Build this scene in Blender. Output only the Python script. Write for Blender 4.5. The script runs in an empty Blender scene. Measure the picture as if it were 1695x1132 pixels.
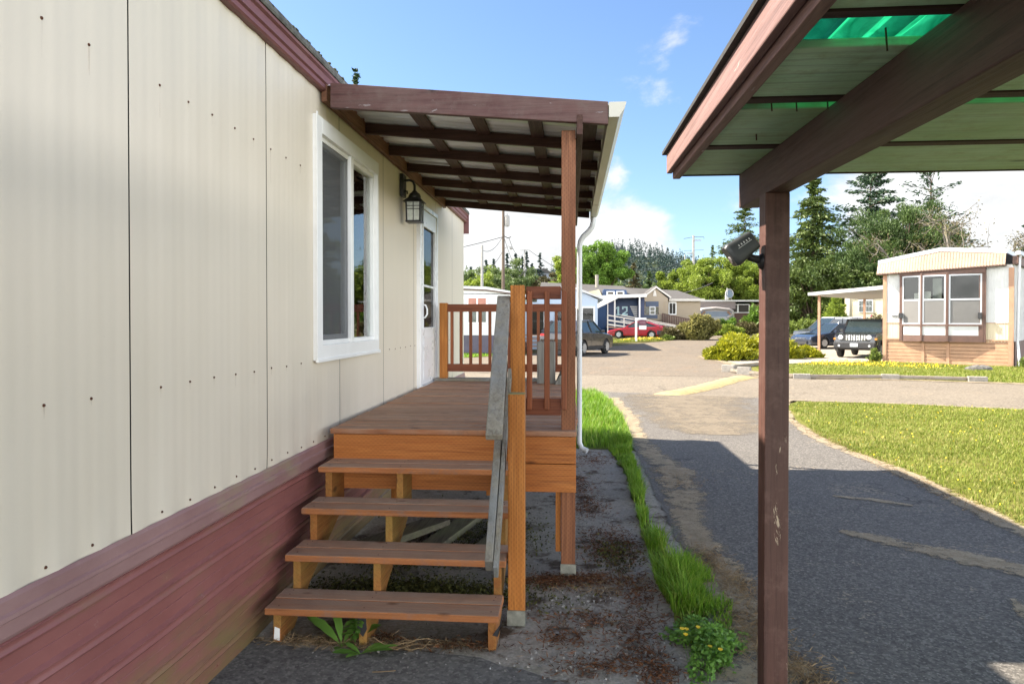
import bpy, bmesh, math, random
import numpy as np
from mathutils import Vector, Matrix
C = bpy.context.scene
COL = C.collection
R = math.radians
rnd = random.Random(7)
rng = np.random.default_rng(11)

# ---- survey helper: the camera's own geometry, used to read ground positions off the photo (1695 x 1132)
F_PX = 1170.0; YAW = math.atan(98.5/F_PX); PITCH = R(0.7); CZ = 1.70
EXTRA = 566-F_PX*math.tan(PITCH)-530.0
_fw = Vector((-math.sin(YAW)*math.cos(PITCH), math.cos(YAW)*math.cos(PITCH), -math.sin(PITCH)))
_rt = Vector((math.cos(YAW), math.sin(YAW), 0)); _up = _rt.cross(_fw)
def at(px, py, X=None, Y=None, Z=None):
    r = _fw+_rt*((px-847.5)/F_PX)-_up*((py-566+EXTRA)/F_PX)
    t = X/r.x if X is not None else Y/r.y if Y is not None else (Z-CZ)/r.z
    return Vector((0, 0, CZ))+r*t
def on_plane(px, py, P, d):
    """point of the sight line on the vertical plane through P along horizontal direction d -> (u, z)"""
    r = _fw+_rt*((px-847.5)/F_PX)-_up*((py-566+EXTRA)/F_PX)
    n = Vector((-d[1], d[0], 0)); t = (Vector((P[0], P[1], 0))-Vector((0, 0, CZ))).dot(n)/r.dot(n)
    q = Vector((0, 0, CZ))+r*t
    return (q.x-P[0])*d[0]+(q.y-P[1])*d[1], q.z
def h(y):                                   # the ground climbs gently beyond 40 m
    return 0.012*min(max(y-40, 0), 80)

# ---- scene graph helpers
def thing(name, label, cat, loc=(0, 0, 0), group=None):
    o = bpy.data.objects.new(name, None); COL.objects.link(o)
    o.location = loc; o.empty_display_size = .1
    o['label'] = label; o['category'] = cat
    if group: o['group'] = group
    return o
def tag(o, label, cat, group=None, kind=None):
    if label: o['label'] = label
    if cat: o['category'] = cat
    if group: o['group'] = group
    if kind: o['kind'] = kind
    return o
def dup(root, label, loc=None, rotz=None, scale=None, group=None):
    def cp(o, par):
        c = o.copy(); COL.objects.link(c)
        c.parent = par
        for k in list(o.children): cp(k, c)
        return c
    r = cp(root, None)
    r['label'] = label
    if loc is not None: r.location = loc
    if rotz is not None: r.rotation_euler = (0, 0, rotz)
    if scale is not None: r.scale = scale if hasattr(scale, '__len__') else (scale,)*3
    if group: r['group'] = group
    return r
def wloc(o):
    v = Vector((0, 0, 0))
    while o is not None: v = v+Vector(o.location); o = o.parent
    return v

class MB:
    def __init__(s): s.v = []; s.f = []; s.r = []; s.t = 0.0
    def rr(s): s.t = rnd.random(); return s
    def add(s, vs, fs):
        b = len(s.v); s.v += [tuple(v) for v in vs]
        for f in fs: s.f.append([b+i for i in f]); s.r.append(s.t)
        return s
    def box(s, x0, x1, y0, y1, z0, z1):
        return s.add([(x0, y0, z0), (x1, y0, z0), (x1, y1, z0), (x0, y1, z0), (x0, y0, z1), (x1, y0, z1), (x1, y1, z1), (x0, y1, z1)],
                     [(0, 3, 2, 1), (4, 5, 6, 7), (0, 1, 5, 4), (1, 2, 6, 5), (2, 3, 7, 6), (3, 0, 4, 7)])
    def beam(s, p0, p1, w, hh, up=(0, 0, 1)):
        p0 = Vector(p0); p1 = Vector(p1); d = (p1-p0).normalized(); u = Vector(up)
        sd = d.cross(u).normalized(); u = sd.cross(d).normalized()
        a = sd*w/2; b = u*hh/2
        vs = [p0-a-b, p0+a-b, p0+a+b, p0-a+b, p1-a-b, p1+a-b, p1+a+b, p1-a+b]
        return s.add(vs, [(0, 1, 2, 3), (7, 6, 5, 4), (0, 4, 5, 1), (1, 5, 6, 2), (2, 6, 7, 3), (3, 7, 4, 0)])
    def prism(s, poly, axis, a0, a1):
        """poly: list of 2-D points in the plane normal to axis (x: (y,z), y: (x,z), z: (x,y))"""
        def P(p, a):
            return {'x': (a, p[0], p[1]), 'y': (p[0], a, p[1]), 'z': (p[0], p[1], a)}[axis]
        n = len(poly); vs = [P(p, a0) for p in poly]+[P(p, a1) for p in poly]
        area = sum(poly[i][0]*poly[(i+1) % n][1]-poly[(i+1) % n][0]*poly[i][1] for i in range(n))
        flip = (area > 0) == (axis != 'y')
        f0 = list(range(n)); f1 = [n+i for i in range(n)]
        sd = [(i, (i+1) % n, n+(i+1) % n, n+i) for i in range(n)]
        if flip: fs = [f0[::-1], f1]+sd
        else: fs = [f0, f1[::-1]]+[q[::-1] for q in sd]
        return s.add(vs, fs)
    def poly(s, pts): return s.add(pts, [tuple(range(len(pts)))])
    def tube(s, pts, r, n=8, caps=True):
        pts = [Vector(p) for p in pts]; rs = r if hasattr(r, '__len__') else [r]*len(pts)
        vs = []; prev = None
        for i, p in enumerate(pts):
            d = (pts[min(i+1, len(pts)-1)]-pts[max(i-1, 0)]).normalized()
            if prev is None: prev = d.orthogonal().normalized()
            a = (prev-d*prev.dot(d)).normalized(); b = d.cross(a); prev = a
            for k in range(n):
                t = 2*math.pi*k/n; vs.append(p+a*math.cos(t)*rs[i]+b*math.sin(t)*rs[i])
        fs = [(i*n+k, i*n+(k+1) % n, (i+1)*n+(k+1) % n, (i+1)*n+k) for i in range(len(pts)-1) for k in range(n)]
        if caps: fs += [tuple(range(n))[::-1], tuple(range((len(pts)-1)*n, len(pts)*n))]
        return s.add(vs, fs)
    def lathe(s, prof, c, n=20, axis='z'):
        vs = []
        for r, z in prof:
            for k in range(n):
                t = 2*math.pi*k/n; a, b = r*math.cos(t), r*math.sin(t)
                vs.append({'z': (c[0]+a, c[1]+b, c[2]+z), 'y': (c[0]+a, c[1]-z, c[2]+b), 'x': (c[0]+z, c[1]+a, c[2]+b)}[axis])
        fs = [(i*n+k, i*n+(k+1) % n, (i+1)*n+(k+1) % n, (i+1)*n+k) for i in range(len(prof)-1) for k in range(n)]
        fs += [tuple(range(n))[::-1], tuple(range((len(prof)-1)*n, len(prof)*n))]
        return s.add(vs, fs)
    def grid(s, nx, ny, fn):
        vs = [fn(i/nx, j/ny) for j in range(ny+1) for i in range(nx+1)]
        fs = [(j*(nx+1)+i, j*(nx+1)+i+1, (j+1)*(nx+1)+i+1, (j+1)*(nx+1)+i) for j in range(ny) for i in range(nx)]
        return s.add(vs, fs)
    def xform(s, m):
        s.v = [tuple(m @ Vector(v)) for v in s.v]; return s
    def pieces(s):
        par = list(range(len(s.v)))
        def fd(i):
            while par[i] != i: par[i] = par[par[i]]; i = par[i]
            return i
        for f in s.f:
            a = fd(f[0])
            for i in f[1:]: par[fd(i)] = a
        grp = {}
        for f, r_ in zip(s.f, s.r): grp.setdefault(fd(f[0]), []).append((f, r_))
        out = []
        for fs in grp.values():
            m = MB(); ix = {}
            for f, r_ in fs:
                g = []
                for i in f:
                    if i not in ix: ix[i] = len(m.v); m.v.append(s.v[i])
                    g.append(ix[i])
                m.f.append(g); m.r.append(r_)
            out.append(m)
        return out
    def build(s, name, mat, parent=None, smooth=False, bevel=0, label=None, seg=2, tri=False, split=False):
        if split:
            return [q.build(name, mat, parent, smooth, bevel, label, seg) for q in s.pieces()][0]
        me = bpy.data.meshes.new(name)
        o0 = wloc(parent) if parent else Vector((0, 0, 0))
        me.from_pydata([(v[0]-o0.x, v[1]-o0.y, v[2]-o0.z) for v in s.v], [], s.f)
        at_ = me.attributes.new('rnd', 'FLOAT', 'FACE'); at_.data.foreach_set('value', s.r)
        me.materials.append(mat)
        if smooth:
            me.polygons.foreach_set('use_smooth', [True]*len(me.polygons))
            me.set_sharp_from_angle(angle=R(38))
        me.validate(); me.update()
        o = bpy.data.objects.new(name, me); COL.objects.link(o)
        if parent: o.parent = parent
        if bevel:
            b = o.modifiers.new('bevel', 'BEVEL'); b.width = bevel; b.segments = seg; b.limit_method = 'ANGLE'; b.angle_limit = R(40)
            b.harden_normals = False
        if label: o['label'] = label
        return o
def np_mesh(name, V, Q, mat, parent=None, rv=None, nv=4, smooth=False):
    """fast mesh from numpy arrays: V (n,3), Q (m,nv)"""
    o0 = np.array(wloc(parent)) if parent else np.zeros(3)
    me = bpy.data.meshes.new(name); V = np.asarray(V, dtype=np.float32)-o0.astype(np.float32)
    m = len(Q); me.vertices.add(len(V)); me.vertices.foreach_set('co', V.ravel())
    me.loops.add(m*nv); me.loops.foreach_set('vertex_index', np.asarray(Q, dtype=np.int32).ravel())
    me.polygons.add(m); me.polygons.foreach_set('loop_start', np.arange(0, m*nv, nv, dtype=np.int32))
    if rv is not None:
        a = me.attributes.new('rnd', 'FLOAT', 'FACE'); a.data.foreach_set('value', np.asarray(rv, dtype=np.float32))
    me.materials.append(mat); me.update(calc_edges=True); me.validate()
    if smooth: me.polygons.foreach_set('use_smooth', [True]*m)
    o = bpy.data.objects.new(name, me); COL.objects.link(o)
    if parent: o.parent = parent
    return o
def part(name, mat, par, fn, **k):
    m = MB(); fn(m); return m.build(name, mat, par, **k)
def struct(o): o['kind'] = 'structure'; return o

# ---- node helpers
class NT:
    def __init__(s, name):
        s.m = bpy.data.materials.new(name); s.m.use_nodes = True; s.t = s.m.node_tree
        s.b = s.t.nodes['Principled BSDF']; s.out = s.t.nodes['Material Output']
    def n(s, typ, ins=None, **p):
        nd = s.t.nodes.new('ShaderNode'+typ)
        for k, v in p.items(): setattr(nd, k, v)
        for k, v in (ins or {}).items():
            if isinstance(v, bpy.types.NodeSocket): s.t.links.new(v, nd.inputs[k])
            else: nd.inputs[k].default_value = v
        return nd
    def link(s, a, b): s.t.links.new(a, b)
    def coord(s, kind='Object', scale=(1, 1, 1), seed=True):
        tc = s.n('TexCoord'); o = tc.outputs[kind]
        if seed:
            a = s.n('Attribute', attribute_name='rnd'); oi = s.n('ObjectInfo')
            r = s.n('Math', {0: a.outputs['Fac'], 1: oi.outputs['Random']}, operation='ADD')
            off = s.n('Math', {0: r.outputs[0], 1: 37.0}, operation='MULTIPLY')
            o = s.n('VectorMath', {0: o, 1: off.outputs[0]}, operation='ADD').outputs[0]
        return s.n('Mapping', {'Vector': o, 'Scale': scale}).outputs[0]
    def noise(s, vec, sc, det=4, rough=.6, dist=0.0, out='Fac'):
        return s.n('TexNoise', {'Vector': vec, 'Scale': sc, 'Detail': det, 'Roughness': rough, 'Distortion': dist}).outputs[out]
    def ramp(s, fac, stops, interp='LINEAR'):
        r = s.n('ValToRGB', {0: fac}); e = r.color_ramp.elements; r.color_ramp.interpolation = interp
        while len(e) < len(stops): e.new(.5)
        for x, (p, c) in zip(e, stops):
            x.position = p; x.color = (c, c, c, 1) if not hasattr(c, '__len__') else (*c[:3], 1)
        return r.outputs[0]
    def mix(s, f, a, b, mode='MIX'):
        m = s.n('Mix', data_type='RGBA', blend_type=mode)
        for sock, v in ((m.inputs['Factor'], f), (m.inputs['A'], a), (m.inputs['B'], b)):
            pass
        for idx, v in ((0, f), (6, a), (7, b)):
            if isinstance(v, bpy.types.NodeSocket): s.link(v, m.inputs[idx])
            elif hasattr(v, '__len__'): m.inputs[idx].default_value = (*v[:3], 1)
            else: m.inputs[idx].default_value = v if idx == 0 else (v, v, v, 1)
        return m.outputs[2]
    def math(s, op, a, b=None, c=None):
        d = {0: a}
        if b is not None: d[1] = b
        if c is not None: d[2] = c
        return s.n('Math', d, operation=op).outputs[0]
    def bump(s, hgt, st, dist=.01):
        b = s.n('Bump', {'Height': hgt, 'Strength': st, 'Distance': dist}); s.link(b.outputs[0], s.b.inputs['Normal']); return b
    def set(s, col=None, rough=None, metal=None, spec=None):
        for k, v in (('Base Color', col), ('Roughness', rough), ('Metallic', metal), ('Specular IOR Level', spec)):
            if v is None: continue
            if isinstance(v, bpy.types.NodeSocket): s.link(v, s.b.inputs[k])
            else: s.b.inputs[k].default_value = (*v[:3], 1) if hasattr(v, '__len__') else v
        return s.m

def m_plain(name, c, rough=.5, metal=0, var=.12, sc=6, bump=.0, bsc=60, spec=.5, streak=None):
    t = NT(name); v = t.coord(scale=streak or (1, 1, 1))
    f = t.noise(v, sc, 5, .65)
    lo = [x*(1-var) for x in c]; hi = [min(1, x*(1+var)) for x in c]
    col = t.ramp(f, [(.3, lo), (.7, hi)])
    if bump:
        t.bump(t.noise(t.coord(), bsc, 4, .6), bump, .005)
    rr = t.ramp(f, [(.3, max(0, rough-.08)), (.7, min(1, rough+.08))])
    return t.set(col, rr, metal, spec)

def m_wood(name, c1, c2, axis, rough=.65, incise=0.0, grey=None, greyamt=.5, dirt=None, peel=None, knots=True, worn=None):
    """sawn lumber; grain runs along axis 0/1/2 of the object"""
    t = NT(name)
    sc = [16, 16, 16]; sc[axis] = .9
    v = t.coord(scale=sc)
    g = t.noise(v, 1.6, 6, .65, 1.2)
    fine = t.noise(v, 9, 3, .7, .2)
    gg = t.math('ADD', t.math('MULTIPLY', g, .75), t.math('MULTIPLY', fine, .25))
    col = t.ramp(gg, [(.32, c1), (.66, c2)])
    ln = t.noise(t.coord(scale=[60 if i != axis else 1.6 for i in range(3)]), 1.0, 5, .7, .8)
    col = t.mix(t.ramp(ln, [(.50, 0.0), (.66, .55)]), col, [x*.35 for x in c1])
    col = t.mix(t.ramp(ln, [(.30, .35), (.42, 0.0)]), col, [min(1, x*1.35) for x in c2])
    if worn is not None:
        nz = t.n('SeparateXYZ', {0: t.n('NewGeometry').outputs['True Normal']}).outputs[2]
        wn = t.noise(t.coord(scale=[5 if i != axis else .8 for i in range(3)]), 2.2, 6, .7)
        col = t.mix(t.math('MULTIPLY', t.math('GREATER_THAN', nz, .7), t.ramp(wn, [(.32, .45), (.6, 1.0)])), col, t.mix(ln, [x*1.25 for x in worn], [x*.6 for x in worn]))
    a = t.n('Attribute', attribute_name='rnd')
    oi = t.n('ObjectInfo')
    k = t.math('FRACT', t.math('ADD', t.math('MULTIPLY', a.outputs['Fac'], 7.3), oi.outputs['Random']))
    col = t.mix(t.math('MULTIPLY', k, .42), col, [x*.45 for x in c1])
    blotch = t.noise(t.coord(), 2.3, 4, .6)
    if grey is not None:
        col = t.mix(t.ramp(t.math('ADD', t.math('MULTIPLY', blotch, .7), t.math('MULTIPLY', gg, .3)), [(.42, 0.0), (.62, greyamt)]), col, grey)
    if knots:
        kv = t.coord(scale=[4.2 if i != axis else 2.3 for i in range(3)])
        vo = t.n('TexVoronoi', {'Vector': kv, 'Scale': 1.0, 'Randomness': 1.0})
        col = t.mix(t.ramp(vo.outputs['Distance'], [(.05, .85), (.11, 0.0)]), col, [x*.3 for x in c1])
    hgt = gg
    if incise:
        tc = t.n('TexCoord'); sp = t.n('SeparateXYZ', {0: tc.outputs['Object']})
        al = sp.outputs[axis]; ot = [sp.outputs[i] for i in range(3) if i != axis]
        ac = t.math('MULTIPLY', t.math('ADD', ot[0], ot[1]), 1/.0135)
        cidx = t.math('FLOOR', ac); fr = t.math('FRACT', ac)
        u = t.math('FRACT', t.math('ADD', t.math('MULTIPLY', al, 1/.032), t.math('MULTIPLY', cidx, .5)))
        dsh = t.math('MULTIPLY', t.math('LESS_THAN', u, .5), t.math('LESS_THAN', t.math('ABSOLUTE', t.math('SUBTRACT', fr, .5)), .17))
        col = t.mix(t.math('MULTIPLY', dsh, incise), col, [x*.35 for x in c1])
        hgt = t.math('SUBTRACT', gg, t.math('MULTIPLY', dsh, .4))
    if dirt is not None:
        d = t.noise(t.coord(), 9, 6, .75)
        col = t.mix(t.ramp(d, [(.5, 0.0), (.72, .7)]), col, dirt)
    if peel is not None:
        pv = t.coord(scale=[1 if i == axis else 5 for i in range(3)])
        p = t.noise(pv, 4.5, 7, .72, .4)
        pk = t.ramp(p, [(peel[1], 0.0), (peel[1]+.015, 1.0)])
        col = t.mix(pk, col, peel[0])
        hgt = t.math('SUBTRACT', hgt, t.math('MULTIPLY', pk, .6))
    t.bump(t.math('SUBTRACT', hgt, t.math('MULTIPLY', ln, .5)), .5, .005)
    return t.set(col, t.ramp(gg, [(.3, rough+.1), (.7, rough-.08)]), 0, .35)

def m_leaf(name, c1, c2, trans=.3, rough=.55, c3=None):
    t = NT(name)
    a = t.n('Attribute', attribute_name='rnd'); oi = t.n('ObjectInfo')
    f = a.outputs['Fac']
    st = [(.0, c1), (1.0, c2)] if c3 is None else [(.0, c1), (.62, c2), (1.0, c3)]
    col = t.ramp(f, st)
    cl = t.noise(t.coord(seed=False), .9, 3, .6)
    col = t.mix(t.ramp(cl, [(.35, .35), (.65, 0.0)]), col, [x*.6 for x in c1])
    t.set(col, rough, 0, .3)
    tr = t.n('BsdfTranslucent', {0: col})
    mx = t.n('MixShader', {0: trans, 1: t.b.outputs[0], 2: tr.outputs[0]})
    t.link(mx.outputs[0], t.out.inputs[0])
    return t.m

def m_glass(name, tint=(.9, .95, .93), rough=.02, refl=1.0):
    """thin pane: fresnel reflection over clear transmission"""
    t = NT(name)
    fr = t.n('Fresnel', {'IOR': 1.5})
    gl = t.n('BsdfGlossy', {0: (1, 1, 1, 1), 'Roughness': rough})
    tr = t.n('BsdfTransparent', {0: (*tint, 1)})
    wv = t.noise(t.coord(), 3.0, 2, .5)
    b = t.n('Bump', {'Height': wv, 'Strength': .06, 'Distance': .02}); t.link(b.outputs[0], gl.inputs['Normal'])
    fac = t.math('MINIMUM', t.math('MULTIPLY', fr.outputs[0], 1.8*refl), 1.0)
    mx = t.n('MixShader', {0: fac, 1: tr.outputs[0], 2: gl.outputs[0]})
    t.link(mx.outputs[0], t.out.inputs[0]); t.t.nodes.remove(t.b)
    return t.m
# =====================================================  near materials
def mk_siding():
    t = NT('painted metal siding')
    v = t.coord(scale=(1, 4, .5)); f = t.noise(v, 1.4, 5, .6)
    big = t.noise(t.coord(), .8, 3, .5)
    col = t.ramp(f, [(.3, (.645, .575, .465)), (.7, (.675, .605, .495))])
    col = t.mix(t.ramp(big, [(.4, 0.0), (.75, .22)]), col, (.52, .465, .35))
    sp = t.noise(t.coord(), 34, 4, .75)
    col = t.mix(t.ramp(sp, [(.68, 0.0), (.78, .16)]), col, (.36, .30, .2))
    t.bump(t.noise(t.coord(), 90, 2, .5), .08, .002)
    return t.set(col, t.ramp(f, [(.3, .42), (.7, .55)]), 0, .45)
M_SIDING = mk_siding()
def mk_maroon(name, c1, c2, algae, rough=.33):
    t = NT(name)
    v = t.coord(scale=(1, .8, 1.6)); f = t.noise(v, 2.2, 7, .7)
    col = t.ramp(f, [(.3, c1), (.7, c2)])
    f2 = t.noise(t.coord(scale=(1, .7, 2)), 2.1, 5, .7)
    tc = t.n('TexCoord'); z = t.n('SeparateXYZ', {0: tc.outputs['Object']}).outputs[2]
    low = t.n('MapRange', {0: z, 1: .42, 2: .0, 3: 0.0, 4: 1.0}).outputs[0]      # algae grows where splash reaches
    k = t.math('ADD', t.math('MULTIPLY', f2, 1.0), t.math('MULTIPLY', low, .45*algae[1]))
    col = t.mix(t.ramp(k, [(.55, 0.0), (.82, algae[2])]), col, algae[0])
    ch = t.noise(t.coord(scale=(1, 2, 3)), 9, 7, .8)
    col = t.mix(t.ramp(ch, [(.62, 0.0), (.70, .4)]), col, (.40, .29, .27))
    t.bump(t.noise(t.coord(), 1.6, 2, .5), .10, .02)
    return t.set(col, t.ramp(f2, [(.3, rough), (.7, rough+.22)]), 0, .5)
M_SKIRT = mk_maroon('maroon metal skirting', (.205, .075, .068), (.275, .108, .098), ((.17, .14, .05), .85, .75), .27)
M_BAND = mk_maroon('weathered maroon band', (.225, .12, .115), (.31, .185, .175), ((.28, .25, .13), .2, 1.0), .42)
M_FASCIA = mk_maroon('maroon fascia metal', (.15, .055, .054), (.205, .082, .078), ((.3, .22, .17), 0, .25), .45)
M_ROOFGREY = m_plain('weathered grey roof edge', (.10, .098, .085), .9, 0, .5, 20, .6, 50)
M_MOSS = m_plain('roof moss', (.07, .075, .03), .95, 0, .6, 30, 1, 60)
M_WHITE = m_plain('white vinyl', (.80, .80, .78), .38, 0, .05, 3)
M_WHITEP = m_plain('white painted metal', (.78, .79, .80), .3, 0, .05, 3)
M_DARK = m_plain('dark gap', (.02, .018, .016), .9)
M_NAIL = m_plain('rusty nail', (.09, .035, .018), .8, .3, .4, 200)
M_SCREEN = m_plain('insect screen', (.085, .09, .095), .7, 0, .15, 40)
M_CURTAIN = m_plain('interior curtain', (.34, .33, .29), .9, 0, .35, 1.2, streak=(1, 14, .2))
M_INT = m_plain('dim interior', (.05, .045, .04), .9)
M_GLASS = m_glass('window glass', refl=.75)
def mk_streak():
    t = NT('rust streak'); a = t.n('Attribute', attribute_name='rnd')
    tc = t.n('TexCoord'); uv = t.n('SeparateXYZ', {0: tc.outputs['Generated']})
    n = t.noise(t.coord(scale=(1, 30, 3)), 3, 4, .6)
    t.set((.33, .15, .055), .7, 0, .2)
    tr = t.n('BsdfTransparent'); fac = t.math('MULTIPLY', t.ramp(n, [(.35, 0.0), (.75, .32)]), t.math('ADD', a.outputs['Fac'], .1))
    mx = t.n('MixShader', {0: fac, 1: tr.outputs[0], 2: t.b.outputs[0]}); t.link(mx.outputs[0], t.out.inputs[0])
    return t.m
M_STREAK = mk_streak()

CED1, CED2 = (.34, .10, .018), (.54, .20, .045)
M_DECKW = m_wood('deck board wood', (.30, .10, .035), (.50, .20, .075), 0, .7, 0, (.36, .24, .17), .6, (.15, .09, .06), worn=(.46, .295, .195))
M_TREAD = m_wood('tread wood', (.34, .12, .04), (.52, .21, .075), 0, .72, .15, None, .5, (.2, .13, .1), worn=(.40, .31, .245))
M_CEDX = m_wood('orange stained lumber x', CED1, CED2, 0, .6, .3)
M_CEDY = m_wood('orange stained lumber y', CED1, CED2, 1, .6, .3)
M_CEDZ = m_wood('orange stained lumber z', (.37, .12, .018), (.60, .235, .045), 2, .6, .38)
M_REDX = m_wood('red brown rail x', (.16, .044, .018), (.26, .078, .03), 0, .6)
M_REDZ = m_wood('red brown baluster z', (.19, .056, .02), (.31, .095, .034), 2, .6)
M_STRING = m_wood('mossy stringer', (.28, .10, .025), (.42, .17, .04), 1, .75, .2, (.24, .19, .045), .6)
M_GREYW = m_wood('weathered grey handrail', (.19, .165, .125), (.35, .325, .27), 1, .8, .1, (.22, .24, .25), .7, (.3, .27, .19))
M_GREYZ = m_wood('weathered grey block', (.15, .145, .125), (.26, .25, .225), 2, .85, 0, (.2, .2, .19), .6)
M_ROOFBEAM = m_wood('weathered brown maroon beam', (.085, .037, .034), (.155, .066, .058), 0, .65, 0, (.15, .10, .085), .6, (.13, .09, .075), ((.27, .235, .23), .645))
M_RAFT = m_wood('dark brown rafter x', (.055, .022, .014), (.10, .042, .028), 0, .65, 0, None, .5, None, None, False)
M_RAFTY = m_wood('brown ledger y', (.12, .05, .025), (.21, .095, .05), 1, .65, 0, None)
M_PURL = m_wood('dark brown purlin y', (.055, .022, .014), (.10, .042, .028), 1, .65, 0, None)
M_POSTW = m_wood('stained tall post z', (.19, .068, .03), (.36, .145, .06), 2, .6, .38)
M_GALV = m_plain('galvanised roofing', (.70, .71, .70), .38, .35, .25, 3, streak=(.4, 6, 1))
M_GUTTER = m_plain('cream gutter paint', (.50, .475, .39), .35, 0, .1, 4)
M_DOWN = m_plain('white downspout', (.52, .53, .53), .35, 0, .07, 3)
M_BRKT = m_plain('galvanised bracket', (.25, .25, .21), .5, .5, .3, 30)
M_BLACK = m_plain('black lantern metal', (.016, .016, .017), .45, 0, .3, 20)
M_LGLASS = m_plain('seeded lantern glass', (.62, .66, .62), .12, 0, .25, 25, .3, 60)
M_LINER = m_plain('black lining', (.015, .015, .017), .7)

# =====================================================  mobile home on the left
WX = -1.673
home = thing('mobile_home', 'long cream mobile home with maroon skirting beside the wooden steps', 'mobile home', (WX, 5, 0))
def rib(y, z=1.5):
    e = math.exp(-max(0, z-.875)/.06)+.6*math.exp(-max(0, 3.25-z)/.10)      # the sheet only waves where it is pinched at its ends
    return .0003*math.sin(2*math.pi*(y-2.555)/.0675)+(.0005+.0042*e)*math.cos(2*math.pi*(y-2.589)/.2135)
SEAMS = [-2.3, -1.1, .12, 1.34, 2.555, 3.77, 4.995, 6.19, 7.41, 8.62, 9.84, 10.9]
Z0, Z1 = .875, 3.28
WIN = (4.47, 5.95, 1.435, 3.04); DOOR = (7.55, 8.56, .955, 2.985)
NAILY = [2.117+.2135*i for i in range(-20, 42)]
for i in range(len(SEAMS)-1):
    ya, yb = SEAMS[i]+.004, SEAMS[i+1]-.004
    holes = [q for q in (WIN, DOOR) if q[0] < yb and q[1] > ya]
    m = MB().rr()
    ys = list(np.arange(ya, yb, .0675/8))+[yb]
    def strip(y0, y1, z0, z1, m=m):
        yy = [y for y in ys if y0 < y < y1]; yy = [y0]+yy+[y1]
        b = len(m.v)
        vs = []
        zz = [z0]+[q for q in (.90, .94, 1.02, 1.2, 3.0, 3.12, 3.2) if z0 < q < z1]+[z1]; n_ = len(zz)
        for y in yy: vs += [(WX+rib(y, z), y, z) for z in zz]
        m.add(vs, [(n_*k+j, n_*(k+1)+j, n_*(k+1)+j+1, n_*k+j+1) for k in range(len(yy)-1) for j in range(n_-1)])
    segs = [(ya, yb, Z0, Z1)]
    for q in holes:
        new = []
        for s_ in segs:
            a0, a1, b0, b1 = s_; q0 = max(a0, q[0]+.03); q1 = min(a1, q[1]-.03)
            if q0 >= q1: new.append(s_); continue
            if q0 > a0: new.append((a0, q0, b0, b1))
            if q1 < a1: new.append((q1, a1, b0, b1))
            if q[2] > b0+.05: new.append((q0, q1, b0, q[2]+.03))
            new.append((q0, q1, q[3]-.03, b1))
        segs = new
    for s_ in segs: strip(*s_)
    pnl = m.build('siding_panel', M_SIDING, home, smooth=True)
    if yb > 1.5:
        nm = MB(); st = MB()
        for y in NAILY:
            if not (ya+.02 < y < yb-.02) or y < 2 or y > 9.9: continue
            for z in (2.655, 1.43, .915):
                if any(q[0]-.03 < y < q[1]+.03 and q[2]-.03 < z < q[3]+.03 for q in (WIN, DOOR)): continue
                if z > 2 and 4.3 < y: continue
                x = WX+rib(y, z); jz = z+rnd.uniform(-.004, .004); jy = y+rnd.uniform(-.006, .006)
                nm.lathe([(.0058, 0), (.005, .003), (.0025, .005)], (x+.0005, jy, jz), 8, 'x')
                if z > 1 and rnd.random() < .9:
                    ln = rnd.uniform(.03, .16)*(1.3 if z > 2 else .5); st.t = rnd.uniform(.25, .8)
                    st.grid(2, 6, lambda u, v, x=x, jy=jy, jz=jz, ln=ln: (WX+rib(jy+(u-.5)*.008)+.0012, jy+(u-.5)*.009*(1-.6*v), jz-v*ln))
        if nm.v: nm.build('nail', M_NAIL, pnl, split=True)
        if st.v: st.build('rust_streak', M_STREAK, pnl, split=True)
# seam shadow backing, body shell
part('wall_backing', M_DARK, home, lambda m: (m.box(WX-.07, WX-.034, -2.3, WIN[0]+.02, .02, 3.26), m.box(WX-.07, WX-.034, WIN[0]+.02, WIN[1]-.02, .02, WIN[2]+.02), m.box(WX-.07, WX-.034, WIN[0]+.02, WIN[1]-.02, WIN[3]-.02, 3.26), m.box(WX-.07, WX-.034, WIN[1]-.02, 10.88, .02, 3.26)))
part('end_wall', M_SIDING, home, lambda m: (m.box(-6.0, WX-.004, 10.84, 10.905, .06, 3.27), m.box(-6.0, WX-.004, -2.3, -2.24, .06, 3.27)))
part('interior_room', M_INT, home, lambda m: (m.box(-4.9, -4.85, 3.9, 7.0, .9, 3.2), m.box(-4.85, WX-.06, 3.9, 3.95, .9, 3.2), m.box(-4.85, WX-.06, 6.95, 7.0, .9, 3.2), m.box(-4.85, WX-.06, 3.95, 6.95, .88, .9), m.box(-4.85, WX-.06, 3.95, 6.95, 3.2, 3.22)))
# skirting : horizontally ribbed metal sheet
def skirt_prof():
    pts = []; z = .01
    while z < .765:
        for dz, dx in ((0, 0), (.034, 0), (.037, -.003), (.040, 0), (.078, 0), (.087, .014), (.096, .017), (.108, .010), (.116, .010), (.127, .016), (.139, 0)):
            if z+dz < .77: pts.append((WX-.012+dx, z+dz))
        z += .152
    pts.append((WX-.012, .775)); return pts
SP = skirt_prof()
def skirt(m, y0, y1, off):
    n = max(2, int((y1-y0)/.12))
    def dent(y, z): return .004*math.sin(y*2.1+z*4)+.003*math.sin(y*5.3+1+z*9)
    m.grid(n, len(SP)-1, lambda u, v: (SP[round(v*(len(SP)-1))][0]+off+dent(y0+u*(y1-y0), v), y0+u*(y1-y0), SP[round(v*(len(SP)-1))][1]))
for (a, b, o_) in ((-2.3, 1.2, .002), (1.19, 4.05, 0), (4.03, 7.2, -.003), (7.19, 10.9, 0)):
    part('skirting_sheet', M_SKIRT, home, lambda m: skirt(m.rr(), a, b, o_), smooth=True)
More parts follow.
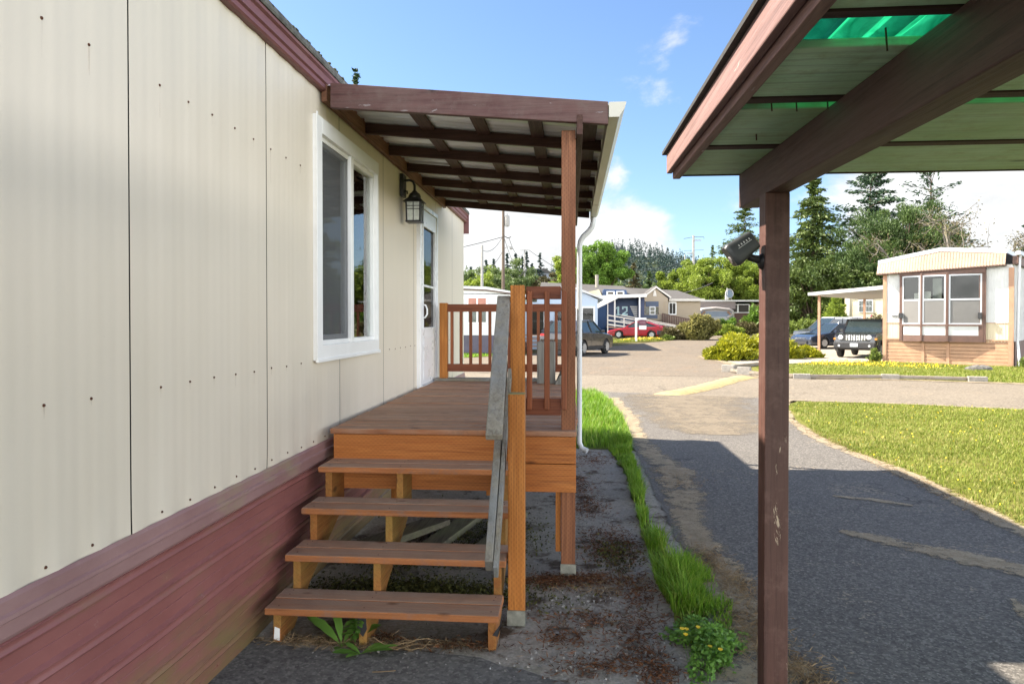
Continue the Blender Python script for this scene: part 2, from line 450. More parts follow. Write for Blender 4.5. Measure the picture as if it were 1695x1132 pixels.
part('end_skirting', M_SKIRT, home, lambda m: [m.box(-6, WX-.02, 10.905, 10.915, .02, .86)]+[m.box(-6+.1*k, -6+.1*k+.045, 10.915, 10.925, .02, .86) for k in range(43)])
# belly band over the joint
BP = [(WX+.004, .885), (WX+.012, .872), (WX+.013, .835), (WX+.022, .828), (WX+.022, .815), (WX+.013, .808), (WX+.014, .765), (WX+.006, .752), (WX-.004, .748), (WX-.004, .87)]
for a, b in ((-2.3, 1.7), (1.70, 4.22), (4.205, 7.45), (8.6, 10.93)):
    part('belly_band', M_BAND, home, lambda m: m.prism([(x+rnd.uniform(0, .002), z) for x, z in BP], 'y', a, b))
# fascia and roof edge
FP = [(-1.700, 3.222), (-1.640, 3.222), (-1.628, 3.232), (-1.632, 3.262), (-1.618, 3.270), (-1.622, 3.318), (-1.606, 3.328), (-1.606, 3.345), (-1.70, 3.345)]
part('fascia', M_FASCIA, home, lambda m: m.prism(FP, 'y', -2.4, 10.96))
part('fascia_end', M_FASCIA, home, lambda m: (m.box(-1.70, -1.600, 10.962, 10.985, 3.05, 3.352), m.box(-6.1, -1.70, 10.962, 10.985, 3.2, 3.40)))
def roofm(m):
    m.prism([(-6.1, 3.347), (-1.598, 3.347), (-1.592, 3.360), (-1.600, 3.395), (-1.66, 3.405), (-3.85, 3.62), (-6.1, 3.40)], 'y', -2.42, 10.99)
part('roof', M_ROOFGREY, home, roofm)
def mossm(m):
    for _ in range(160):
        y = rnd.uniform(2.2, 4.9); s_ = rnd.uniform(.006, .02)
        m.lathe([(s_, 0), (s_*.8, s_*.5), (s_*.2, s_*.8)], (-1.603+rnd.uniform(-.03, .0), y, 3.393+rnd.uniform(-.012, .004)), 6)
part('roof_moss', M_MOSS, home, mossm)['kind'] = 'stuff'

# window
wy0, wy1, wz0, wz1 = WIN
win = MB()
fw = .105; X0, X1 = WX-.03, WX+.028
win.box(X0, X1, wy0, wy0+fw, wz0, wz1); win.box(X0, X1, wy1-.036, wy1, wz0, wz1)
win.box(X0, X1, wy0+fw, wy1-.036, wz0, wz0+.10); win.box(X0, X1, wy0+fw, wy1-.036, wz1-.105, wz1)
win.box(X1, X1+.006, wy0-.012, wy0+.012, wz0-.012, wz1+.012); win.box(X1-.01, X1+.012, wy0-.008, wy1+.008, wz0-.012, wz0+.012)
W = win.build('window', M_WHITE, home, bevel=.004)
gy0, gy1, gz0, gz1 = wy0+fw, wy1-.036, wz0+.10, wz1-.105
ym = (gy0+gy1)/2+.0
part('frame', M_WHITE, W, lambda m: (m.box(WX-.06, WX+.018, ym-.03, ym+.035, gz0, gz1), m.box(WX-.05, WX-.004, gy0, gy0+.022, gz0, gz1), m.box(WX-.05, WX-.004, gy1-.022, gy1, gz0, gz1),
     m.box(WX-.05, WX-.002, gy0+.022, ym-.03, gz0, gz0+.03), m.box(WX-.05, WX-.002, ym+.035, gy1-.022, gz0, gz0+.03), m.box(WX-.05, WX-.002, gy0+.022, gy1-.022, gz1-.03, gz1) if False else m.box(WX-.05, WX-.002, gy0+.022, ym-.03, gz1-.03, gz1), m.box(WX-.05, WX-.002, ym+.035, gy1-.022, gz1-.03, gz1)), bevel=.003)
part('sash', m_plain('grey sash metal', (.45, .46, .47), .4, .2), W, lambda m: (m.box(WX-.034, WX-.012, ym-.075, ym-.031, gz0+.03, gz1-.03), m.box(WX-.034, WX-.012, gy0+.022, ym-.075, gz0+.03, gz0+.065), m.box(WX-.034, WX-.012, gy0+.022, ym-.075, gz1-.055, gz1-.03)), bevel=.003)
part('pane', M_GLASS, W, lambda m: (m.box(WX-.028, WX-.022, gy0+.022, ym-.075, gz0+.065, gz1-.055), m.box(WX-.04, WX-.034, ym+.035, gy1-.022, gz0+.03, gz1-.03)))
def scr(m): m.poly([(WX-.008, gy0+.02, gz0+.03), (WX-.008, ym-.03, gz0+.03), (WX-.008, ym-.03, gz1-.03), (WX-.008, gy0+.02, gz1-.03)])
def mk_mesh():
    t = NT('window screen mesh'); t.set((.12, .125, .13), .8); tr = t.n('BsdfTransparent')
    mx = t.n('MixShader', {0: .55, 1: tr.outputs[0], 2: t.b.outputs[0]}); t.link(mx.outputs[0], t.out.inputs[0]); return t.m
M_MESH = mk_mesh()
part('screen', M_MESH, W, scr)
part('curtain', M_CURTAIN, W, lambda m: m.grid(120, 1, lambda u, v: (WX-.17+.018*math.sin(u*62)+.008*math.sin(u*23), gy0-.15+u*.55, gz0-.2+v*(gz1-gz0+.3))), smooth=True)
part('curtain', M_CURTAIN, W, lambda m: m.grid(80, 1, lambda u, v: (WX-.19+.018*math.sin(u*38), gy1-.28+u*.4, gz0-.2+v*(gz1-gz0+.3))), smooth=True)

# storm door
dy0, dy1, dz0, dz1 = DOOR
D = part('storm_door', M_WHITEP, home, lambda m: (m.box(WX-.03, WX+.045, dy0, dy0+.05, dz0, dz1), m.box(WX-.03, WX+.045, dy1-.05, dy1, dz0, dz1), m.box(WX-.03, WX+.045, dy0+.05, dy1-.05, dz1-.05, dz1), m.box(WX-.03, WX+.055, dy0+.05, dy1-.05, dz0, dz0+.025)), bevel=.004)
l0, l1 = dy0+.055, dy1-.055
part('door_panel', M_WHITEP, D, lambda m: (m.box(WX-.01, WX+.033, l0, l0+.13, dz0+.03, dz1-.055), m.box(WX-.01, WX+.033, l1-.11, l1, dz0+.03, dz1-.055), m.box(WX-.01, WX+.033, l0+.13, l1-.11, dz0+.03, dz0+.66), m.box(WX-.01, WX+.033, l0+.13, l1-.11, dz1-.24, dz1-.055),
     m.box(WX+.033, WX+.038, l0+.14, l1-.12, dz0+.08, dz0+.56)), bevel=.004)
part('door_trim', M_WHITEP, D, lambda m: (m.box(WX+.033, WX+.042, l0+.10, l0+.13, dz0+.64, dz1-.22), m.box(WX+.033, WX+.042, l1-.11, l1-.085, dz0+.64, dz1-.22), m.box(WX+.033, WX+.042, l0+.13, l1-.11, dz0+.64, dz0+.665), m.box(WX+.033, WX+.042, l0+.13, l1-.11, dz1-.245, dz1-.22), m.box(WX+.0, WX+.028, l0+.13, l1-.11, dz0+1.12, dz0+1.145)), bevel=.003)
part('glass_pane', m_glass('door glass', (.5, .5, .5), .02, .22), D, lambda m: m.box(WX+.012, WX+.016, l0+.13, l1-.11, dz0+.66, dz1-.24))
part('door_screen', m_plain('dark door screen', (.06, .055, .055), .8), D, lambda m: m.box(WX-.008, WX-.004, l0+.13, l1-.11, dz0+.66, dz1-.24))
part('handle', M_WHITEP, D, lambda m: (m.tube([(WX+.036, l0+.06, 1.87), (WX+.075, l0+.06, 1.865), (WX+.092, l0+.06, 1.82), (WX+.092, l0+.06, 1.765), (WX+.07, l0+.06, 1.73), (WX+.036, l0+.06, 1.725)], .009, 8), m.box(WX+.033, WX+.042, l0+.04, l0+.08, 1.70, 1.9)), smooth=True)

# =====================================================  wall lantern
Ly, Lz = 6.86, 3.0
lan = thing('wall_lantern', 'black coach lantern with glass panes on the wall beside the storm door', 'wall lamp', (WX, Ly, Lz))
part('back_plate', M_BLACK, lan, lambda m: m.box(WX+.004, WX+.035, Ly-.075, Ly+.075, Lz-.09, Lz+.13), bevel=.006)
part('arm', M_BLACK, lan, lambda m: (m.tube([(WX+.035, Ly, Lz+.07), (WX+.085, Ly, Lz+.075), (WX+.12, Ly, Lz+.06), (WX+.135, Ly, Lz+.02), (WX+.135, Ly, Lz-.03)], .012, 8), m.tube([(WX+.035, Ly, Lz-.03), (WX+.06, Ly, Lz-.035), (WX+.062, Ly, Lz-.06)], .009, 6)), smooth=True)
lx = WX+.135
part('lantern_cap', M_BLACK, lan, lambda m: (m.lathe([(.018, -.03), (.03, -.045), (.05, -.06), (.062, -.085), (.06, -.10)], (lx, Ly, Lz), 16),
     m.add([(lx-.098, Ly-.098, Lz-.145), (lx+.098, Ly-.098, Lz-.145), (lx+.098, Ly+.098, Lz-.145), (lx-.098, Ly+.098, Lz-.145), (lx-.05, Ly-.05, Lz-.095), (lx+.05, Ly-.05, Lz-.095), (lx+.05, Ly+.05, Lz-.095), (lx-.05, Ly+.05, Lz-.095)], [(0, 1, 2, 3), (7, 6, 5, 4), (0, 4, 5, 1), (1, 5, 6, 2), (2, 6, 7, 3), (3, 7, 4, 0)])))
def cage(m):
    a, b = Lz-.145, Lz-.325; w0, w1 = .069, .065
    for sx in (-1, 1):
        for sy in (-1, 1): m.beam((lx+sx*w0, Ly+sy*w0, a), (lx+sx*w1, Ly+sy*w1, b), .014, .014, (1, 0, 0))
    for s in (-1, 1):
        m.beam((lx+s*w0, Ly, a), (lx+s*w1, Ly, b), .007, .007, (0, 1, 0)); m.beam((lx, Ly+s*w0, a), (lx, Ly+s*w1, b), .007, .007, (1, 0, 0))
        for z in (Lz-.185, Lz-.215):
            m.beam((lx+s*.068, Ly-.062, z), (lx+s*.068, Ly+.062, z), .006, .006); m.beam((lx-.062, Ly+s*.068, z), (lx+.062, Ly+s*.068, z), .006, .006)
    m.box(lx-.075, lx+.075, Ly-.075, Ly+.075, b-.018, b)
part('cage', M_BLACK, lan, cage)
part('lantern_glass', M_LGLASS, lan, lambda m: m.add([(lx+sx*w, Ly+sy*w, z) for z, w in ((Lz-.324, .061), (Lz-.147, .065)) for sx, sy in ((-1, -1), (1, -1), (1, 1), (-1, 1))], [(0, 1, 5, 4), (1, 2, 6, 5), (2, 3, 7, 6), (3, 0, 4, 7)]))

# =====================================================  porch roof
pr = thing('porch_roof', 'brown lean-to porch roof of rafters and corrugated metal over the deck', 'porch roof', (-.7, 6.8, 2.9))
SL = .0945                                           # fall per metre of x
def rz(x): return 3.170-SL*(x+1.6)                   # rafter underside
part('front_beam', M_ROOFBEAM, pr, lambda m: m.add([(-1.585, 4.555, 3.10), (.232, 4.555, 2.948), (.232, 4.555, 3.092), (-1.585, 4.555, 3.262), (-1.585, 4.60, 3.10), (.232, 4.60, 2.948), (.232, 4.60, 3.092), (-1.585, 4.60, 3.262)], [(0, 1, 2, 3), (7, 6, 5, 4), (0, 4, 5, 1), (1, 5, 6, 2), (2, 6, 7, 3), (3, 7, 4, 0)]), bevel=.004)
part('ledger', M_RAFTY, pr, lambda m: m.box(WX+.012, WX+.05, 4.60, 9.1, 3.155, 3.30), bevel=.003)
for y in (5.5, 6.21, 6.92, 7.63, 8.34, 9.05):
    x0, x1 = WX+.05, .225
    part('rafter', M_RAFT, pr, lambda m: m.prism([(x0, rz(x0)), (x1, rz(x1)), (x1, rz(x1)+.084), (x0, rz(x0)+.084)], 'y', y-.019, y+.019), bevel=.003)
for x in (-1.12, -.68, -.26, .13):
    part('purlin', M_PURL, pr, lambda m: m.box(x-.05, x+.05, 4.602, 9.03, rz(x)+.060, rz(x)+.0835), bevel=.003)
def roofsheet(m):
    n = 150
    def f(u, v):
        y = 4.605+u*4.5; w = (y/.19) % 1
        rb = .022*max(0, min(1, (.5-abs(w-.5))*6-1.4)) if True else 0
        x = WX+.05+v*1.93
        return (x, y, rz(x)+.088+rb*.8)
    m.grid(n*2, 2, f)
part('corrugated_sheet', M_GALV, pr, roofsheet)
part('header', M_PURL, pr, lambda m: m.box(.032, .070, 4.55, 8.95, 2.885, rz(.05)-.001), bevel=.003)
# gutter and downspout
GP = [(.236, 2.990), (.300, 2.990), (.318, 3.02), (.332, 3.04), (.345, 3.078), (.345, 3.086), (.336, 3.086), (.328, 3.045), (.312, 3.026), (.297, 2.997), (.242, 2.997), (.242, 3.086), (.236, 3.086)]
g_ = part('gutter', M_GUTTER, pr, lambda m: (m.prism(GP, 'y', 4.56, 9.1), m.prism([(.236, 2.9905), (.300, 2.9905), (.318, 3.02), (.332, 3.04), (.345, 3.078), (.345, 3.086), (.236, 3.086)], 'y', 4.545, 4.5595), m.prism([(.236, 2.9905), (.300, 2.9905), (.318, 3.02), (.332, 3.04), (.345, 3.078), (.345, 3.086), (.236, 3.086)], 'y', 9.101, 9.11)))
part('gutter_joint', M_GUTTER, pr, lambda m: (m.box(.234, .302, 8.0, 8.06, 2.986, 2.9895)))
def dsp(m):
    pts = [(.27, 8.95, 2.99), (.27, 8.95, 2.93), (.255, 8.95, 2.87), (.21, 8.95, 2.81), (.145, 8.95, 2.75), (.11, 8.95, 2.69), (.10, 8.95, 2.62), (.10, 8.95, .16), (.13, 8.93, .09), (.20, 8.9, .06)]
    m.tube(pts, .034, 10)
part('downspout', M_DOWN, pr, dsp, smooth=True)

# =====================================================  porch deck
dk = thing('porch_deck', 'orange stained wooden porch deck with slatted railings in front of the storm door', 'deck', (-.8, 6.4, 0))
DZ = .978
def boards(m):
    y = 4.608
    while y < 8.44:
        w = .131; m.rr(); dzz = rnd.uniform(-.003, .003)
        m.box(WX+.055+rnd.uniform(0, .012), .04+rnd.uniform(-.008, .008), y, y+w, DZ-.037+dzz, DZ+dzz); y += w+.016
part('decking', M_DECKW, dk, boards, bevel=.007)
part('deck_gap_shade', M_DARK, dk, lambda m: m.box(WX+.07, -.02, 4.67, 8.4, DZ-.045, DZ-.038))  # added dark sheet stands in for the shade in the board gaps
part('edge_board', M_GREYW, dk, lambda m: m.box(-1.62, -.2, 8.25, 8.43, DZ+.003, DZ+.035), bevel=.004)
part('rim_joist', M_CEDX, dk, lambda m: m.box(-1.592, .030, 4.622, 4.662, .762, .938), bevel=.003)
part('lower_rim_board', M_CEDX, dk, lambda m: m.box(-1.58, .030, 4.620, 4.660, .575, .757), bevel=.003)
part('side_joist', M_CEDY, dk, lambda m: (m.box(-.01, .03, 4.765, 8.4, .762, .938), m.box(-1.60, -1.56, 4.67, 8.4, .762, .938), m.box(-.8, -.762, 4.67, 8.4, .8, .938)), split=True)
part('tall_post', M_POSTW, dk, lambda m: m.box(-.067, .026, 4.668, 4.76, .06, 2.945), bevel=.004)
part('tall_post', M_POSTW, dk, lambda m: m.box(-.055, .033, 8.442, 8.53, .06, rz(0)-.30), bevel=.004)
part('post_shim', M_CEDZ, dk, lambda m: m.box(-.105, -.070, 4.70, 4.74, .16, .76), bevel=.003)
part('rail_post', M_CEDZ, dk, lambda m: m.box(-.392, -.302, 4.525, 4.616, .06, 1.925), bevel=.005)
part('post_base', M_BRKT, dk, lambda m: (m.box(-.396, -.298, 4.519, 4.53, .015, .10), m.box(-.397, -.297, 4.53, 4.62, .01, .058)))
part('post_base', M_BRKT, dk, lambda m: (m.box(-.071, .031, 4.66, 4.667, .01, .09), m.box(-.071, .031, 4.667, 4.765, .008, .058)))
part('inner_post', M_CEDZ, dk, lambda m: m.box(-1.35, -1.26, 5.2, 5.29, .05, .76), bevel=.004)
part('inner_post', M_CEDZ, dk, lambda m: m.box(-1.35, -1.26, 8.2, 8.29, .05, .76), bevel=.004)
part('inner_post', M_CEDZ, dk, lambda m: m.box(-.8, -.71, 6.6, 6.69, .05, .76), bevel=.004)
fr = part('front_railing', M_REDX, dk, lambda m: m.box(-.300, -.0685, 4.648, 4.686, 1.838, 1.922), bevel=.003)
part('bottom_rail', M_REDX, fr, lambda m: m.box(-.300, -.0685, 4.648, 4.686, 1.075, 1.185), bevel=.003)
for x in (-.292, -.178, -.066):
    part('baluster', M_REDZ, fr, lambda m: m.box(x, x+.036, 4.606, 4.6465, 1.115, 1.89), bevel=.006)
b_ = part('far_railing', M_REDX, dk, lambda m: m.box(-1.47, -.06, 8.32, 8.36, 1.80, 1.89), bevel=.003)
part('bottom_rail', M_REDX, b_, lambda m: m.box(-1.47, -.06, 8.32, 8.36, 1.09, 1.18), bevel=.003)
for x in (-1.42, -1.31, -1.195, -1.08, -.965, -.85, -.735, -.62, -.505, -.39, -.285, -.18):
    part('baluster', M_REDZ, b_, lambda m: m.box(x-.017, x+.017, 8.322, 8.358, 1.18, 1.80))
part('end_post', M_CEDZ, dk, lambda m: m.box(-1.565, -1.472, 8.30, 8.39, .98, 1.905), bevel=.004)

# =====================================================  porch steps
stp = thing('porch_steps', 'four-tread open wooden stair rising to the porch deck', 'steps', (-.97, 4.1, 0))
TF = [(3.555, .197), (3.825, .387), (4.085, .580), (4.35, .774)]
for i, (y, z) in enumerate(TF):
    def tr(m, y=y, z=z, i=i):
        x1 = -.358+(-.01, .0, .004, .0)[i]
        m.rr().box(-1.602+rnd.uniform(-.006, .006), x1, y, y+.138, z-.038, z); m.rr().box(-1.60+rnd.uniform(-.006, .006), x1, y+.143, y+.281, z-.038, z+.001)
    td = part('tread', M_TREAD, stp, tr, bevel=.006)
    part('nail', M_NAIL, td, lambda m: [m.lathe([(.0045, 0), (.004, .0012)], (x+rnd.uniform(-.008, .008), y+dy+rnd.uniform(-.01, .01), z+.001), 7) for x in (-1.54, -1.08, -.41) for dy in (.045, .19, .245)], split=True)
def stringer(x0):
    pl = [(3.575, .012)]
    for y, z in TF:
        pl += [(y+.02, z-.039), (y+.285, z-.039)]
    pl[0] = (TF[0][0]+.02, .012)
    pl += [(4.62, .736), (4.62, .50), (3.745, .012)]
    # square up the risers
    out = [(TF[0][0]+.02, .012)]
    for i, (y, z) in enumerate(TF):
        out.append((y+.02, z-.039))
        ny = TF[i+1][0]+.02 if i < 3 else 4.618
        out.append((ny, z-.039))
    out += [(4.618, .47), (4.0, .03+.15), (3.76, .012)]
    return lambda m: m.prism(out, 'x', x0, x0+.042)
for x in (-1.56, -1.10, -.425): part('stringer', M_STRING, stp, stringer(x), bevel=.003)
part('newel_post', M_CEDZ, stp, lambda m: m.box(-.350, -.258, 3.885, 3.977, .06, 1.29), bevel=.005)
part('newel_base', M_BRKT, stp, lambda m: (m.box(-.354, -.254, 3.877, 3.884, .012, .095), m.box(-.355, -.253, 3.884, 3.98, .008, .058)))
part('newel_cap', m_wood('mossy end grain', (.22, .17, .07), (.33, .27, .13), 0, .85, 0, (.25, .25, .1), .6), stp, lambda m: m.box(-.349, -.259, 3.886, 3.976, 1.2902, 1.294))
# handrail cap, its lower rail and the loose backing strip
part('handrail', M_GREYW, stp, lambda m: m.beam((-.44, 4.60, 1.845), (-.385, 3.50, 1.115), .085, .04), bevel=.007)
part('lower_rail', M_GREYW, stp, lambda m: m.beam((-.435, 4.58, 1.43), (-.40, 3.415, .50), .04, .085), bevel=.005)
part('rail_strip', M_GREYW, stp, lambda m: m.beam((-.392, 4.50, 1.36), (-.366, 3.40, .475), .022, .09), bevel=.003)
part('torn_liner', M_LINER, stp, lambda m: m.add([(-.362, 3.553, .155), (-.345, 3.55, .20), (-.352, 3.55, .215), (-.40, 3.551, .10), (-.372, 3.549, .095), (-.36, 3.548, .13)], [(0, 1, 2), (0, 3, 4, 5), (0, 5, 1)]))
part('torn_liner', M_LINER, stp, lambda m: m.add([(-1.104, 3.57, .157), (-1.06, 3.57, .157), (-1.055, 3.568, .10), (-1.075, 3.566, .06), (-1.104, 3.569, .09)], [(0, 4, 3, 2, 1)]))
part('paper_tag', M_WHITE, stp, lambda m: m.add([(-1.555, 3.571, .03), (-1.523, 3.571, .02), (-1.522, 3.571, .085), (-1.55, 3.571, .095)], [(0, 1, 2, 3)]))

# offcuts standing at the far end of the deck
o = part('wood_block', M_GREYZ, None, lambda m: (m.box(-.39, -.185, 8.02, 8.17, DZ+.002, 1.455)), bevel=.006)
tag(o, 'grey weathered wood block standing on the deck behind the slatted railing', 'block')
o = part('timber_offcut', M_GREYZ, None, lambda m: m.add([(-.19, 7.9, DZ+.002), (-.03, 7.9, DZ+.002), (-.03, 7.9, DZ+.14), (-.10, 7.9, DZ+.145), (-.19, 8.1, DZ+.002), (-.03, 8.1, DZ+.002), (-.03, 8.1, DZ+.28), (-.055, 8.1, DZ+.30)], [(0, 1, 2, 3), (7, 6, 5, 4), (0, 4, 5, 1), (1, 5, 6, 2), (2, 6, 7, 3), (3, 7, 4, 0)]), bevel=.004)
tag(o, 'small slanted grey timber offcut on the deck beside the wood block', 'offcut')

# =====================================================  carport on the right
M_CARP = m_wood('chipped brown paint z', (.078, .035, .027), (.112, .052, .04), 2, .5, 0, None, .5, (.15, .085, .07), ((.42, .33, .24), .655), False)
M_CARPY = m_wood('brown paint beam y', (.065, .036, .030), (.095, .052, .044), 1, .6, 0, None, .5, (.1, .055, .045), None, False)
M_CFASC = m_wood('chipped maroon fascia y', (.20, .118, .105), (.285, .175, .158), 1, .6, 0, None, .5, None, ((.42, .36, .33), .655), False)
M_PLANK = m_wood('pale green plank x', (.40, .68, .43), (.62, .85, .60), 0, .6, 0, (.30, .50, .2), .65, (.26, .32, .12))  # whole plank coloured pale green
def mk_green():
    t = NT('green fibreglass'); n = t.noise(t.coord(scale=(6, 1.2, 1)), 1.8, 5, .65, .8)
    col = t.ramp(n, [(.3, (.0, .10, .04)), (.7, (.02, .36, .16))])
    t.set(col, .35, 0, .5); tr = t.n('BsdfTranslucent', {0: t.ramp(t.noise(t.coord(scale=(5, 1.5, 1)), 2.6, 6, .7, 1.0), [(.34, (.0, .07, .03)), (.6, (.012, .30, .135)), (.75, (.03, .40, .2))])})
    mx = t.n('MixShader', {0: .72, 1: t.b.outputs[0], 2: tr.outputs[0]}); t.link(mx.outputs[0], t.out.inputs[0]); return t.m
M_GREEN = mk_green()
M_TAR = m_plain('tar roof edge', (.03, .03, .028), .9, 0, .5, 30, .5)
cp = thing('carport', 'dark brown carport corner with green translucent roof beside the driveway', 'carport', (.775, 2.71, 0))
part('post', M_CARP, cp, lambda m: m.box(.709, .797, 2.668, 2.757, .02, 2.169), bevel=.004)
def cpz(y): return 2.326-.0255*(3.12-y)
YN = -3.2
part('beam', M_CARPY, cp, lambda m: m.prism([(3.115, 2.180), (3.115, cpz(3.115)-.002), (YN, cpz(YN)-.002), (YN, cpz(YN)-.146)], 'x', .716, .799), bevel=.004)
part('post', M_CARP, cp, lambda m: m.box(.709, .797, YN+.2, YN+.29, .02, 2.01), bevel=.004)
for k, (x0, x1, a, b) in enumerate(((.410, .434, .008, .092), (.436, .468, -.016, .085))):
    part('fascia_board', M_CFASC, cp, lambda m: m.prism([(3.12, cpz(3.12)+a), (3.12, cpz(3.12)+b), (YN, cpz(YN)+b), (YN, cpz(YN)+a)], 'x', x0, x1), bevel=.004)
XR = 4.05
def plank(y1, y0):
    return lambda m: m.rr().prism([(y1, cpz(y1)), (y1, cpz(y1)+.020), (y0, cpz(y0)+.020), (y0, cpz(y0))], 'x', .4705, XR)
PL = [(3.11, 2.585), (2.530, 2.07), (1.945, 1.582), (1.376, 1.0), (.66, .30), (-.1, -.45), (-.8, -1.15), (-1.5, -1.85), (-2.2, -2.55)]
for y1, y0 in PL: part('plank', M_PLANK, cp, plank(y1, y0), bevel=.003)
M_BATT = m_wood('dark batten x', (.04, .022, .018), (.07, .04, .03), 0, .7, 0, None, .5, None, None, False)
for y, w in ((3.111, .012), (2.532, .05), (1.947, .045), (1.378, .03), (.662, .03)):
    part('batten', M_BATT, cp, lambda m: m.prism([(y, cpz(y)-.004), (y, cpz(y)+.022), (y+w, cpz(y)+.022), (y+w, cpz(y)-.004)], 'x', .4705, XR))
part('green_sheet', M_GREEN, cp, lambda m: m.grid(260, 10, lambda u, v: (.415+u*3.63, YN+v*(3.125-YN), cpz(YN+v*(3.125-YN))+.036+.012*math.sin(u*3.63/.076*2*math.pi))), smooth=True)
part('roof_edge', M_TAR, cp, lambda m: m.prism([(3.15, cpz(3.15)+.094), (3.15, cpz(3.15)+.108), (YN, cpz(YN)+.108), (YN, cpz(YN)+.094)], 'x', .394, .475))
part('nail', M_NAIL, cp, lambda m: [m.tube([(x, y, cpz(y)+.03), (x+.002, y-.004, cpz(y)-.02)], .0022, 5) for x, y in ((.62, 2.03), (.70, 2.02), (.85, 2.03), (.60, 2.38), (.55, 2.02), (.66, 1.56), (.80, 1.55))], split=True)
# the house side of the carport closes with a far post pair (outside the frame)
part('post', M_CARP, cp, lambda m: m.box(3.9, 3.99, 2.668, 2.757, .02, 2.30)); part('post', M_CARP, cp, lambda m: m.box(3.9, 3.99, YN+.2, YN+.29, .02, 2.16))

# =====================================================  security camera on the carport post
sc_ = at(1240, 412, Y=2.71)
sc_.z += .014
cam_t = thing('security_camera', 'black box security camera tilted down on the carport post', 'security camera', (.73, 2.71, sc_.z-.03))
M_CAMB = m_plain('black camera plastic', (.028, .032, .034), .42, 0, .15, 10)
part('mount', m_plain('black rubber', (.008, .008, .009), .5), cam_t, lambda m: (m.lathe([(.034, 0), (.036, -.012), (.026, -.03), (.018, -.034)], (.729, 2.71, sc_.z-.062), 16, 'x'), m.tube([(.70, 2.71, sc_.z-.055), (.665, 2.705, sc_.z-.048), (.645, 2.70, sc_.z-.035)], [.017, .013, .013], 10)), smooth=True)
ax = Vector((-.80, -.02, -.60)).normalized()       # looking direction
def cambody(m):
    # box tapering forward: cross-sections along the axis
    w = Vector((0, 1, 0)); u = ax.cross(w).normalized()
    if u.z < 0: u = -u
    c0 = Vector((.672, 2.70, sc_.z+.018))
    rings = [(-.004, .029, .029), (0, .036, .036), (.088, .040, .046), (.096, .040, .047), (.108, .036, .041)]
    vs = []; n = 20
    for a, hw, hu in rings:
        for k in range(n):
            t = 2*math.pi*k/n; e = 5.0
            cx = abs(math.cos(t))**(2/e)*(1 if math.cos(t) >= 0 else -1); sx = abs(math.sin(t))**(2/e)*(1 if math.sin(t) >= 0 else -1)
            vs.append(c0+ax*a+w*cx*hw+u*sx*hu)
    fs = [(i*n+k, i*n+(k+1) % n, (i+1)*n+(k+1) % n, (i+1)*n+k) for i in range(len(rings)-1) for k in range(n)]+[tuple(range(n)), tuple(range((len(rings)-1)*n, len(rings)*n))[::-1]]
    m.add(vs, fs)
    return c0, u
cb = part('camera_body', M_CAMB, cam_t, lambda m: cambody(m) and None, smooth=True)
c0 = Vector((.672, 2.70, sc_.z+.018)); u_ = ax.cross(Vector((0, 1, 0))).normalized(); u_ = u_ if u_.z > 0 else -u_
part('lens', m_plain('camera lens', (.35, .32, .3), .15, .4), cam_t, lambda m: m.tube([c0+ax*.106-u_*.012, c0+ax*.112-u_*.012], [.016, .014], 14))
def strip_mark(m):
    for k in range(5):
        p = c0+ax*(.062-.011*k)+u_*(.016-.0005*k)+Vector((0, -.0405, 0))
        m.beam(p-u_*.0035, p+u_*.0035+ax*.001, .0035, .0012, (0, 1, 0))
    p0 = c0+ax*.07+u_*.008+Vector((0, -.0405, 0)); p1 = c0+ax*.012+u_*.006+Vector((0, -.0385, 0))
    m.beam(p0, p1, .0018, .0012, (0, 1, 0))
part('lettering', m_plain('pale lettering', (.6, .62, .6), .5), cam_t, strip_mark)

# old lumber lying under the deck
for (a, b, w, lab) in (((-1.1, 4.75, .05), (-.72, 6.3, .05), .16, 'weathered board lying on the ground under the deck behind the middle stringer'), ((-.72, 4.8, .05), (-.42, 6.0, .05), .10, 'narrow old board lying on the ground under the deck near the newel post'), ((-1.5, 4.7, .12), (-1.05, 5.6, .09), .20, 'pale plywood scrap lying under the deck beside the skirting')):
    m = MB().rr(); m.beam(a, b, w, .05); tag(m.build('old_board', m_wood('old grey board', (.075, .065, .045), (.17, .145, .10), 1, .85, 0, (.14, .15, .07), .6), None, bevel=.006), lab, 'board', 'old boards under the deck')
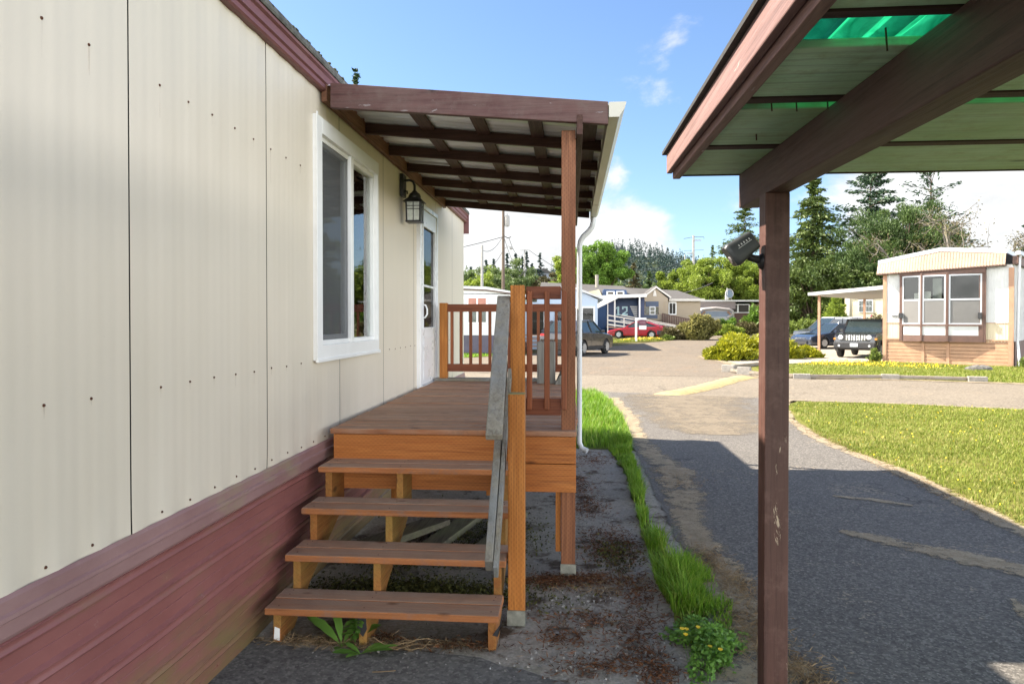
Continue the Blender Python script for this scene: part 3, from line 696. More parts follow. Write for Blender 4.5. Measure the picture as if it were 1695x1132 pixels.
# =====================================================  ground, roads, lawns
def lin(pts): return [tuple(p) for p in pts]
def mk_asphalt(name, base, sand, sandlo=.60, speck=.5, fine=150):
    t = NT(name); v = t.coord(seed=False)
    f = t.noise(v, .45, 5, .6); f2 = t.noise(v, 26, 5, .7); f3 = t.noise(v, fine, 3, .7)
    col = t.ramp(f2, [(.3, [x*.72 for x in base]), (.7, [x*1.25 for x in base])])
    vo = t.n('TexVoronoi', {'Vector': v, 'Scale': fine*.55})
    r_ = t.n('TexWhiteNoise', {'Vector': vo.outputs['Color']}).outputs['Value']
    st = t.math('MULTIPLY', t.math('GREATER_THAN', r_, .80), t.math('LESS_THAN', vo.outputs['Distance'], .42))
    col = t.mix(t.math('MULTIPLY', st, speck), col, (.30, .28, .25))
    col = t.mix(t.ramp(r_, [(0, .45), (.25, 0.0)]), col, [x*.3 for x in base])
    cs = t.n('TexVoronoi', {'Vector': v, 'Scale': fine*.42})
    cw2 = t.n('TexWhiteNoise', {'Vector': cs.outputs['Color']}).outputs['Value']
    col = t.mix(t.ramp(cw2, [(.0, .55), (.35, 0.0)]), col, [x*.4 for x in base])
    col = t.mix(t.ramp(cw2, [(.70, 0.0), (1.0, speck)]), col, [min(1, x*2.1) for x in base])
    s2 = t.math('ADD', t.math('MULTIPLY', t.noise(v, 1.1, 9, .74, .6), .72), t.math('MULTIPLY', t.math('ADD', f3, cw2), .14))
    col = t.mix(t.ramp(s2, [(sandlo, 0.0), (sandlo+.035, .85)]), col, sand)
    col = t.mix(t.ramp(f, [(.4, 0.0), (.75, .3)]), col, [x*1.5 for x in base])
    # hairline cracks
    cw = t.noise(v, 1.4, 4, .6, 0, 'Color')
    cv = t.n('VectorMath', {0: v, 1: t.n('VectorMath', {0: cw, 1: (.5, .5, .5)}, operation='SUBTRACT').outputs[0]}, operation='ADD').outputs[0]
    ck = t.n('TexVoronoi', {'Vector': cv, 'Scale': .42}, feature='DISTANCE_TO_EDGE').outputs['Distance']
    gate = t.ramp(t.noise(v, .33, 2, .5), [(.48, 0.0), (.56, 1.0)])
    col = t.mix(t.math('MULTIPLY', t.ramp(ck, [(.002, .75), (.008, 0.0)]), gate), col, [x*.35 for x in base])
    hgt = t.math('ADD', t.math('MULTIPLY', vo.outputs['Distance'], -.6), t.math('MULTIPLY', f3, .5))
    t.bump(hgt, .55, .006)
    return t.set(col, .88, 0, .25)
M_DRIVE = mk_asphalt('driveway asphalt', (.115, .106, .095), (.30, .245, .17), .60, .55, 140)
M_STREET = mk_asphalt('street asphalt', (.175, .148, .112), (.30, .22, .14), .62, .3, 60)
M_LANE = mk_asphalt('old patched asphalt', (.15, .124, .094), (.26, .17, .10), .585, .3, 60)
def mk_slab():
    t = NT('broken concrete'); v = t.coord(seed=False)
    f = t.noise(v, 3.2, 6, .7); f2 = t.noise(v, 45, 4, .7)
    col = t.ramp(f2, [(.3, (.20, .182, .155)), (.7, (.37, .34, .29))])
    sp = t.n('TexVoronoi', {'Vector': v, 'Scale': 55})
    w = t.n('TexWhiteNoise', {'Vector': sp.outputs['Color']}).outputs['Value']
    col = t.mix(t.math('MULTIPLY', t.math('GREATER_THAN', w, .86), t.math('LESS_THAN', sp.outputs['Distance'], .4)), col, (.34, .32, .29))
    col = t.mix(t.ramp(f, [(.52, 0.0), (.62, .9)]), col, t.mix(f2, (.025, .016, .010), (.085, .048, .026)))
    pale = t.noise(v, 5.5, 5, .7)
    col = t.mix(t.ramp(pale, [(.60, 0.0), (.68, .6)]), col, (.33, .33, .33))
    ms = t.noise(v, 2.0, 5, .7)
    col = t.mix(t.ramp(ms, [(.60, 0.0), (.70, .5)]), col, (.075, .075, .02))
    t.bump(t.math('ADD', t.math('MULTIPLY', f, 1.2), t.math('MULTIPLY', f2, .6)), .7, .012)
    return t.set(col, .92, 0, .2)
M_SLAB = mk_slab()
M_DARKASPH = mk_asphalt('dark slab edge', (.125, .12, .112), (.20, .175, .13), .66, .35, 120)
def mk_dry_or_sunlit(name='dry sandy margin', c1=(.24, .19, .125), c2=(.42, .35, .25), r0=.60, r1=.84, top=.8):
    t = NT(name); v = t.coord(seed=False)
    f = t.noise(v, 9, 6, .75); f2 = t.noise(t.coord(scale=(1, 1, 1), seed=False), 60, 4, .7)
    col = t.ramp(f, [(.3, c1), (.7, c2)])
    col = t.mix(t.ramp(f2, [(.5, 0.0), (.7, .5)]), col, (.10, .07, .04))
    a = t.n('Attribute', attribute_name='edge')
    al = t.math('ADD', a.outputs['Fac'], t.math('MULTIPLY', t.math('ADD', t.math('SUBTRACT', t.noise(v, 2.6, 8, .75, .5), .5), t.math('MULTIPLY', t.math('SUBTRACT', t.noise(v, 17, 6, .8), .5), .55)), 2.6))
    t.bump(f2, .6, .008); t.set(col, .95, 0, .15)
    tr = t.n('BsdfTransparent'); mx = t.n('MixShader', {0: t.ramp(al, [(r0, 0.0), (r1, top)]), 1: tr.outputs[0], 2: t.b.outputs[0]})
    t.link(mx.outputs[0], t.out.inputs[0]); return t.m
M_DRY = mk_dry_or_sunlit()
M_SUNLIT = mk_dry_or_sunlit('sunlit driveway tan', (.16, .135, .10), (.24, .20, .15), .2, 1.3, .85)  # sunlit tan of the asphalt, painted as a see-through film
def mk_soil(name, c1, c2, c3, s1=2.0):
    t = NT(name); v = t.coord(seed=False)
    f = t.noise(v, s1, 6, .7); f2 = t.noise(v, 38, 4, .75)
    col = t.mix(t.ramp(f, [(.4, 0.0), (.6, 1.0)]), t.ramp(f2, [(.3, [x*.6 for x in c1]), (.7, c1)]), t.ramp(f2, [(.3, [x*.7 for x in c2]), (.7, c2)]))
    col = t.mix(t.ramp(t.noise(v, .7, 5, .65), [(.52, 0.0), (.66, .65)]), col, c3)
    t.bump(f2, .8, .03)
    return t.set(col, .95, 0, .1)
M_LAWN = mk_soil('mown lawn ground', (.155, .175, .028), (.19, .19, .045), (.26, .22, .08), 1.2)
M_LAWN2 = mk_soil('lush lawn ground', (.09, .15, .02), (.13, .17, .03), (.2, .18, .05), 1.2)
M_GROUND = mk_soil('rough park ground', (.14, .125, .06), (.12, .13, .04), (.24, .19, .12), .25)
M_GRAVEL = mk_asphalt('pale gravel drive', (.30, .265, .215), (.36, .28, .19), .6, .4, 60)
YS = [-60, 40, 120, 400]
def sheet(name, pts, dz, mat, jit=0, step=.25, kind=True):
    """a ground polygon lying dz above the terrain; edges can be made ragged"""
    out = []
    for i, p in enumerate(pts):
        q = pts[(i+1) % len(pts)]; n = max(1, int(math.hypot(q[0]-p[0], q[1]-p[1])/step)) if jit else max(1, int(math.hypot(q[0]-p[0], q[1]-p[1])/8))
        for k in range(n):
            u = k/n; j = jit*(rnd.random()-.5) if k else 0; j2 = jit*(rnd.random()-.5) if k else 0
            out.append((p[0]+(q[0]-p[0])*u+j, p[1]+(q[1]-p[1])*u+j2))
    bm = bmesh.new(); vs = [bm.verts.new((x, y, 0)) for x, y in out]; bm.faces.new(vs)
    bmesh.ops.triangulate(bm, faces=bm.faces[:])
    for yy in (40, 120):
        bmesh.ops.bisect_plane(bm, geom=bm.verts[:]+bm.edges[:]+bm.faces[:], plane_co=(0, yy, 0), plane_no=(0, 1, 0))
    for v in bm.verts: v.co.z = h(v.co.y)+dz
    bm.normal_update()
    for f in bm.faces:
        if f.normal.z < 0: f.normal_flip()
    me = bpy.data.meshes.new(name); bm.to_mesh(me); bm.free(); me.materials.append(mat)
    o = bpy.data.objects.new(name, me); COL.objects.link(o)
    if kind: struct(o)
    return o
def big_ground():
    m = MB()
    for y0, y1 in ((-300, 40), (40, 120), (120, 2400)):
        m.add([(-2200, y0, h(y0)-.03), (2200, y0, h(y0)-.03), (2200, y1, h(y1)-.03), (-2200, y1, h(y1)-.03)], [(0, 1, 2, 3)])
    struct(m.build('ground', M_GROUND))
big_ground()
sheet('cross_street', [(-60, 33.5), (-20, 26.2), (-3, 22.6), (6.2, 21.4), (9.4, 20.7), (12, 19.7), (16, 18.6), (60, 7.5), (60, 1.5), (16, 11.4), (8.5, 14.15), (6.8, 14.9), (4.6, 15.3), (3.75, 15.4), (.9, 16.2), (-3, 17.1), (-20, 20.6), (-60, 28)], .004, M_STREET, .12)
sheet('lane', [(-6, 23.0), (6.35, 21.2), (6.0, 23.2), (5.6, 25.4), (6.3, 29), (6.1, 31.2), (6.3, 34), (8.8, 45), (12.5, 60), (16.5, 78), (17.5, 86), (13.0, 86), (12.6, 70), (10.0, 60), (7.3, 53.5), (3.4, 46.5), (-.5, 39), (-3.5, 33), (-6, 30)], .008, M_LANE, .12)
sheet('driveway', [(.80, -6), (3.55, -6), (3.58, 5.8), (3.66, 8.3), (3.52, 9.6), (3.5, 10.8), (3.72, 12.4), (4.05, 14.2), (4.6, 15.6), (.55, 16.9), (.78, 14.5), (.85, 12.5), (.82, 10.5)], .012, M_DRIVE, .05, .15)
sheet('slab', [(-1.72, 2.7), (.95, 2.7), (.95, 4.6), (.95, 6), (.98, 7.4), (.98, 9.0), (.5, 9.6), (-1.72, 9.4)], .006, M_SLAB, .05, .15)
sheet('slab_apron', [(-1.72, -6), (.78, -6), (.75, 2.5), (.5, 3.12), (-.1, 3.32), (-.45, 3.5), (-.8, 3.55), (-1.2, 3.5), (-1.72, 3.6)], .010, M_DARKASPH, .04, .1)
sheet('lawn_front', [(3.60, -6), (3.60, 5.8), (3.68, 8.3), (3.56, 9.6), (3.55, 10.8), (3.8, 12.4), (4.1, 14.2), (4.7, 15.2), (6.8, 14.8), (8.6, 14.05), (16, 11.2), (40, 5.5), (40, -6)], .009, M_LAWN, .08, .2)
sheet('lawn_side', [(-1.8, 9.4), (.5, 9.3), (.86, 10.5), (.88, 12.5), (.8, 14.5), (.55, 16.6), (-3, 17.2), (-12, 18.9), (-12, 11)], .014, M_LAWN2, .08, .2)
sheet('grass_verge_ground', [(.62, 3.6), (.74, 3.7), (.80, 4.4), (.70, 5.2), (.64, 6.1), (.70, 7.2), (.74, 8), (.76, 9.2), (.86, 10.5), (.5, 9.3), (.60, 7.4), (.57, 6), (.56, 5), (.58, 4.3)], .015, M_LAWN2, .05, .12)
sheet('lawn_across', [(6.3, 21.55), (9.4, 20.95), (12, 19.95), (16, 18.85), (40, 12.8), (44, 18), (22, 24), (15.9, 26.9), (12.5, 29.6), (9.8, 29.2), (6.4, 26.0), (5.9, 23.4)], .010, M_LAWN, .1, .25)
sheet('neighbour_driveway', [(6.2, 26.5), (9.8, 29.4), (12.6, 29.7), (22, 42), (24, 52), (12, 46), (8.6, 41), (6.6, 34), (6.4, 29.2)], .011, M_GRAVEL, .1, .3)
sheet('lawn_white_house', [(-14, 29.5), (-6.2, 29.8), (-3.8, 33), (-3.3, 35.5), (-14, 35.5)], .010, M_LAWN2, .12, .3)
sheet('pavement_strip', [(-14, 27.6), (-6.1, 26.6), (-6.0, 29.8), (-14, 29.5)], .007, M_GRAVEL, .1, .3)
sheet('lawn_island', [(2.9, 49.6), (7.2, 53.4), (8.2, 55.3), (7.6, 57.2), (5.5, 57.4), (3.8, 55.2), (2.4, 51.6)], .010, M_LAWN, .15, .3)
# dry sandy margins and the painted sunlit driveway film, with ragged alpha edges
def margin(name, pts, w, dz, mat=None):
    m = MB(); n = len(pts); V = []; E = []
    N = 6
    for i, (x, y) in enumerate(pts):
        j = min(i+1, n-1); k = max(i-1, 0); dx, dy = pts[j][0]-pts[k][0], pts[j][1]-pts[k][1]; L = math.hypot(dx, dy); nx, ny = dy/L, -dx/L
        for a in range(N+1):
            s = (a/N-.5)*2; V.append((x+nx*s*w[i], y+ny*s*w[i], h(y)+dz)); E.append(1-s*s)
    F = [(i*(N+1)+a, i*(N+1)+a+1, (i+1)*(N+1)+a+1, (i+1)*(N+1)+a) for i in range(n-1) for a in range(N)]
    me = bpy.data.meshes.new(name); me.from_pydata(V, [], F)
    a = me.attributes.new('edge', 'FLOAT', 'POINT'); a.data.foreach_set('value', E)
    me.materials.append(mat or M_DRY); o = bpy.data.objects.new(name, me); COL.objects.link(o); return struct(o)
margin('dry_margin', [(.86, 2), (.92, 3.2), (.98, 4), (1.0, 5), (.98, 6), (1.1, 7), (1.15, 8), (1.02, 9), (.95, 10.5), (.98, 11.5), (1.0, 12.6), (.95, 14), (.9, 15.5)], [.34, .34, .30, .22, .22, .30, .36, .26, .2, .26, .3, .22, .3], .018)
margin('dry_margin', [(3.62, 2.0), (3.66, 4), (3.58, 5.8), (3.62, 7), (3.66, 8.3), (3.52, 9.6), (3.5, 10.8), (3.74, 12.4), (4.1, 14.2), (4.5, 15.3)], [.2, .2, .2, .2, .18, .16, .16, .14, .14, .2], .019)
margin('dry_margin', [(4.3, 15.45), (6.8, 14.85), (8.6, 14.1), (12, 12.8), (20, 10.4)], [.10, .10, .1, .1, .12], .0165)
margin('dry_margin', [(5.5, 22.2), (6.3, 21.45), (9.4, 20.8), (12, 19.8), (16, 18.7)], [.5, .30, .30, .4, .5], .0175)
margin('dry_margin', [(5.2, 24.5), (6.1, 26.5), (6.2, 29), (5.9, 31.0), (6.1, 34)], [.5, .5, .4, .5, .4], .0165)
margin('dry_margin', [(2.15, 5.85), (2.45, 5.55), (2.8, 5.25), (3.15, 4.95), (3.4, 4.75)], [.1, .2, .26, .22, .1], .0182)
margin('dry_margin', [(2.05, 3.2), (2.35, 3.6), (2.6, 4.1), (2.65, 4.5)], [.1, .2, .16, .06], .0183)
margin('dry_margin', [(2.5, 7.0), (2.8, 6.9), (3.1, 6.7)], [.06, .12, .06], .0185)
margin('sunlit_film', [(2.2, 10.6), (2.2, 11.2), (2.25, 12.5), (2.3, 14), (2.4, 15.2), (2.6, 16.2)], [.5, 1.0, 1.25, 1.45, 1.6, 1.7], .0178, M_SUNLIT)  # paints the sunlit tone onto the driveway beyond the home's shadow
# speed bump
def bumpm(m):
    A = [(1.74, 16.2), (2.25, 16.85), (3.0, 18.15), (4.1, 20.3), (5.0, 21.9)]; B = [(2.42, 16.05), (2.95, 16.8), (3.66, 18.0), (4.65, 20.0), (5.5, 21.4)]
    n = 24
    def f(u, v):
        t = u*(len(A)-1); i = min(int(t), len(A)-2); q = t-i
        a = Vector(A[i]).lerp(Vector(A[i+1]), q); b = Vector(B[i]).lerp(Vector(B[i+1]), q); p = a.lerp(b, v)
        e = min(1, min(u, 1-u)*14)
        return (p.x+.02*math.sin(u*40), p.y, .009+.075*math.sin(math.pi*v)**.8*e)
    m.grid(60, 10, f)
def mk_yellow():
    t = NT('worn yellow road paint'); v = t.coord(seed=False)
    n = t.noise(v, 7, 7, .75); col = t.ramp(n, [(.35, (.20, .17, .13)), (.44, (.36, .27, .13)), (.7, (.46, .36, .185))])
    t.bump(t.noise(v, 60, 3, .6), .3, .006); return t.set(col, .85, 0, .2)
o = part('speed_bump', mk_yellow(), None, bumpm, smooth=True); tag(o, 'worn yellow speed bump lying across the mouth of the street', 'speed bump')

# =====================================================  concrete blocks and timbers along the far lawn
M_CONC = m_plain('pale concrete', (.25, .23, .20), .9, 0, .25, 14, .5, 40)
M_TIMB = m_wood('weathered landscape timber', (.16, .125, .09), (.29, .24, .18), 0, .85, 0, (.25, .24, .22), .6)
KB = [(1207, 616), (1233, 620), (1329, 627), (1476, 628), (1621, 632)]
KP = [at(x, y, Z=0.01) for x, y in KB]
KL = ['upright pale concrete block at the street corner end of the timber edging', 'second pale concrete block of the timber edging, near the street corner', 'concrete block of the timber edging just right of the brown carport post', 'concrete block of the timber edging below the bay window', 'last concrete block of the timber edging, beside the dark rock']
for i, (p, l) in enumerate(zip(KP, KL)):
    ang = math.atan2(-.9, 3.3) if i > 1 else -.5
    w = .20 if i < 2 else .23; hh_ = .24 if i < 2 else .15
    def blk(m, w=w, hh_=hh_): m.box(-w, w, -.1, .1, 0, hh_); 
    m = MB(); blk(m); m.xform(Matrix.Translation((p.x, p.y+.1, .0)) @ Matrix.Rotation(ang, 4, 'Z'))
    tag(m.build('concrete_block', M_CONC, None, bevel=.015), l, 'block', 'concrete blocks of the lawn edging')
TL = ['short landscape timber between the two corner concrete blocks', 'landscape timber running behind the brown carport post', 'landscape timber along the far lawn left of the bay window', 'landscape timber along the far lawn under the bay window']
for i, l in enumerate(TL):
    a, b = KP[i], KP[i+1]; d = (b-a).normalized()
    m = MB().rr(); m.beam(a+d*.22+Vector((0, .12, .07)), b-d*.24+Vector((0, .12, .07)), .10, .10)
    tag(m.build('landscape_timber', M_TIMB, None, bevel=.02), l, 'timber', 'timbers of the lawn edging')
a = at(1209, 606, Z=.1); b = at(1300, 597, Z=.1)
m = MB().rr(); m.beam((a.x, a.y, .08), (b.x, b.y, .08), .12, .12); tag(m.build('landscape_timber', M_TIMB, None, bevel=.02), 'landscape timber at the back of the corner, in front of the golden juniper', 'timber', 'timbers of the lawn edging')
p = at(1627, 614, Z=0)
def rock(m):
    rr_ = random.Random(4)
    m.grid(14, 8, lambda u, v: (p.x+math.cos(u*2*math.pi)*(.42*math.cos(v*1.5))*(1+.15*math.sin(u*17)), p.y+.2+math.sin(u*2*math.pi)*.26*math.cos(v*1.5), .01+.17*math.sin(v*1.5)**.6*(1+.12*math.sin(u*23))))
tag(part('rock', m_plain('dark lichened rock', (.10, .095, .085), .9, 0, .9, 9, .7, 25), None, rock, smooth=True), 'dark flat topped rock in the grass under the bay window', 'rock')

# =====================================================  the house with the bay window, across the street
HP = (12.49, 29.55); HD = (.7950564, -.6065355); HN = (.6065355, .7950564)      # face direction, depth direction (away)
def H(u, z, t=0): return (HP[0]+HD[0]*u+HN[0]*t, HP[1]+HD[1]*u+HN[1]*t, z)
def hbox(m, u0, u1, z0, z1, t0, t1):
    vs = [H(u0, z0, t0), H(u1, z0, t0), H(u1, z0, t1), H(u0, z0, t1), H(u0, z1, t0), H(u1, z1, t0), H(u1, z1, t1), H(u0, z1, t1)]
    m.add(vs, [(0, 3, 2, 1), (4, 5, 6, 7), (0, 1, 5, 4), (1, 2, 6, 5), (2, 3, 7, 6), (3, 0, 4, 7)])
M_HWHITE = m_plain('white ribbed siding', (.50, .50, .49), .5, 0, .08, 2)
M_HCREAM = m_plain('cream ribbed siding', (.52, .44, .30), .5, 0, .1, 2)
M_HBROWN = m_plain('dark brown trim', (.10, .052, .038), .6, 0, .25, 5)
M_HTAN = m_plain('tan mansard metal', (.37, .255, .18), .45, 0, .1, 1.5)
M_HSKIRT = m_plain('orange tan skirting', (.36, .205, .12), .6, 0, .2, 2.5)
M_HTRIM = m_plain('tan corner trim', (.36, .2, .12), .6, 0, .15, 3)
M_FRAME = m_plain('silver window frame', (.45, .46, .48), .4, .2, .08, 4)
M_PANE = m_glass('far window glass', (.6, .62, .6), .03, .22)
h2 = thing('bay_window_house', 'white and tan mobile home with a three-part bay window across the street', 'mobile home', (*HP, 0))
def ribs(m, u0, u1, z0, z1, t, step=.1, dep=.005):
    n = int((u1-u0)/step*4)
    m.grid(max(4, n), 1, lambda a, b: H(u0+(u1-u0)*a, z0+(z1-z0)*b, t-dep*(1 if (a*(u1-u0)/step) % 1 < .3 else 0)))
part('body', M_HWHITE, h2, lambda m: (hbox(m, .03, 4.25, .9, 3.72, .05, 16.5)))
part('front_siding', M_HWHITE, h2, lambda m: (ribs(m, .10, .66, 1.6, 3.56, 0), ribs(m, 3.42, 4.14, 1.6, 3.58, 0)), split=True)
part('lower_siding', M_HCREAM, h2, lambda m: (ribs(m, .10, .66, .97, 1.585, .002), ribs(m, 3.42, 4.14, .9, 1.585, .002)), split=True)
part('belt_trim', M_HTRIM, h2, lambda m: (hbox(m, .08, .66, 1.575, 1.605, -.02, .02), hbox(m, 3.42, 4.17, 1.575, 1.605, -.02, .02)), split=True)
part('corner_trim', M_HTRIM, h2, lambda m: (hbox(m, -.02, .12, 0, 3.55, -.03, .05), hbox(m, 4.14, 4.30, .0, 3.6, -.03, .06)), split=True)
part('side_wall', M_HWHITE, h2, lambda m: [hbox(m, 4.25, 4.27, .9, 3.72, .2, 16.5)]+[hbox(m, 4.27, 4.28, .9, 3.72, .2+.2*k, .28+.2*k) for k in range(60)])
part('side_eave', M_HBROWN, h2, lambda m: (hbox(m, 4.25, 4.42, 3.72, 4.02, -.02, 16.5), hbox(m, 4.25, 4.33, .0, .92, .1, 16.4)), split=True)
def skirtm(m):
    z = .02
    while z < .93:
        hbox(m, .05, 4.22, z, z+.125, .0, .06); z += .135
part('skirting', M_HSKIRT, h2, skirtm, bevel=.008)
part('skirting_post', M_HTRIM, h2, lambda m: [hbox(m, u, u+.10, -.02, .93, -.035, .0) for u in (.0, 1.36, 2.2, 4.16)], split=True)
part('skirting_cap', M_HTRIM, h2, lambda m: (hbox(m, .02, 4.28, .935, .985, -.04, .05)))
part('skirting_backing', M_DARK, h2, lambda m: hbox(m, .05, 4.22, .0, .93, .065, .1))
# mansard with shallow arched roof line
def mans(m):
    n = 44; top = lambda u: np.interp(u, [-.18, 1.98, 4.12], [3.99, 4.36, 4.16])
    lo = lambda u: 3.53+.04*u
    for k in range(n):
        u0 = -.18+4.25*k/n; u1 = -.18+4.25*(k+1)/n; e = .022
        for a, b, dt in ((u0, u1-e, 0), (u1-e, u1, .012)):
            m.add([H(a, lo(a), -.34-dt), H(b, lo(b), -.34-dt), H(b, top(b), -.10-dt), H(a, top(a), -.10-dt)], [(0, 1, 2, 3)])
part('mansard', M_HTAN, h2, mans)
part('mansard_soffit', M_HBROWN, h2, lambda m: m.add([H(-.18, 3.50, -.345), H(4.07, 3.67, -.345), H(4.07, 3.67, .05), H(-.18, 3.50, .05), H(-.18, 3.55, -.345), H(4.07, 3.715, -.345), H(4.07, 3.715, .05), H(-.18, 3.55, .05)], [(0, 3, 2, 1), (4, 5, 6, 7), (0, 1, 5, 4), (1, 2, 6, 5), (2, 3, 7, 6), (3, 0, 4, 7)]))
def roof2(m):
    us = [-.18, .6, 1.3, 2.0, 2.7, 3.4, 4.1]; top = lambda u: np.interp(u, [-.18, 2.0, 4.12], [4.02, 4.40, 4.20])
    for t0, t1, e in ((-.14, -.06, 0), (-.06, 16.6, .0)):
        for a, b in zip(us, us[1:]):
            m.add([H(a, top(a)-.08, t0), H(b, top(b)-.08, t0), H(b, top(b)-.08, t1), H(a, top(a)-.08, t1), H(a, top(a)+.07, t0), H(b, top(b)+.07, t0), H(b, top(b)+.07, t1), H(a, top(a)+.07, t1)], [(0, 3, 2, 1), (4, 5, 6, 7), (0, 1, 5, 4), (1, 2, 6, 5), (2, 3, 7, 6), (3, 0, 4, 7)])
part('roof', M_FRAME, h2, roof2)
part('gutter', M_FRAME, h2, lambda m: hbox(m, 4.36, 4.52, 4.03, 4.16, -.3, 16.5))
part('downspout', M_FRAME, h2, lambda m: m.tube([H(4.46, 4.04, .1), H(4.44, 3.9, .1), H(4.40, .9, .1), H(4.50, .03, .0)], .05, 8))
# bay : three facets standing slightly proud
BAYU = [.66, 1.40, 2.26, 3.40]; BT = [-.10, -.30, -.30, -.10]
by = part('bay_window', M_HBROWN, h2, lambda m: (hbox(m, .60, 3.46, 3.44, 3.66, -.22, .02), hbox(m, 3.24, 3.46, .88, 3.5, -.12, .04), hbox(m, .60, .74, .9, 3.5, -.12, .04)))
for k in range(3):
    u0, u1 = BAYU[k], BAYU[k+1]; t0, t1 = BT[k], BT[k+1]
    def Q(a, z, off=0): return H(u0+(u1-u0)*a, z, t0+(t1-t0)*a+off)
    def qb(m, a0, a1, z0, z1, o0, o1):
        m.add([Q(a0, z0, o0), Q(a1, z0, o0), Q(a1, z0, o1), Q(a0, z0, o1), Q(a0, z1, o0), Q(a1, z1, o0), Q(a1, z1, o1), Q(a0, z1, o1)], [(0, 3, 2, 1), (4, 5, 6, 7), (0, 1, 5, 4), (1, 2, 6, 5), (2, 3, 7, 6), (3, 0, 4, 7)])
    e = .05/(u1-u0)
    w_ = part('window', M_FRAME, by, lambda m: (qb(m, .05, .05+e, 1.54, 3.42, -.01, .02), qb(m, .95-e, .95, 1.54, 3.42, -.01, .02), qb(m, .05+e, .95-e, 3.37, 3.42, -.01, .02), qb(m, .05+e, .95-e, 1.54, 1.59, -.01, .02), qb(m, .05+e, .95-e, 2.45, 2.51, -.012, .02)))
    # top sashes are clear, bottom sashes carry a grey screen
    part('pane', M_PANE, by, lambda m: qb(m, .05+e, .95-e, 2.51, 3.37, .004, .012))
    part('screen', m_plain('grey window screen', (.135, .13, .125), .7, 0, .1, 2), by, lambda m: qb(m, .05+e, .95-e, 1.59, 2.45, .002, .012))
    part('apron_panel', M_HWHITE, by, lambda m: qb(m, .02, .98, 1.13, 1.48, .01, .03))
    part('mullion', M_HBROWN, by, lambda m: (qb(m, -.0, .045, .9, 3.5, -.03, .03), qb(m, .955, 1.0, .9, 3.5, -.032, .028), qb(m, .045, .955, 1.48, 1.538, -.035, .02), qb(m, .045, .955, .88, 1.13, -.005, .03), qb(m, .045, .955, 3.42, 3.5, -.005, .03)))
part('bay_interior', M_INT, h2, lambda m: hbox(m, .7, 3.36, .95, 3.45, .03, .046))
part('curtain', M_WHITE, h2, lambda m: (hbox(m, 1.75, 2.05, 2.3, 3.3, -.12, -.1), hbox(m, 1.1, 1.35, 2.2, 2.75, -.03, -.01), hbox(m, 1.5, 1.72, 2.5, 2.8, -.26, -.25)), split=True)
part('wall_light', M_BLACK, h2, lambda m: (hbox(m, .60, .72, 1.78, 1.98, -.25, -.13), hbox(m, 3.24, 3.36, 1.75, 1.98, -.25, -.13)), split=True)
part('vent', M_BLACK, h2, lambda m: hbox(m, .30, .52, 1.84, 1.88, -.03, -.0))
# its side carport
cp2 = thing('side_carport', 'flat white side carport with brown posts left of the bay window house', 'carport', H(-2, 0, 8))
def cproof(m):
    m.add([H(-4.25, 2.88, 3.6), H(-.03, 3.14, 3.6), H(-.03, 3.14, 13), H(-4.25, 2.88, 13), H(-4.25, 3.02, 3.6), H(-.03, 3.32, 3.6), H(-.03, 3.32, 13), H(-4.25, 3.02, 13)], [(0, 3, 2, 1), (4, 5, 6, 7), (0, 1, 5, 4), (1, 2, 6, 5), (2, 3, 7, 6), (3, 0, 4, 7)])
part('roof', M_HWHITE, cp2, cproof)
part('roof_pan', M_HCREAM, cp2, lambda m: [m.add([H(-4.2, 2.865-.012, 3.75+.3*k), H(-.05, 3.12-.012, 3.75+.3*k), H(-.05, 3.12-.012, 3.8+.3*k), H(-4.2, 2.865-.012, 3.8+.3*k)], [(0, 1, 2, 3)]) for k in range(30)])
for t in (4.34, 11.6): part('post', M_HTRIM, cp2, lambda m: hbox(m, -4.02, -3.91, 0.02, 2.885, t-.05, t+.05))

# =====================================================  cream house behind the carport
P3 = at(1398, 545, Y=53); 
h3 = thing('cream_house', 'cream mobile home with a small paned window behind the side carport', 'mobile home', (P3.x, P3.y, .1))
M_CREAMH = m_plain('cream lap siding', (.56, .49, .33), .6, 0, .08, 2)
def G(u, z, t=0): return (P3.x+HD[0]*u+HN[0]*t, P3.y+HD[1]*u+HN[1]*t, z)
def gbox(m, u0, u1, z0, z1, t0, t1):
    vs = [G(u0, z0, t0), G(u1, z0, t0), G(u1, z0, t1), G(u0, z0, t1), G(u0, z1, t0), G(u1, z1, t0), G(u1, z1, t1), G(u0, z1, t1)]
    m.add(vs, [(0, 3, 2, 1), (4, 5, 6, 7), (0, 1, 5, 4), (1, 2, 6, 5), (2, 3, 7, 6), (3, 0, 4, 7)])
part('wall', M_CREAMH, h3, lambda m: gbox(m, 0, 8, .1, 3.75, 0, 6))
part('roof', M_HBROWN, h3, lambda m: gbox(m, -.3, 8.3, 3.75, 3.95, -.3, 6.3))
part('downspout', M_HWHITE, h3, lambda m: gbox(m, .15, .35, .15, 3.7, -.08, -.01))
w_ = part('window', M_HWHITE, h3, lambda m: gbox(m, .95, 1.9, 2.25, 3.15, -.06, -.01))
part('pane', M_PANE, w_, lambda m: [gbox(m, a, a+.17, b, b+.36, -.075, -.061) for a in (1.0, 1.2, 1.46, 1.66) for b in (2.32, 2.72)], split=True)

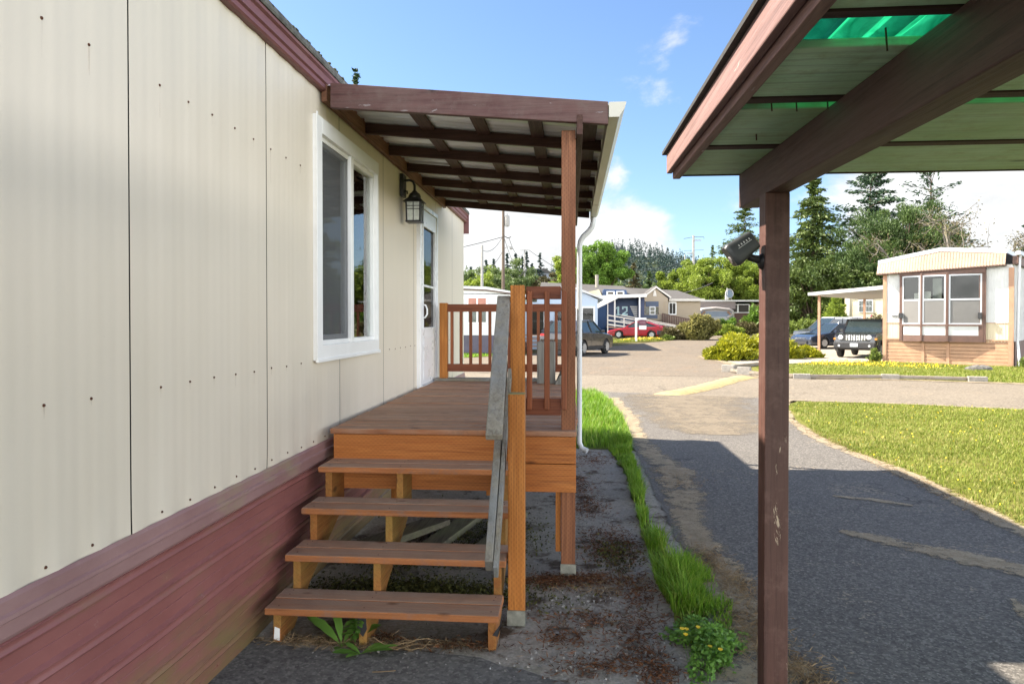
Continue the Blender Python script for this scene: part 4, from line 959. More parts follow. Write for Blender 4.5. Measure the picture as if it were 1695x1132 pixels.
# =====================================================  white house at the left, light blue house
M_WSID = m_plain('white panel siding', (.60, .61, .60), .5, 0, .06, 2, streak=(9, 1, .4))
M_PURP = m_plain('dark violet skirting', (.085, .075, .10), .7, 0, .2, 3)
M_CURT2 = m_plain('salmon curtain', (.42, .20, .15), .8, 0, .2, 3)
h4 = thing('white_house', 'white mobile home with dark skirting seen through the deck railing', 'mobile home', (-5, 35, 0))
part('wall', M_WSID, h4, lambda m: [m.box(-9.6, -2.9, 35, 44, .95, 3.02)]+[m.box(-9.6+.4*k, -9.58+.4*k, 34.99, 35.0, .95, 3.02) for k in range(17)]+[m.prism([(-9.6, 3.02), (-2.9, 2.98), (-3.9, 3.17), (-6.2, 3.28), (-8.6, 3.17)], 'y', 35, 44)])
part('skirting', M_PURP, h4, lambda m: m.box(-9.55, -2.95, 35.03, 44, 0, .95))
part('roof', M_WSID, h4, lambda m: (m.prism([(-9.7, 3.06), (-8.6, 3.20), (-6.2, 3.31), (-4.2, 3.22), (-2.8, 3.02), (-2.8, 3.10), (-4.2, 3.36), (-6.2, 3.43), (-8.6, 3.34), (-9.7, 3.16)], 'y', 34.85, 44.1)))
part('roof_trim', M_HBROWN, h4, lambda m: m.prism([(-9.7, 3.0), (-8.6, 3.14), (-6.2, 3.25), (-4.2, 3.16), (-2.8, 2.96), (-2.8, 3.018), (-4.2, 3.218), (-6.2, 3.308), (-8.6, 3.198), (-9.7, 3.058)], 'y', 34.86, 34.98))
w_ = part('window', M_WHITE, h4, lambda m: (m.box(-5.2, -4.15, 34.93, 34.99, 1.52, 2.88)))
part('pane', M_CURT2, w_, lambda m: (m.box(-5.12, -4.72, 34.92, 34.93, 2.25, 2.8), m.box(-4.64, -4.24, 34.92, 34.93, 2.25, 2.8)), split=True)
part('pane', M_PANE, w_, lambda m: (m.box(-5.12, -4.72, 34.915, 34.925, 1.6, 2.21), m.box(-4.64, -4.24, 34.915, 34.925, 1.6, 2.21)), split=True)
M_LBLUE = m_plain('pale blue siding', (.40, .48, .58), .6, 0, .06, 2)
h5 = thing('light_blue_house', 'pale blue gabled mobile home with white-framed windows behind the deck post', 'mobile home', (0, 41, 0))
part('wall', M_LBLUE, h5, lambda m: (m.box(-2.8, 1.5, 41, 50, .0, 2.75), m.prism([(-2.0, 2.75), (1.5, 2.75), (1.5, 2.9), (.2, 3.5), (-2, 3.3)], 'y', 41, 50)))
part('roof', M_HWHITE, h5, lambda m: (m.prism([(-3.2, 2.9), (-.2, 3.62), (1.85, 2.86), (1.85, 2.98), (-.2, 3.76), (-3.2, 3.04)], 'y', 40.7, 50.2)))
for x0, x1 in ((-2.55, -1.5), (-.95, -.35), (-.15, .35), (.55, 1.35)):
    w_ = part('window', M_WHITE, h5, lambda m: (m.box(x0, x1, 40.9, 40.99, .75, 2.5)))
    part('pane', M_PANE, w_, lambda m: (m.box(x0+.1, x1-.1, 40.88, 40.9, 1.7, 2.4), m.box(x0+.1, x1-.1, 40.88, 40.9, .85, 1.6)), split=True)
    part('interior', M_INT, w_, lambda m: m.box(x0+.1, x1-.1, 40.895, 40.8995, .85, 2.4))
o = thing('wooden_steps', 'small brown wooden steps in front of the pale blue house', 'steps', (-2.0, 38.6, 0))
part('tread', M_HTRIM, o, lambda m: [m.box(-2.6, -1.1, 38.4+.28*k, 38.66+.28*k, .25+.2*k, .30+.2*k) for k in range(4)], split=True)
part('riser', M_HBROWN, o, lambda m: [m.box(x, x+.06, 38.42, 39.5, .0, .5) for x in (-2.55, -1.2)], split=True)

# =====================================================  blue house with ramp
Y = 63; B0 = h(63)
M_BLUE = m_plain('deep blue siding', (.012, .042, .115), .55, 0, .15, 2)
M_BLUED = m_plain('dark blue door', (.014, .03, .09), .5, 0, .15, 2)
M_ROOFD = m_plain('grey brown shingle', (.075, .07, .066), .9, 0, .3, 30, .6, 20)
M_AWN = m_plain('white awning metal', (.64, .63, .60), .45, 0, .08, 3, streak=(5, 1, 1))
h6 = thing('blue_house', 'deep blue mobile home with a white awning and a big painted 12', 'mobile home', (4, 66, B0))
part('wall', M_BLUE, h6, lambda m: [m.box(-3, 5.95, 65.0, 76, B0, 4.0)]+[m.box(-3, 5.95, 64.985, 65.0, B0+.2*k, B0+.2*k+.02) for k in range(18)])
part('porch_wall', M_BLUED, h6, lambda m: (m.box(3.1, 3.9, 63.6, 65, B0, 3.5), m.box(5.95, 6.5, 64.0, 65, B0, 3.7)), split=True)
part('porch_roof', M_AWN, h6, lambda m: m.prism([(2.3, 3.60), (6.55, 3.72), (6.55, 4.0), (2.3, 3.86)], 'y', 62.5, 66))
part('dormer', M_BLUE, h6, lambda m: m.prism([(2.75, 3.87), (5.0, 3.95), (4.9, 4.42), (2.9, 4.5)], 'y', 64.2, 70))
for x in (3.15, 4.0):
    w_ = part('window', M_WHITE, h6, lambda m: m.box(x, x+.7, 64.12, 64.19, 3.95, 4.3)); part('pane', M_INT, w_, lambda m: m.box(x+.1, x+.6, 64.1, 64.12, 4.02, 4.24), split=True)
part('gable_side', M_CREAMH, h6, lambda m: m.add([(.9, 63.8, 3.6), (2.8, 63.8, 3.7), (2.45, 63.8, 4.45), (.3, 63.8, 4.0), (.9, 66, 3.6), (2.8, 66, 3.7), (2.45, 66, 4.45), (.3, 66, 4.0)], [(0, 1, 2, 3), (7, 6, 5, 4), (0, 4, 5, 1), (1, 5, 6, 2), (2, 6, 7, 3), (3, 7, 4, 0)]))
part('roof', M_ROOFD, h6, lambda m: m.add([(-3, 64.6, 4.02), (6.3, 64.6, 4.02), (6.3, 76, 4.02), (-3, 76, 4.02), (-3, 70, 5.45), (5.0, 70, 5.05)], [(0, 1, 5, 4), (2, 3, 4, 5), (1, 2, 5), (3, 0, 4), (0, 3, 2, 1)]))
part('vent_pipe', M_CONC, h6, lambda m: m.tube([at(988, 476, Y=66), at(988, 455, Y=66)], .16, 10))
for x in (3.72, 5.88): part('porch_post', M_AWN, h6, lambda m: m.box(x, x+.13, 62.6, 62.73, B0+.3, 3.62+.03*x-.08))
aw = part('awning', M_AWN, h6, lambda m: m.add([(.95, 60.5, 2.78), (2.15, 60.5, 2.66), (4.05, 62.6, 3.6), (2.8, 62.6, 3.62), (.95, 60.5, 2.86), (2.15, 60.5, 2.74), (4.05, 62.6, 3.68), (2.8, 62.6, 3.70)], [(0, 1, 2, 3), (7, 6, 5, 4), (0, 4, 5, 1), (1, 5, 6, 2), (2, 6, 7, 3), (3, 7, 4, 0)]))
part('shed_wall', M_BLUE, h6, lambda m: m.add([(2.05, 61.0, B0), (3.1, 62.4, B0), (3.1, 62.4, 3.15), (2.05, 61.0, 2.6), (2.0, 62.5, B0), (2.0, 62.5, 2.8), (3.0, 63.2, B0), (3.0, 63.2, 3.1)], [(0, 1, 2, 3), (0, 3, 5, 4), (1, 6, 7, 2), (4, 5, 7, 6)]))
part('shed_post', M_AWN, h6, lambda m: (m.box(1.95, 2.05, 60.9, 61.0, B0, 2.68), m.box(3.11, 3.2, 62.3, 62.4, B0, 3.2)), split=True)
part('arched_gate', M_HWHITE, h6, lambda m: m.prism([(1.0, B0), (1.9, B0), (1.9, 1.9), (1.75, 2.1), (1.45, 2.2), (1.15, 2.12), (1.0, 1.95)], 'y', 61.8, 61.86))
def digits(m):
    Yd = 64.93; z0, z1 = 2.15, 2.95
    def st(x0, x1, a, b): m.box(x0, x1, Yd, Yd+.03, a, b)
    st(4.16, 4.32, z0+.1, z1); st(4.06, 4.42, z0, z0+.1); m.add([(4.16, Yd, z1), (4.02, Yd, z1-.16), (4.02, Yd, z1-.26), (4.16, Yd, z1-.14)], [(0, 1, 2, 3)])
    x = 4.58
    st(x+.0, x+.5, z1-.14, z1); st(x+.36, x+.5, z1-.38, z1-.14); st(x+.0, x+.14, z1-.26, z1-.14)
    m.add([(x+.5, Yd, z1-.38), (x+.5, Yd, z1-.46), (x+.2, Yd, z0+.14), (x, Yd, z0+.14), (x+.36, Yd, z1-.42), (x+.36, Yd, z1-.38)], [(0, 5, 4, 3, 2, 1)])
    st(x, x+.52, z0, z0+.14)
part('number', m_plain('pale number paint', (.42, .62, .66), .6), h6, digits)
part('number_board', M_BLUED, h6, lambda m: m.box(3.95, 5.2, 64.945, 64.975, 2.05, 3.05))
part('white_stripes', M_AWN, h6, lambda m: [m.prism([(5.25+.07*(6-k)*1.1, 2.02+.17*k), (6.0, 2.02+.17*k), (6.0, 2.12+.17*k), (5.25+.07*(6-k)*1.1-.05, 2.12+.17*k)], 'y', 64.86, 64.94) for k in range(6)])  # white stripes on the wall, cut on a slant at the left
# ramp with white rails
M_RAIL = m_plain('white rail paint', (.56, .53, .47), .6, 0, .12, 3)
rp = thing('access_ramp', 'long wooden access ramp with white rails in front of the blue house', 'ramp', (6, 60.5, B0))
a3, b3 = Vector((3.1, 61.2, 2.13)), Vector((10.0, 60.3, .95))
for k, dz in enumerate((0, -.42, -.78)): part('rail', M_RAIL, rp, lambda m: m.beam(a3+Vector((0, 0, dz)), b3+Vector((0, 0, dz*.7)), .06, .13 if k else .09))
part('back_rail', M_RAIL, rp, lambda m: (m.beam(a3+Vector((1.2, 1.5, .02)), b3+Vector((.3, 1.5, .05)), .06, .09), m.beam(a3+Vector((1.2, 1.5, -.42)), b3+Vector((.3, 1.5, -.25)), .06, .09)), split=True)
part('ramp_deck', M_HTRIM, rp, lambda m: m.beam(a3+Vector((0, .75, -1.0)), b3+Vector((0, .75, -.62)), 1.4, .08))
for u in (0, .2, .4, .6, .8, 1):
    q = a3.lerp(b3, u); part('rail_post', M_RAIL, rp, lambda m: m.box(q.x-.05, q.x+.05, q.y+.035, q.y+.13, h(61), q.z-.02))
part('newel', M_HSKIRT, rp, lambda m: m.box(5.55, 5.75, 60.3, 60.5, B0, 1.55))

# =====================================================  tan gabled house
h7 = thing('tan_house', 'tan gabled mobile home with shingle roof right of the blue house', 'mobile home', (9, 69, h(69)))
M_TAN = m_plain('tan lap siding', (.37, .30, .215), .65, 0, .06, 2)
M_TANL = m_plain('pale tan trim', (.60, .56, .50), .6, 0, .05, 2)
gz = h(69)
part('wall', M_TAN, h7, lambda m: (m.box(6.6, 12.2, 68.4, 80, gz, 3.72), m.box(6.4, 9.0, 67.2, 68.4, gz, 3.75), m.prism([(6.4, 3.75), (9.0, 3.75), (7.9, 4.66)], 'y', 67.25, 70)))
part('roof', M_ROOFD, h7, lambda m: (m.add([(4.6, 68.0, 3.72), (12.45, 68.0, 3.66), (12.45, 80, 3.66), (4.6, 80, 3.72), (4.6, 73.5, 5.1), (10.8, 73.5, 4.75)], [(0, 1, 5, 4), (2, 3, 4, 5), (1, 2, 5), (3, 0, 4), (0, 3, 2, 1)]), m.prism([(6.75, 3.9), (7.9, 4.82), (9.2, 3.85), (9.2, 3.95), (7.9, 4.95), (6.75, 4.02)], 'y', 67.1, 72)))
part('gable_trim', M_TANL, h7, lambda m: m.prism([(6.75, 3.80), (7.9, 4.70), (9.25, 3.72), (9.25, 3.90), (7.9, 4.89), (6.75, 3.98)], 'y', 66.95, 67.08))
part('fascia', M_TANL, h7, lambda m: m.box(9.2, 12.5, 67.85, 67.98, 3.50, 3.72))
part('gable_vent', M_TANL, h7, lambda m: (m.prism([(7.6, 3.95), (7.95, 3.95), (7.85, 4.5), (7.7, 4.5)], 'y', 67.15, 67.22)))
bw = part('bay_window', M_TAN, h7, lambda m: (m.add([(6.6, 66.9, 1.7), (8.35, 66.9, 1.7), (8.6, 66.9, 3.55), (6.9, 66.9, 3.55), (6.6, 67.2, 1.7), (8.35, 67.2, 1.7), (8.6, 67.2, 3.55), (6.9, 67.2, 3.55)], [(0, 1, 2, 3), (7, 6, 5, 4), (0, 4, 5, 1), (1, 5, 6, 2), (2, 6, 7, 3), (3, 7, 4, 0)])))
part('blue_panel', m_plain('slate blue panel', (.07, .095, .15), .6), bw, lambda m: (m.box(6.9, 8.1, 66.84, 66.89, 2.95, 3.45), m.box(6.8, 8.0, 66.84, 66.89, 1.85, 2.2)), split=True)
part('pane', M_PANE, bw, lambda m: m.box(6.85, 8.1, 66.85, 66.89, 2.25, 2.9))
part('sash', M_WHITE, bw, lambda m: (m.box(7.25, 7.33, 66.80, 66.84, 2.2, 2.98), m.box(7.72, 7.8, 66.80, 66.84, 2.2, 2.98), m.box(7.33, 7.72, 66.80, 66.84, 2.2, 2.27), m.box(7.33, 7.72, 66.80, 66.84, 2.9, 2.98), m.box(7.33, 7.72, 66.80, 66.84, 2.55, 2.6)))
part('interior', M_CREAMH, bw, lambda m: m.box(6.95, 8.0, 66.892, 66.899, 2.3, 2.9))
w_ = part('window', M_WHITE, h7, lambda m: m.box(9.2, 9.95, 68.32, 68.39, 2.2, 3.45))
part('pane', M_INT, w_, lambda m: (m.box(9.3, 9.55, 68.29, 68.319, 2.32, 3.3), m.box(9.6, 9.85, 68.29, 68.319, 2.32, 3.3)), split=True)
fn = thing('deck_fence', 'dark brown slatted deck fence in front of the tan house', 'fence', (10, 67, gz))
part('rail', M_HBROWN, fn, lambda m: (m.beam((8.35, 66.5, 2.32), (11.6, 66.5, 1.62), .08, .09),))
part('slats', M_HBROWN, fn, lambda m: [m.box(8.35+.16*k, 8.46+.16*k, 66.45, 66.5, gz+.2, 2.3-.0345*k) for k in range(20)])

# =====================================================  rounded garage and mobile home with a dish
q7 = thing('arched_garage', 'round-topped pale metal garage at the end of the lane', 'garage', (15.2, 76, h(76)))
M_QG = m_plain('pale pink metal', (.50, .45, .42), .5, 0, .07, 3, streak=(7, 1, .6))
M_QB = m_plain('blue grey panel', (.26, .31, .38), .5, 0, .08, 3)
qz = h(76)
QP = [(13.35, qz), (13.35, 2.45), (13.42, 2.72), (13.62, 2.86), (14.3, 3.02), (15.15, 3.14), (16.0, 3.03), (16.75, 2.88), (16.98, 2.72), (17.05, 2.4), (17.05, qz)]
part('shell', M_QG, q7, lambda m: m.prism(QP, 'y', 76.02, 88))
part('front_wall', M_QB, q7, lambda m: m.box(13.5, 16.9, 75.92, 76.0, qz, 2.62))
QI = [(13.62, 2.1), (13.62, 2.45), (13.7, 2.6), (13.95, 2.66), (16.4, 2.66), (16.65, 2.55), (16.72, 2.3)]
def band(m):
    for i in range(len(QP)-1):
        pass
    m.tube([(13.9, 75.85, 1.9), (13.5, 75.85, 2.25), (13.45, 75.85, 2.6), (13.75, 75.85, 2.82), (15.1, 75.85, 2.98), (16.5, 75.85, 2.83), (16.85, 75.85, 2.6), (16.8, 75.85, 2.3), (16.3, 75.85, 1.95)], .13, 8)
part('rim_band', M_QG, q7, band)
part('door', M_HWHITE, q7, lambda m: [m.box(14.3, 16.3, 75.84, 75.915, qz+.05+.4*k, qz+.43+.4*k) for k in range(4)])
part('knee_brace', M_HTRIM, q7, lambda m: (m.beam((13.55, 75.8, 2.2), (14.0, 75.8, 2.6), .1, .2), m.beam((16.75, 75.8, 2.2), (16.3, 75.8, 2.6), .1, .2)), split=True)
h8 = thing('dish_house', 'long low mobile home with white roof edge behind the arched garage', 'mobile home', (17, 90, h(90)))
part('wall', M_HBROWN, h8, lambda m: m.box(14, 23.5, 90, 98, h(90), 3.7))
part('roof', M_AWN, h8, lambda m: m.box(13.5, 24, 89.2, 98, 4.0, 4.2))
part('eave_wall', m_plain('mauve grey siding', (.24, .20, .19), .7), h8, lambda m: m.box(13.8, 20.2, 89.4, 89.98, 3.1, 4.0))
w_ = part('window', M_WHITE, h8, lambda m: m.box(19.6, 22, 89.9, 89.98, 2.6, 3.7)); part('pane', M_INT, w_, lambda m: (m.box(19.7, 20.5, 89.86, 89.9, 2.7, 3.6), m.box(20.7, 21.9, 89.86, 89.9, 2.7, 3.6)), split=True)
dp = at(1208, 486, Y=88)
ds_ = thing('satellite_dish', 'round grey satellite dish on the low roof above the arched garage', 'satellite dish', (dp.x, 88, 4.2))
def dishm(m):
    m.lathe([(.0, .10), (.25, .07), (.5, .0), (.52, -.03), (.5, -.05), (.25, .02), (.02, .04)], (0, 0, 0), 24)
    m.xform(Matrix.Translation((dp.x, 88.2, dp.z)) @ Matrix.Rotation(R(25), 4, 'Z') @ Matrix.Rotation(R(75), 4, 'X'))
part('reflector', m_plain('dish grey', (.20, .26, .33), .5), ds_, dishm, smooth=True)
part('rim', M_AWN, ds_, lambda m: m.tube([(dp.x+.53*math.cos(a)*.92, 88.2+.53*math.cos(a)*.4, dp.z+.53*math.sin(a)) for a in np.linspace(0, 6.283, 25)], .05, 6))
part('stand', M_AWN, ds_, lambda m: (m.tube([(dp.x, 88.3, dp.z), (dp.x-.1, 88.3, 4.2)], .05, 6), m.tube([(dp.x, 88.3, dp.z), (dp.x+.35, 88.6, 4.2)], .03, 6), m.box(dp.x-.5, dp.x-.2, 88, 88.3, 4.2, 4.75), m.tube([(dp.x-.3, 88, 4.7), (dp.x-.32, 88, 5.6)], .05, 6)))

# =====================================================  sign post
sp = at(1053, 565, Z=h(54)); sg = thing('sign_post', 'white post with a hanging maroon notice sign on the yellow lawn island', 'sign', (sp.x, sp.y, sp.z))
zt = at(1053, 526, Y=sp.y).z; x1 = at(1070, 526, Y=sp.y).x
part('post', M_WHITE, sg, lambda m: m.box(sp.x-.07, sp.x+.07, sp.y-.07, sp.y+.07, sp.z, zt+.02), bevel=.01)
part('arm', M_WHITE, sg, lambda m: m.box(sp.x+.07, x1, sp.y-.04, sp.y+.04, zt-.14, zt), bevel=.01)
part('sign_board', m_plain('maroon sign', (.14, .03, .06), .5), sg, lambda m: m.box(sp.x+.18, x1-.02, sp.y-.02, sp.y+.02, zt-.52, zt-.17))
part('lettering', m_plain('faded sign lettering', (.42, .28, .30), .6), sg, lambda m: [m.box(sp.x+.24+.06*k, sp.x+.28+.06*k, sp.y-.026, sp.y-.021, zt-.36, zt-.31) for k in range(7)])
part('rider_board', M_WHITE, sg, lambda m: m.box(sp.x+.2, x1, sp.y-.02, sp.y+.02, zt-.85, zt-.56))

# =====================================================  poles and wires
M_POLE = m_plain('tarred timber pole', (.13, .095, .07), .85, 0, .3, 3, streak=(4, 4, .3))
M_POLEG = m_plain('grey pole', (.33, .32, .30), .7, 0, .15, 3)
M_WIRE = m_plain('wire', (.05, .05, .05), .6)
def pole(label, px, y, pt, r, mat, extra=None):
    top = at(px, pt, Y=y); z0 = h(y)
    t = thing('utility_pole', label, 'utility pole', (top.x, y, z0)); part('mast', mat, t, lambda m: m.tube([(top.x, y, z0-.1), (top.x, y, top.z)], [r*1.2, r*.85], 10), smooth=True)
    if extra: extra(t, top)
    return top
def tr_extra(t, p):
    part('transformer', M_POLEG, t, lambda m: m.lathe([(.0, -2.55), (.24, -2.5), (.27, -2.4), (.27, -1.5), (.2, -1.35), (.05, -1.33), (.05, -1.1)], (p.x+.42, 75, p.z), 14), smooth=True)
    part('street_light', M_POLEG, t, lambda m: (m.tube([(p.x+.1, 75, p.z-4.9), (p.x+.5, 75, p.z-4.6), (p.x+.75, 75, p.z-4.65)], .035, 6), m.lathe([(.0, .12), (.15, .08), (.2, -.1), (.12, -.2)], (p.x+.85, 75, p.z-4.75), 12)))
    part('bracket', M_WIRE, t, lambda m: (m.tube([(p.x, 75, p.z-.35), (p.x+.8, 75, p.z-.5)], .03, 6), m.tube([(p.x-.1, 75, p.z-3.4), (p.x+.5, 75, p.z-3.75), (p.x+.85, 75, p.z-3.6)], .05, 6)))
t2 = pole('tall brown utility pole with a transformer and street light beyond the deck', 833, 75, 336, .16, M_POLE, tr_extra)
t1 = pole('shorter grey pole with a cut top left of the transformer pole', 798, 70, 406, .14, M_POLEG)
def xarm(t, p): part('crossarm', M_POLEG, t, lambda m: (m.box(p.x-.75, p.x+.85, p.y-.06, p.y+.06, p.z-.2, p.z-.08), m.box(p.x-.9, p.x+.9, p.y-.05, p.y+.05, p.z-3.7, p.z-3.6)))
t3 = pole('thin grey utility pole with crossarms right of the transformer pole', 868.5, 120, 413, .13, M_POLEG, xarm)
def pyl(t, p):
    part('crossarm', M_POLEG, t, lambda m: (m.box(p.x-.2, p.x+3.2, p.y-.2, p.y+.2, p.z-2.2, p.z-1.8), m.box(p.x-3, p.x+.2, p.y-.2, p.y+.2, p.z-7.6, p.z-7.2)))
    part('insulator_arm', M_WIRE, t, lambda m: (m.tube([(p.x-4, p.y, p.z-1.3), (p.x, p.y, p.z-.6), (p.x+4.2, p.y, p.z-.6), (p.x+4.3, p.y, p.z-1.4)], .10, 5), m.tube([(p.x-4, p.y, p.z-6.3), (p.x+4.2, p.y, p.z-6)], .08, 5)))
t4 = pole('tall grey transmission pole standing on the far ridge', 1148, 300, 390, .55, M_POLEG, pyl)
t5 = pole('short thin pole beside the transmission pole on the far ridge', 1133.5, 300, 421, .25, M_POLEG)
def wire(label, a, b, sag, r=.028):
    a = Vector(a); b = Vector(b)
    m = MB(); m.tube([a.lerp(b, k/14)-Vector((0, 0, sag*4*(k/14)*(1-k/14))) for k in range(15)], r, 5)
    tag(m.build('power_line', M_WIRE, None), label, 'wire', 'overhead wires')
v = Vector
wire('thick wire from the brown transformer pole toward the left house end', t2+v((0, 0, -3.6)), (-22, 66, 7.2), .5, .04)
wire('wire between the transformer pole and the grey cut-top pole', t2+v((0, 0, -3.4)), t1+v((0, 0, -.5)), .7)
wire('lower wire from the transformer pole to the side of the grey pole', t2+v((0, 0, -5.0)), t1+v((0, 0, -2.6)), .5)
wire('wire from the transformer pole down to the thin crossarm pole', t2+v((.6, 0, -3.7)), t3+v((0, 0, -.15)), 1.5)
wire('lower wire from the transformer pole to the lower crossarm', t2+v((.1, 0, -3.7)), t3+v((-.6, 0, -3.6)), 1.0)
wire('wire running right from the crossarm pole behind the porch post', t3+v((.7, 0, -.1)), (9, 135, 6.5), 1.0, .04)
wire('guy wire slanting left from the crossarm pole', t3+v((0, 0, -3.6)), (t3.x-4.6, 112, 2.5), .0, .035)
wire('second guy wire slanting left from the crossarm pole', t3+v((0, 0, -3.0)), (t3.x-3.2, 112, 2.3), .0, .035)
wire('wire crossing in front of the far wooded hill', at(985, 444, Y=150), at(1130, 434, Y=190), 1.2, .05)
wire('wire slanting up across the bright green trees', at(1115, 487, Y=80), at(1180, 468, Y=70), .2, .03)
# =====================================================  foliage builders
def unit(a): return a/np.maximum(np.linalg.norm(a, axis=-1, keepdims=True), 1e-9)
def leafmesh(name, P, A, L, W_, mat, parent, rv=None, g=rng):
    """one diamond leaf / spray per row: centre P, axis A, length L, width W_"""
    n = len(P); A = unit(A); r = unit(g.normal(size=(n, 3))); S = unit(np.cross(A, r))
    L = np.broadcast_to(L, n)[:, None]; W_ = np.broadcast_to(W_, n)[:, None]
    V = np.stack([P-A*L/2, P+S*W_/2-A*L*.05, P+A*L/2, P-S*W_/2-A*L*.05], 1).reshape(-1, 3)
    Q = np.arange(4*n).reshape(n, 4)
    return np_mesh(name, V, Q, mat, parent, g.random(n) if rv is None else rv)
BARK = m_wood('bark', (.075, .05, .035), (.16, .115, .08), 2, .9, 0, None, .5, None, None, False)
BARKG = m_wood('grey bark', (.13, .115, .095), (.24, .21, .17), 2, .9, 0, None, .5, None, None, False)
L_CEDAR = m_leaf('cedar foliage', (.035, .066, .012), (.115, .155, .03), .18)
L_FIR = m_leaf('fir foliage', (.018, .044, .022), (.055, .10, .045), .1)
L_PINE = m_leaf('pine foliage', (.026, .058, .014), (.105, .16, .034), .12)
L_BROAD = m_leaf('broadleaf foliage', (0.075, 0.15, 0.022), (0.21, 0.36, 0.045), .35)
L_LIME = m_leaf('yellow green foliage', (0.128, 0.195, 0.022), (0.33, 0.405, 0.06), .35)
L_OLIVE = m_leaf('olive foliage', (.065, .062, .024), (.16, .135, .055), .2)
L_HILL = m_leaf('hillside foliage', (0.068, 0.112, 0.038), (0.195, 0.255, 0.075), .25)
L_HAZEFIR = m_leaf('hazed fir foliage', (.020, .040, .036), (.046, .076, .062), .1)  # blue of distant haze is put into the leaf colour
L_JUNI = m_leaf('golden juniper foliage', (.12, .15, .008), (.44, .42, .02), .35)
L_SHRUB = m_leaf('shrub foliage', (0.075, 0.12, 0.022), (0.225, 0.285, 0.053), .3)
L_STRAW = m_leaf('straw grass foliage', (.14, .14, .035), (.32, .29, .10), .35)

def conifer(label, x, y, H, Rr, mat, seed, n=110, leaf=.34, lo=.06, dens=34, droop=.25, power=.85, bare=0.0, group=None, gap=0.0, name='conifer_tree', up=.0):
    g = np.random.default_rng(seed); z0 = h(y)
    t = thing(name, label, 'tree', (x, y, z0), group)
    m = MB(); lean = g.normal(size=2)*.01*H
    m.tube([(x, y, z0-.2), (x+lean[0]*.5, y+lean[1]*.5, z0+H*.5), (x+lean[0], y+lean[1], z0+H*.985)], [H*.016+.05, H*.009+.03, .015], 7)
    P = []; A = []; S = []
    for i in range(n):
        u = (i+g.random())/n; u = lo+(1-lo)*u
        if g.random() < gap: continue
        z = z0+H*u; L = Rr*max(.02, (1-u))**power*g.uniform(.38, 1.2)+.12
        az = g.uniform(0, 2*np.pi); el = g.uniform(-.15, .25)+up+.5*(u > .85)
        d = np.array([math.cos(az)*math.cos(el), math.sin(az)*math.cos(el), math.sin(el)])
        b = np.array([x+lean[0]*u, y+lean[1]*u, z])
        k = int(dens*2.8*(L/Rr*.85+.25)) ; s = bare+(1-bare)*g.random(k)**.75
        p = b+d*(s*L)[:, None]; p[:, 2] -= droop*L*s**2
        wide = .16*L*(1-s*.5)+.06
        p += g.normal(size=(k, 3))*np.stack([wide, wide, wide*.35], 1)
        a = d+np.stack([g.normal(size=k)*.45, g.normal(size=k)*.45, g.normal(size=k)*.3-.25-droop*s], 1)
        P.append(p); A.append(a); S.append(leaf*g.uniform(.6, 1.3, k))
        if L > .5: m.tube([b, b+d*L*.5+np.array([0, 0, -droop*L*.25]), b+d*L*.92+np.array([0, 0, -droop*L*.85])], [.012+.012*L, .01+.006*L, .006], 4, False)
    # leader
    k = 26; p = np.zeros((k, 3)); s = g.random(k); p[:, 0] = x+lean[0]; p[:, 1] = y+lean[1]; p[:, 2] = z0+H*(.93+.075*s)
    p[:, :2] += g.normal(size=(k, 2))*(.10*(1-s)+.02)[:, None]; P.append(p); A.append(np.stack([g.normal(size=k)*.4, g.normal(size=k)*.4, np.ones(k)], 1)); S.append(np.full(k, leaf*.8))
    P = np.concatenate(P); A = np.concatenate(A); S = np.concatenate(S)
    m.build('trunk', BARK, t)
    leafmesh('crown', P, A, S*.92, S*.36, mat, t, None, g)
    return t
def clumptree(label, x, y, H, rx, mat, seed, base=.25, nclump=70, per=90, leaf=.26, name='broadleaf_tree', tall=1.0, jag=.22, group=None, bark=BARK, upward=.3, clump=.2, ry=None, cat='tree', hollow=.35, aspect=.55):
    g = np.random.default_rng(seed); z0 = h(y); ry = ry or rx
    t = thing(name, label, cat, (x, y, z0), group)
    m = MB(); zc = z0+H*(base+(1-base)/2); hz = H*(1-base)/2
    d = unit(g.normal(size=(nclump, 3))); rad = (hollow+(1-hollow)*g.random(nclump)**.5)*(1+g.normal(size=nclump)*jag*.5)
    shape = np.where(d[:, 2] > 0, 1, .85)
    c = np.stack([x+d[:, 0]*rx*rad*shape, y+d[:, 1]*ry*rad*shape, zc+d[:, 2]*hz*rad*.98], 1)
    m.tube([(x, y, z0-.1), (x+.02*H, y, z0+H*base), (x, y, z0+H*.72)], [.022*H+.03, .017*H+.02, .01*H], 7)
    for q in c[::3]:
        s = np.array([x, y, z0+H*(base*.8+.15*g.random())]); mid = (s+q)/2+np.array([0, 0, .05*H]); m.tube([s, mid, q], [.009*H, .006*H, .002*H], 4, False)
    m.build('trunk', bark, t)
    per = int(per*3.2); leaf *= .78; idx = np.repeat(np.arange(nclump), per); k = len(idx)
    cr = clump*min(rx, hz)*1.25*g.uniform(.55, 1.25, nclump)
    o = unit(g.normal(size=(k, 3)))*(g.random(k)**.45)[:, None]; o[:, 2] *= .75
    P = c[idx]+o*cr[idx][:, None]
    A = o*.6+g.normal(size=(k, 3))*.5+np.array([0, 0, upward])
    S = leaf*g.uniform(.6, 1.35, k)
    rv = np.clip(g.random(nclump)[idx]*.45+g.random(k)*.55, 0, 1)
    leafmesh('crown', P, A, S, S*aspect, mat, t, rv, g)
    return t
def X(px, y): return at(px, 530, Y=y).x
def Ht(py, y, px=1000): return at(px, py, Y=y).z-h(y)

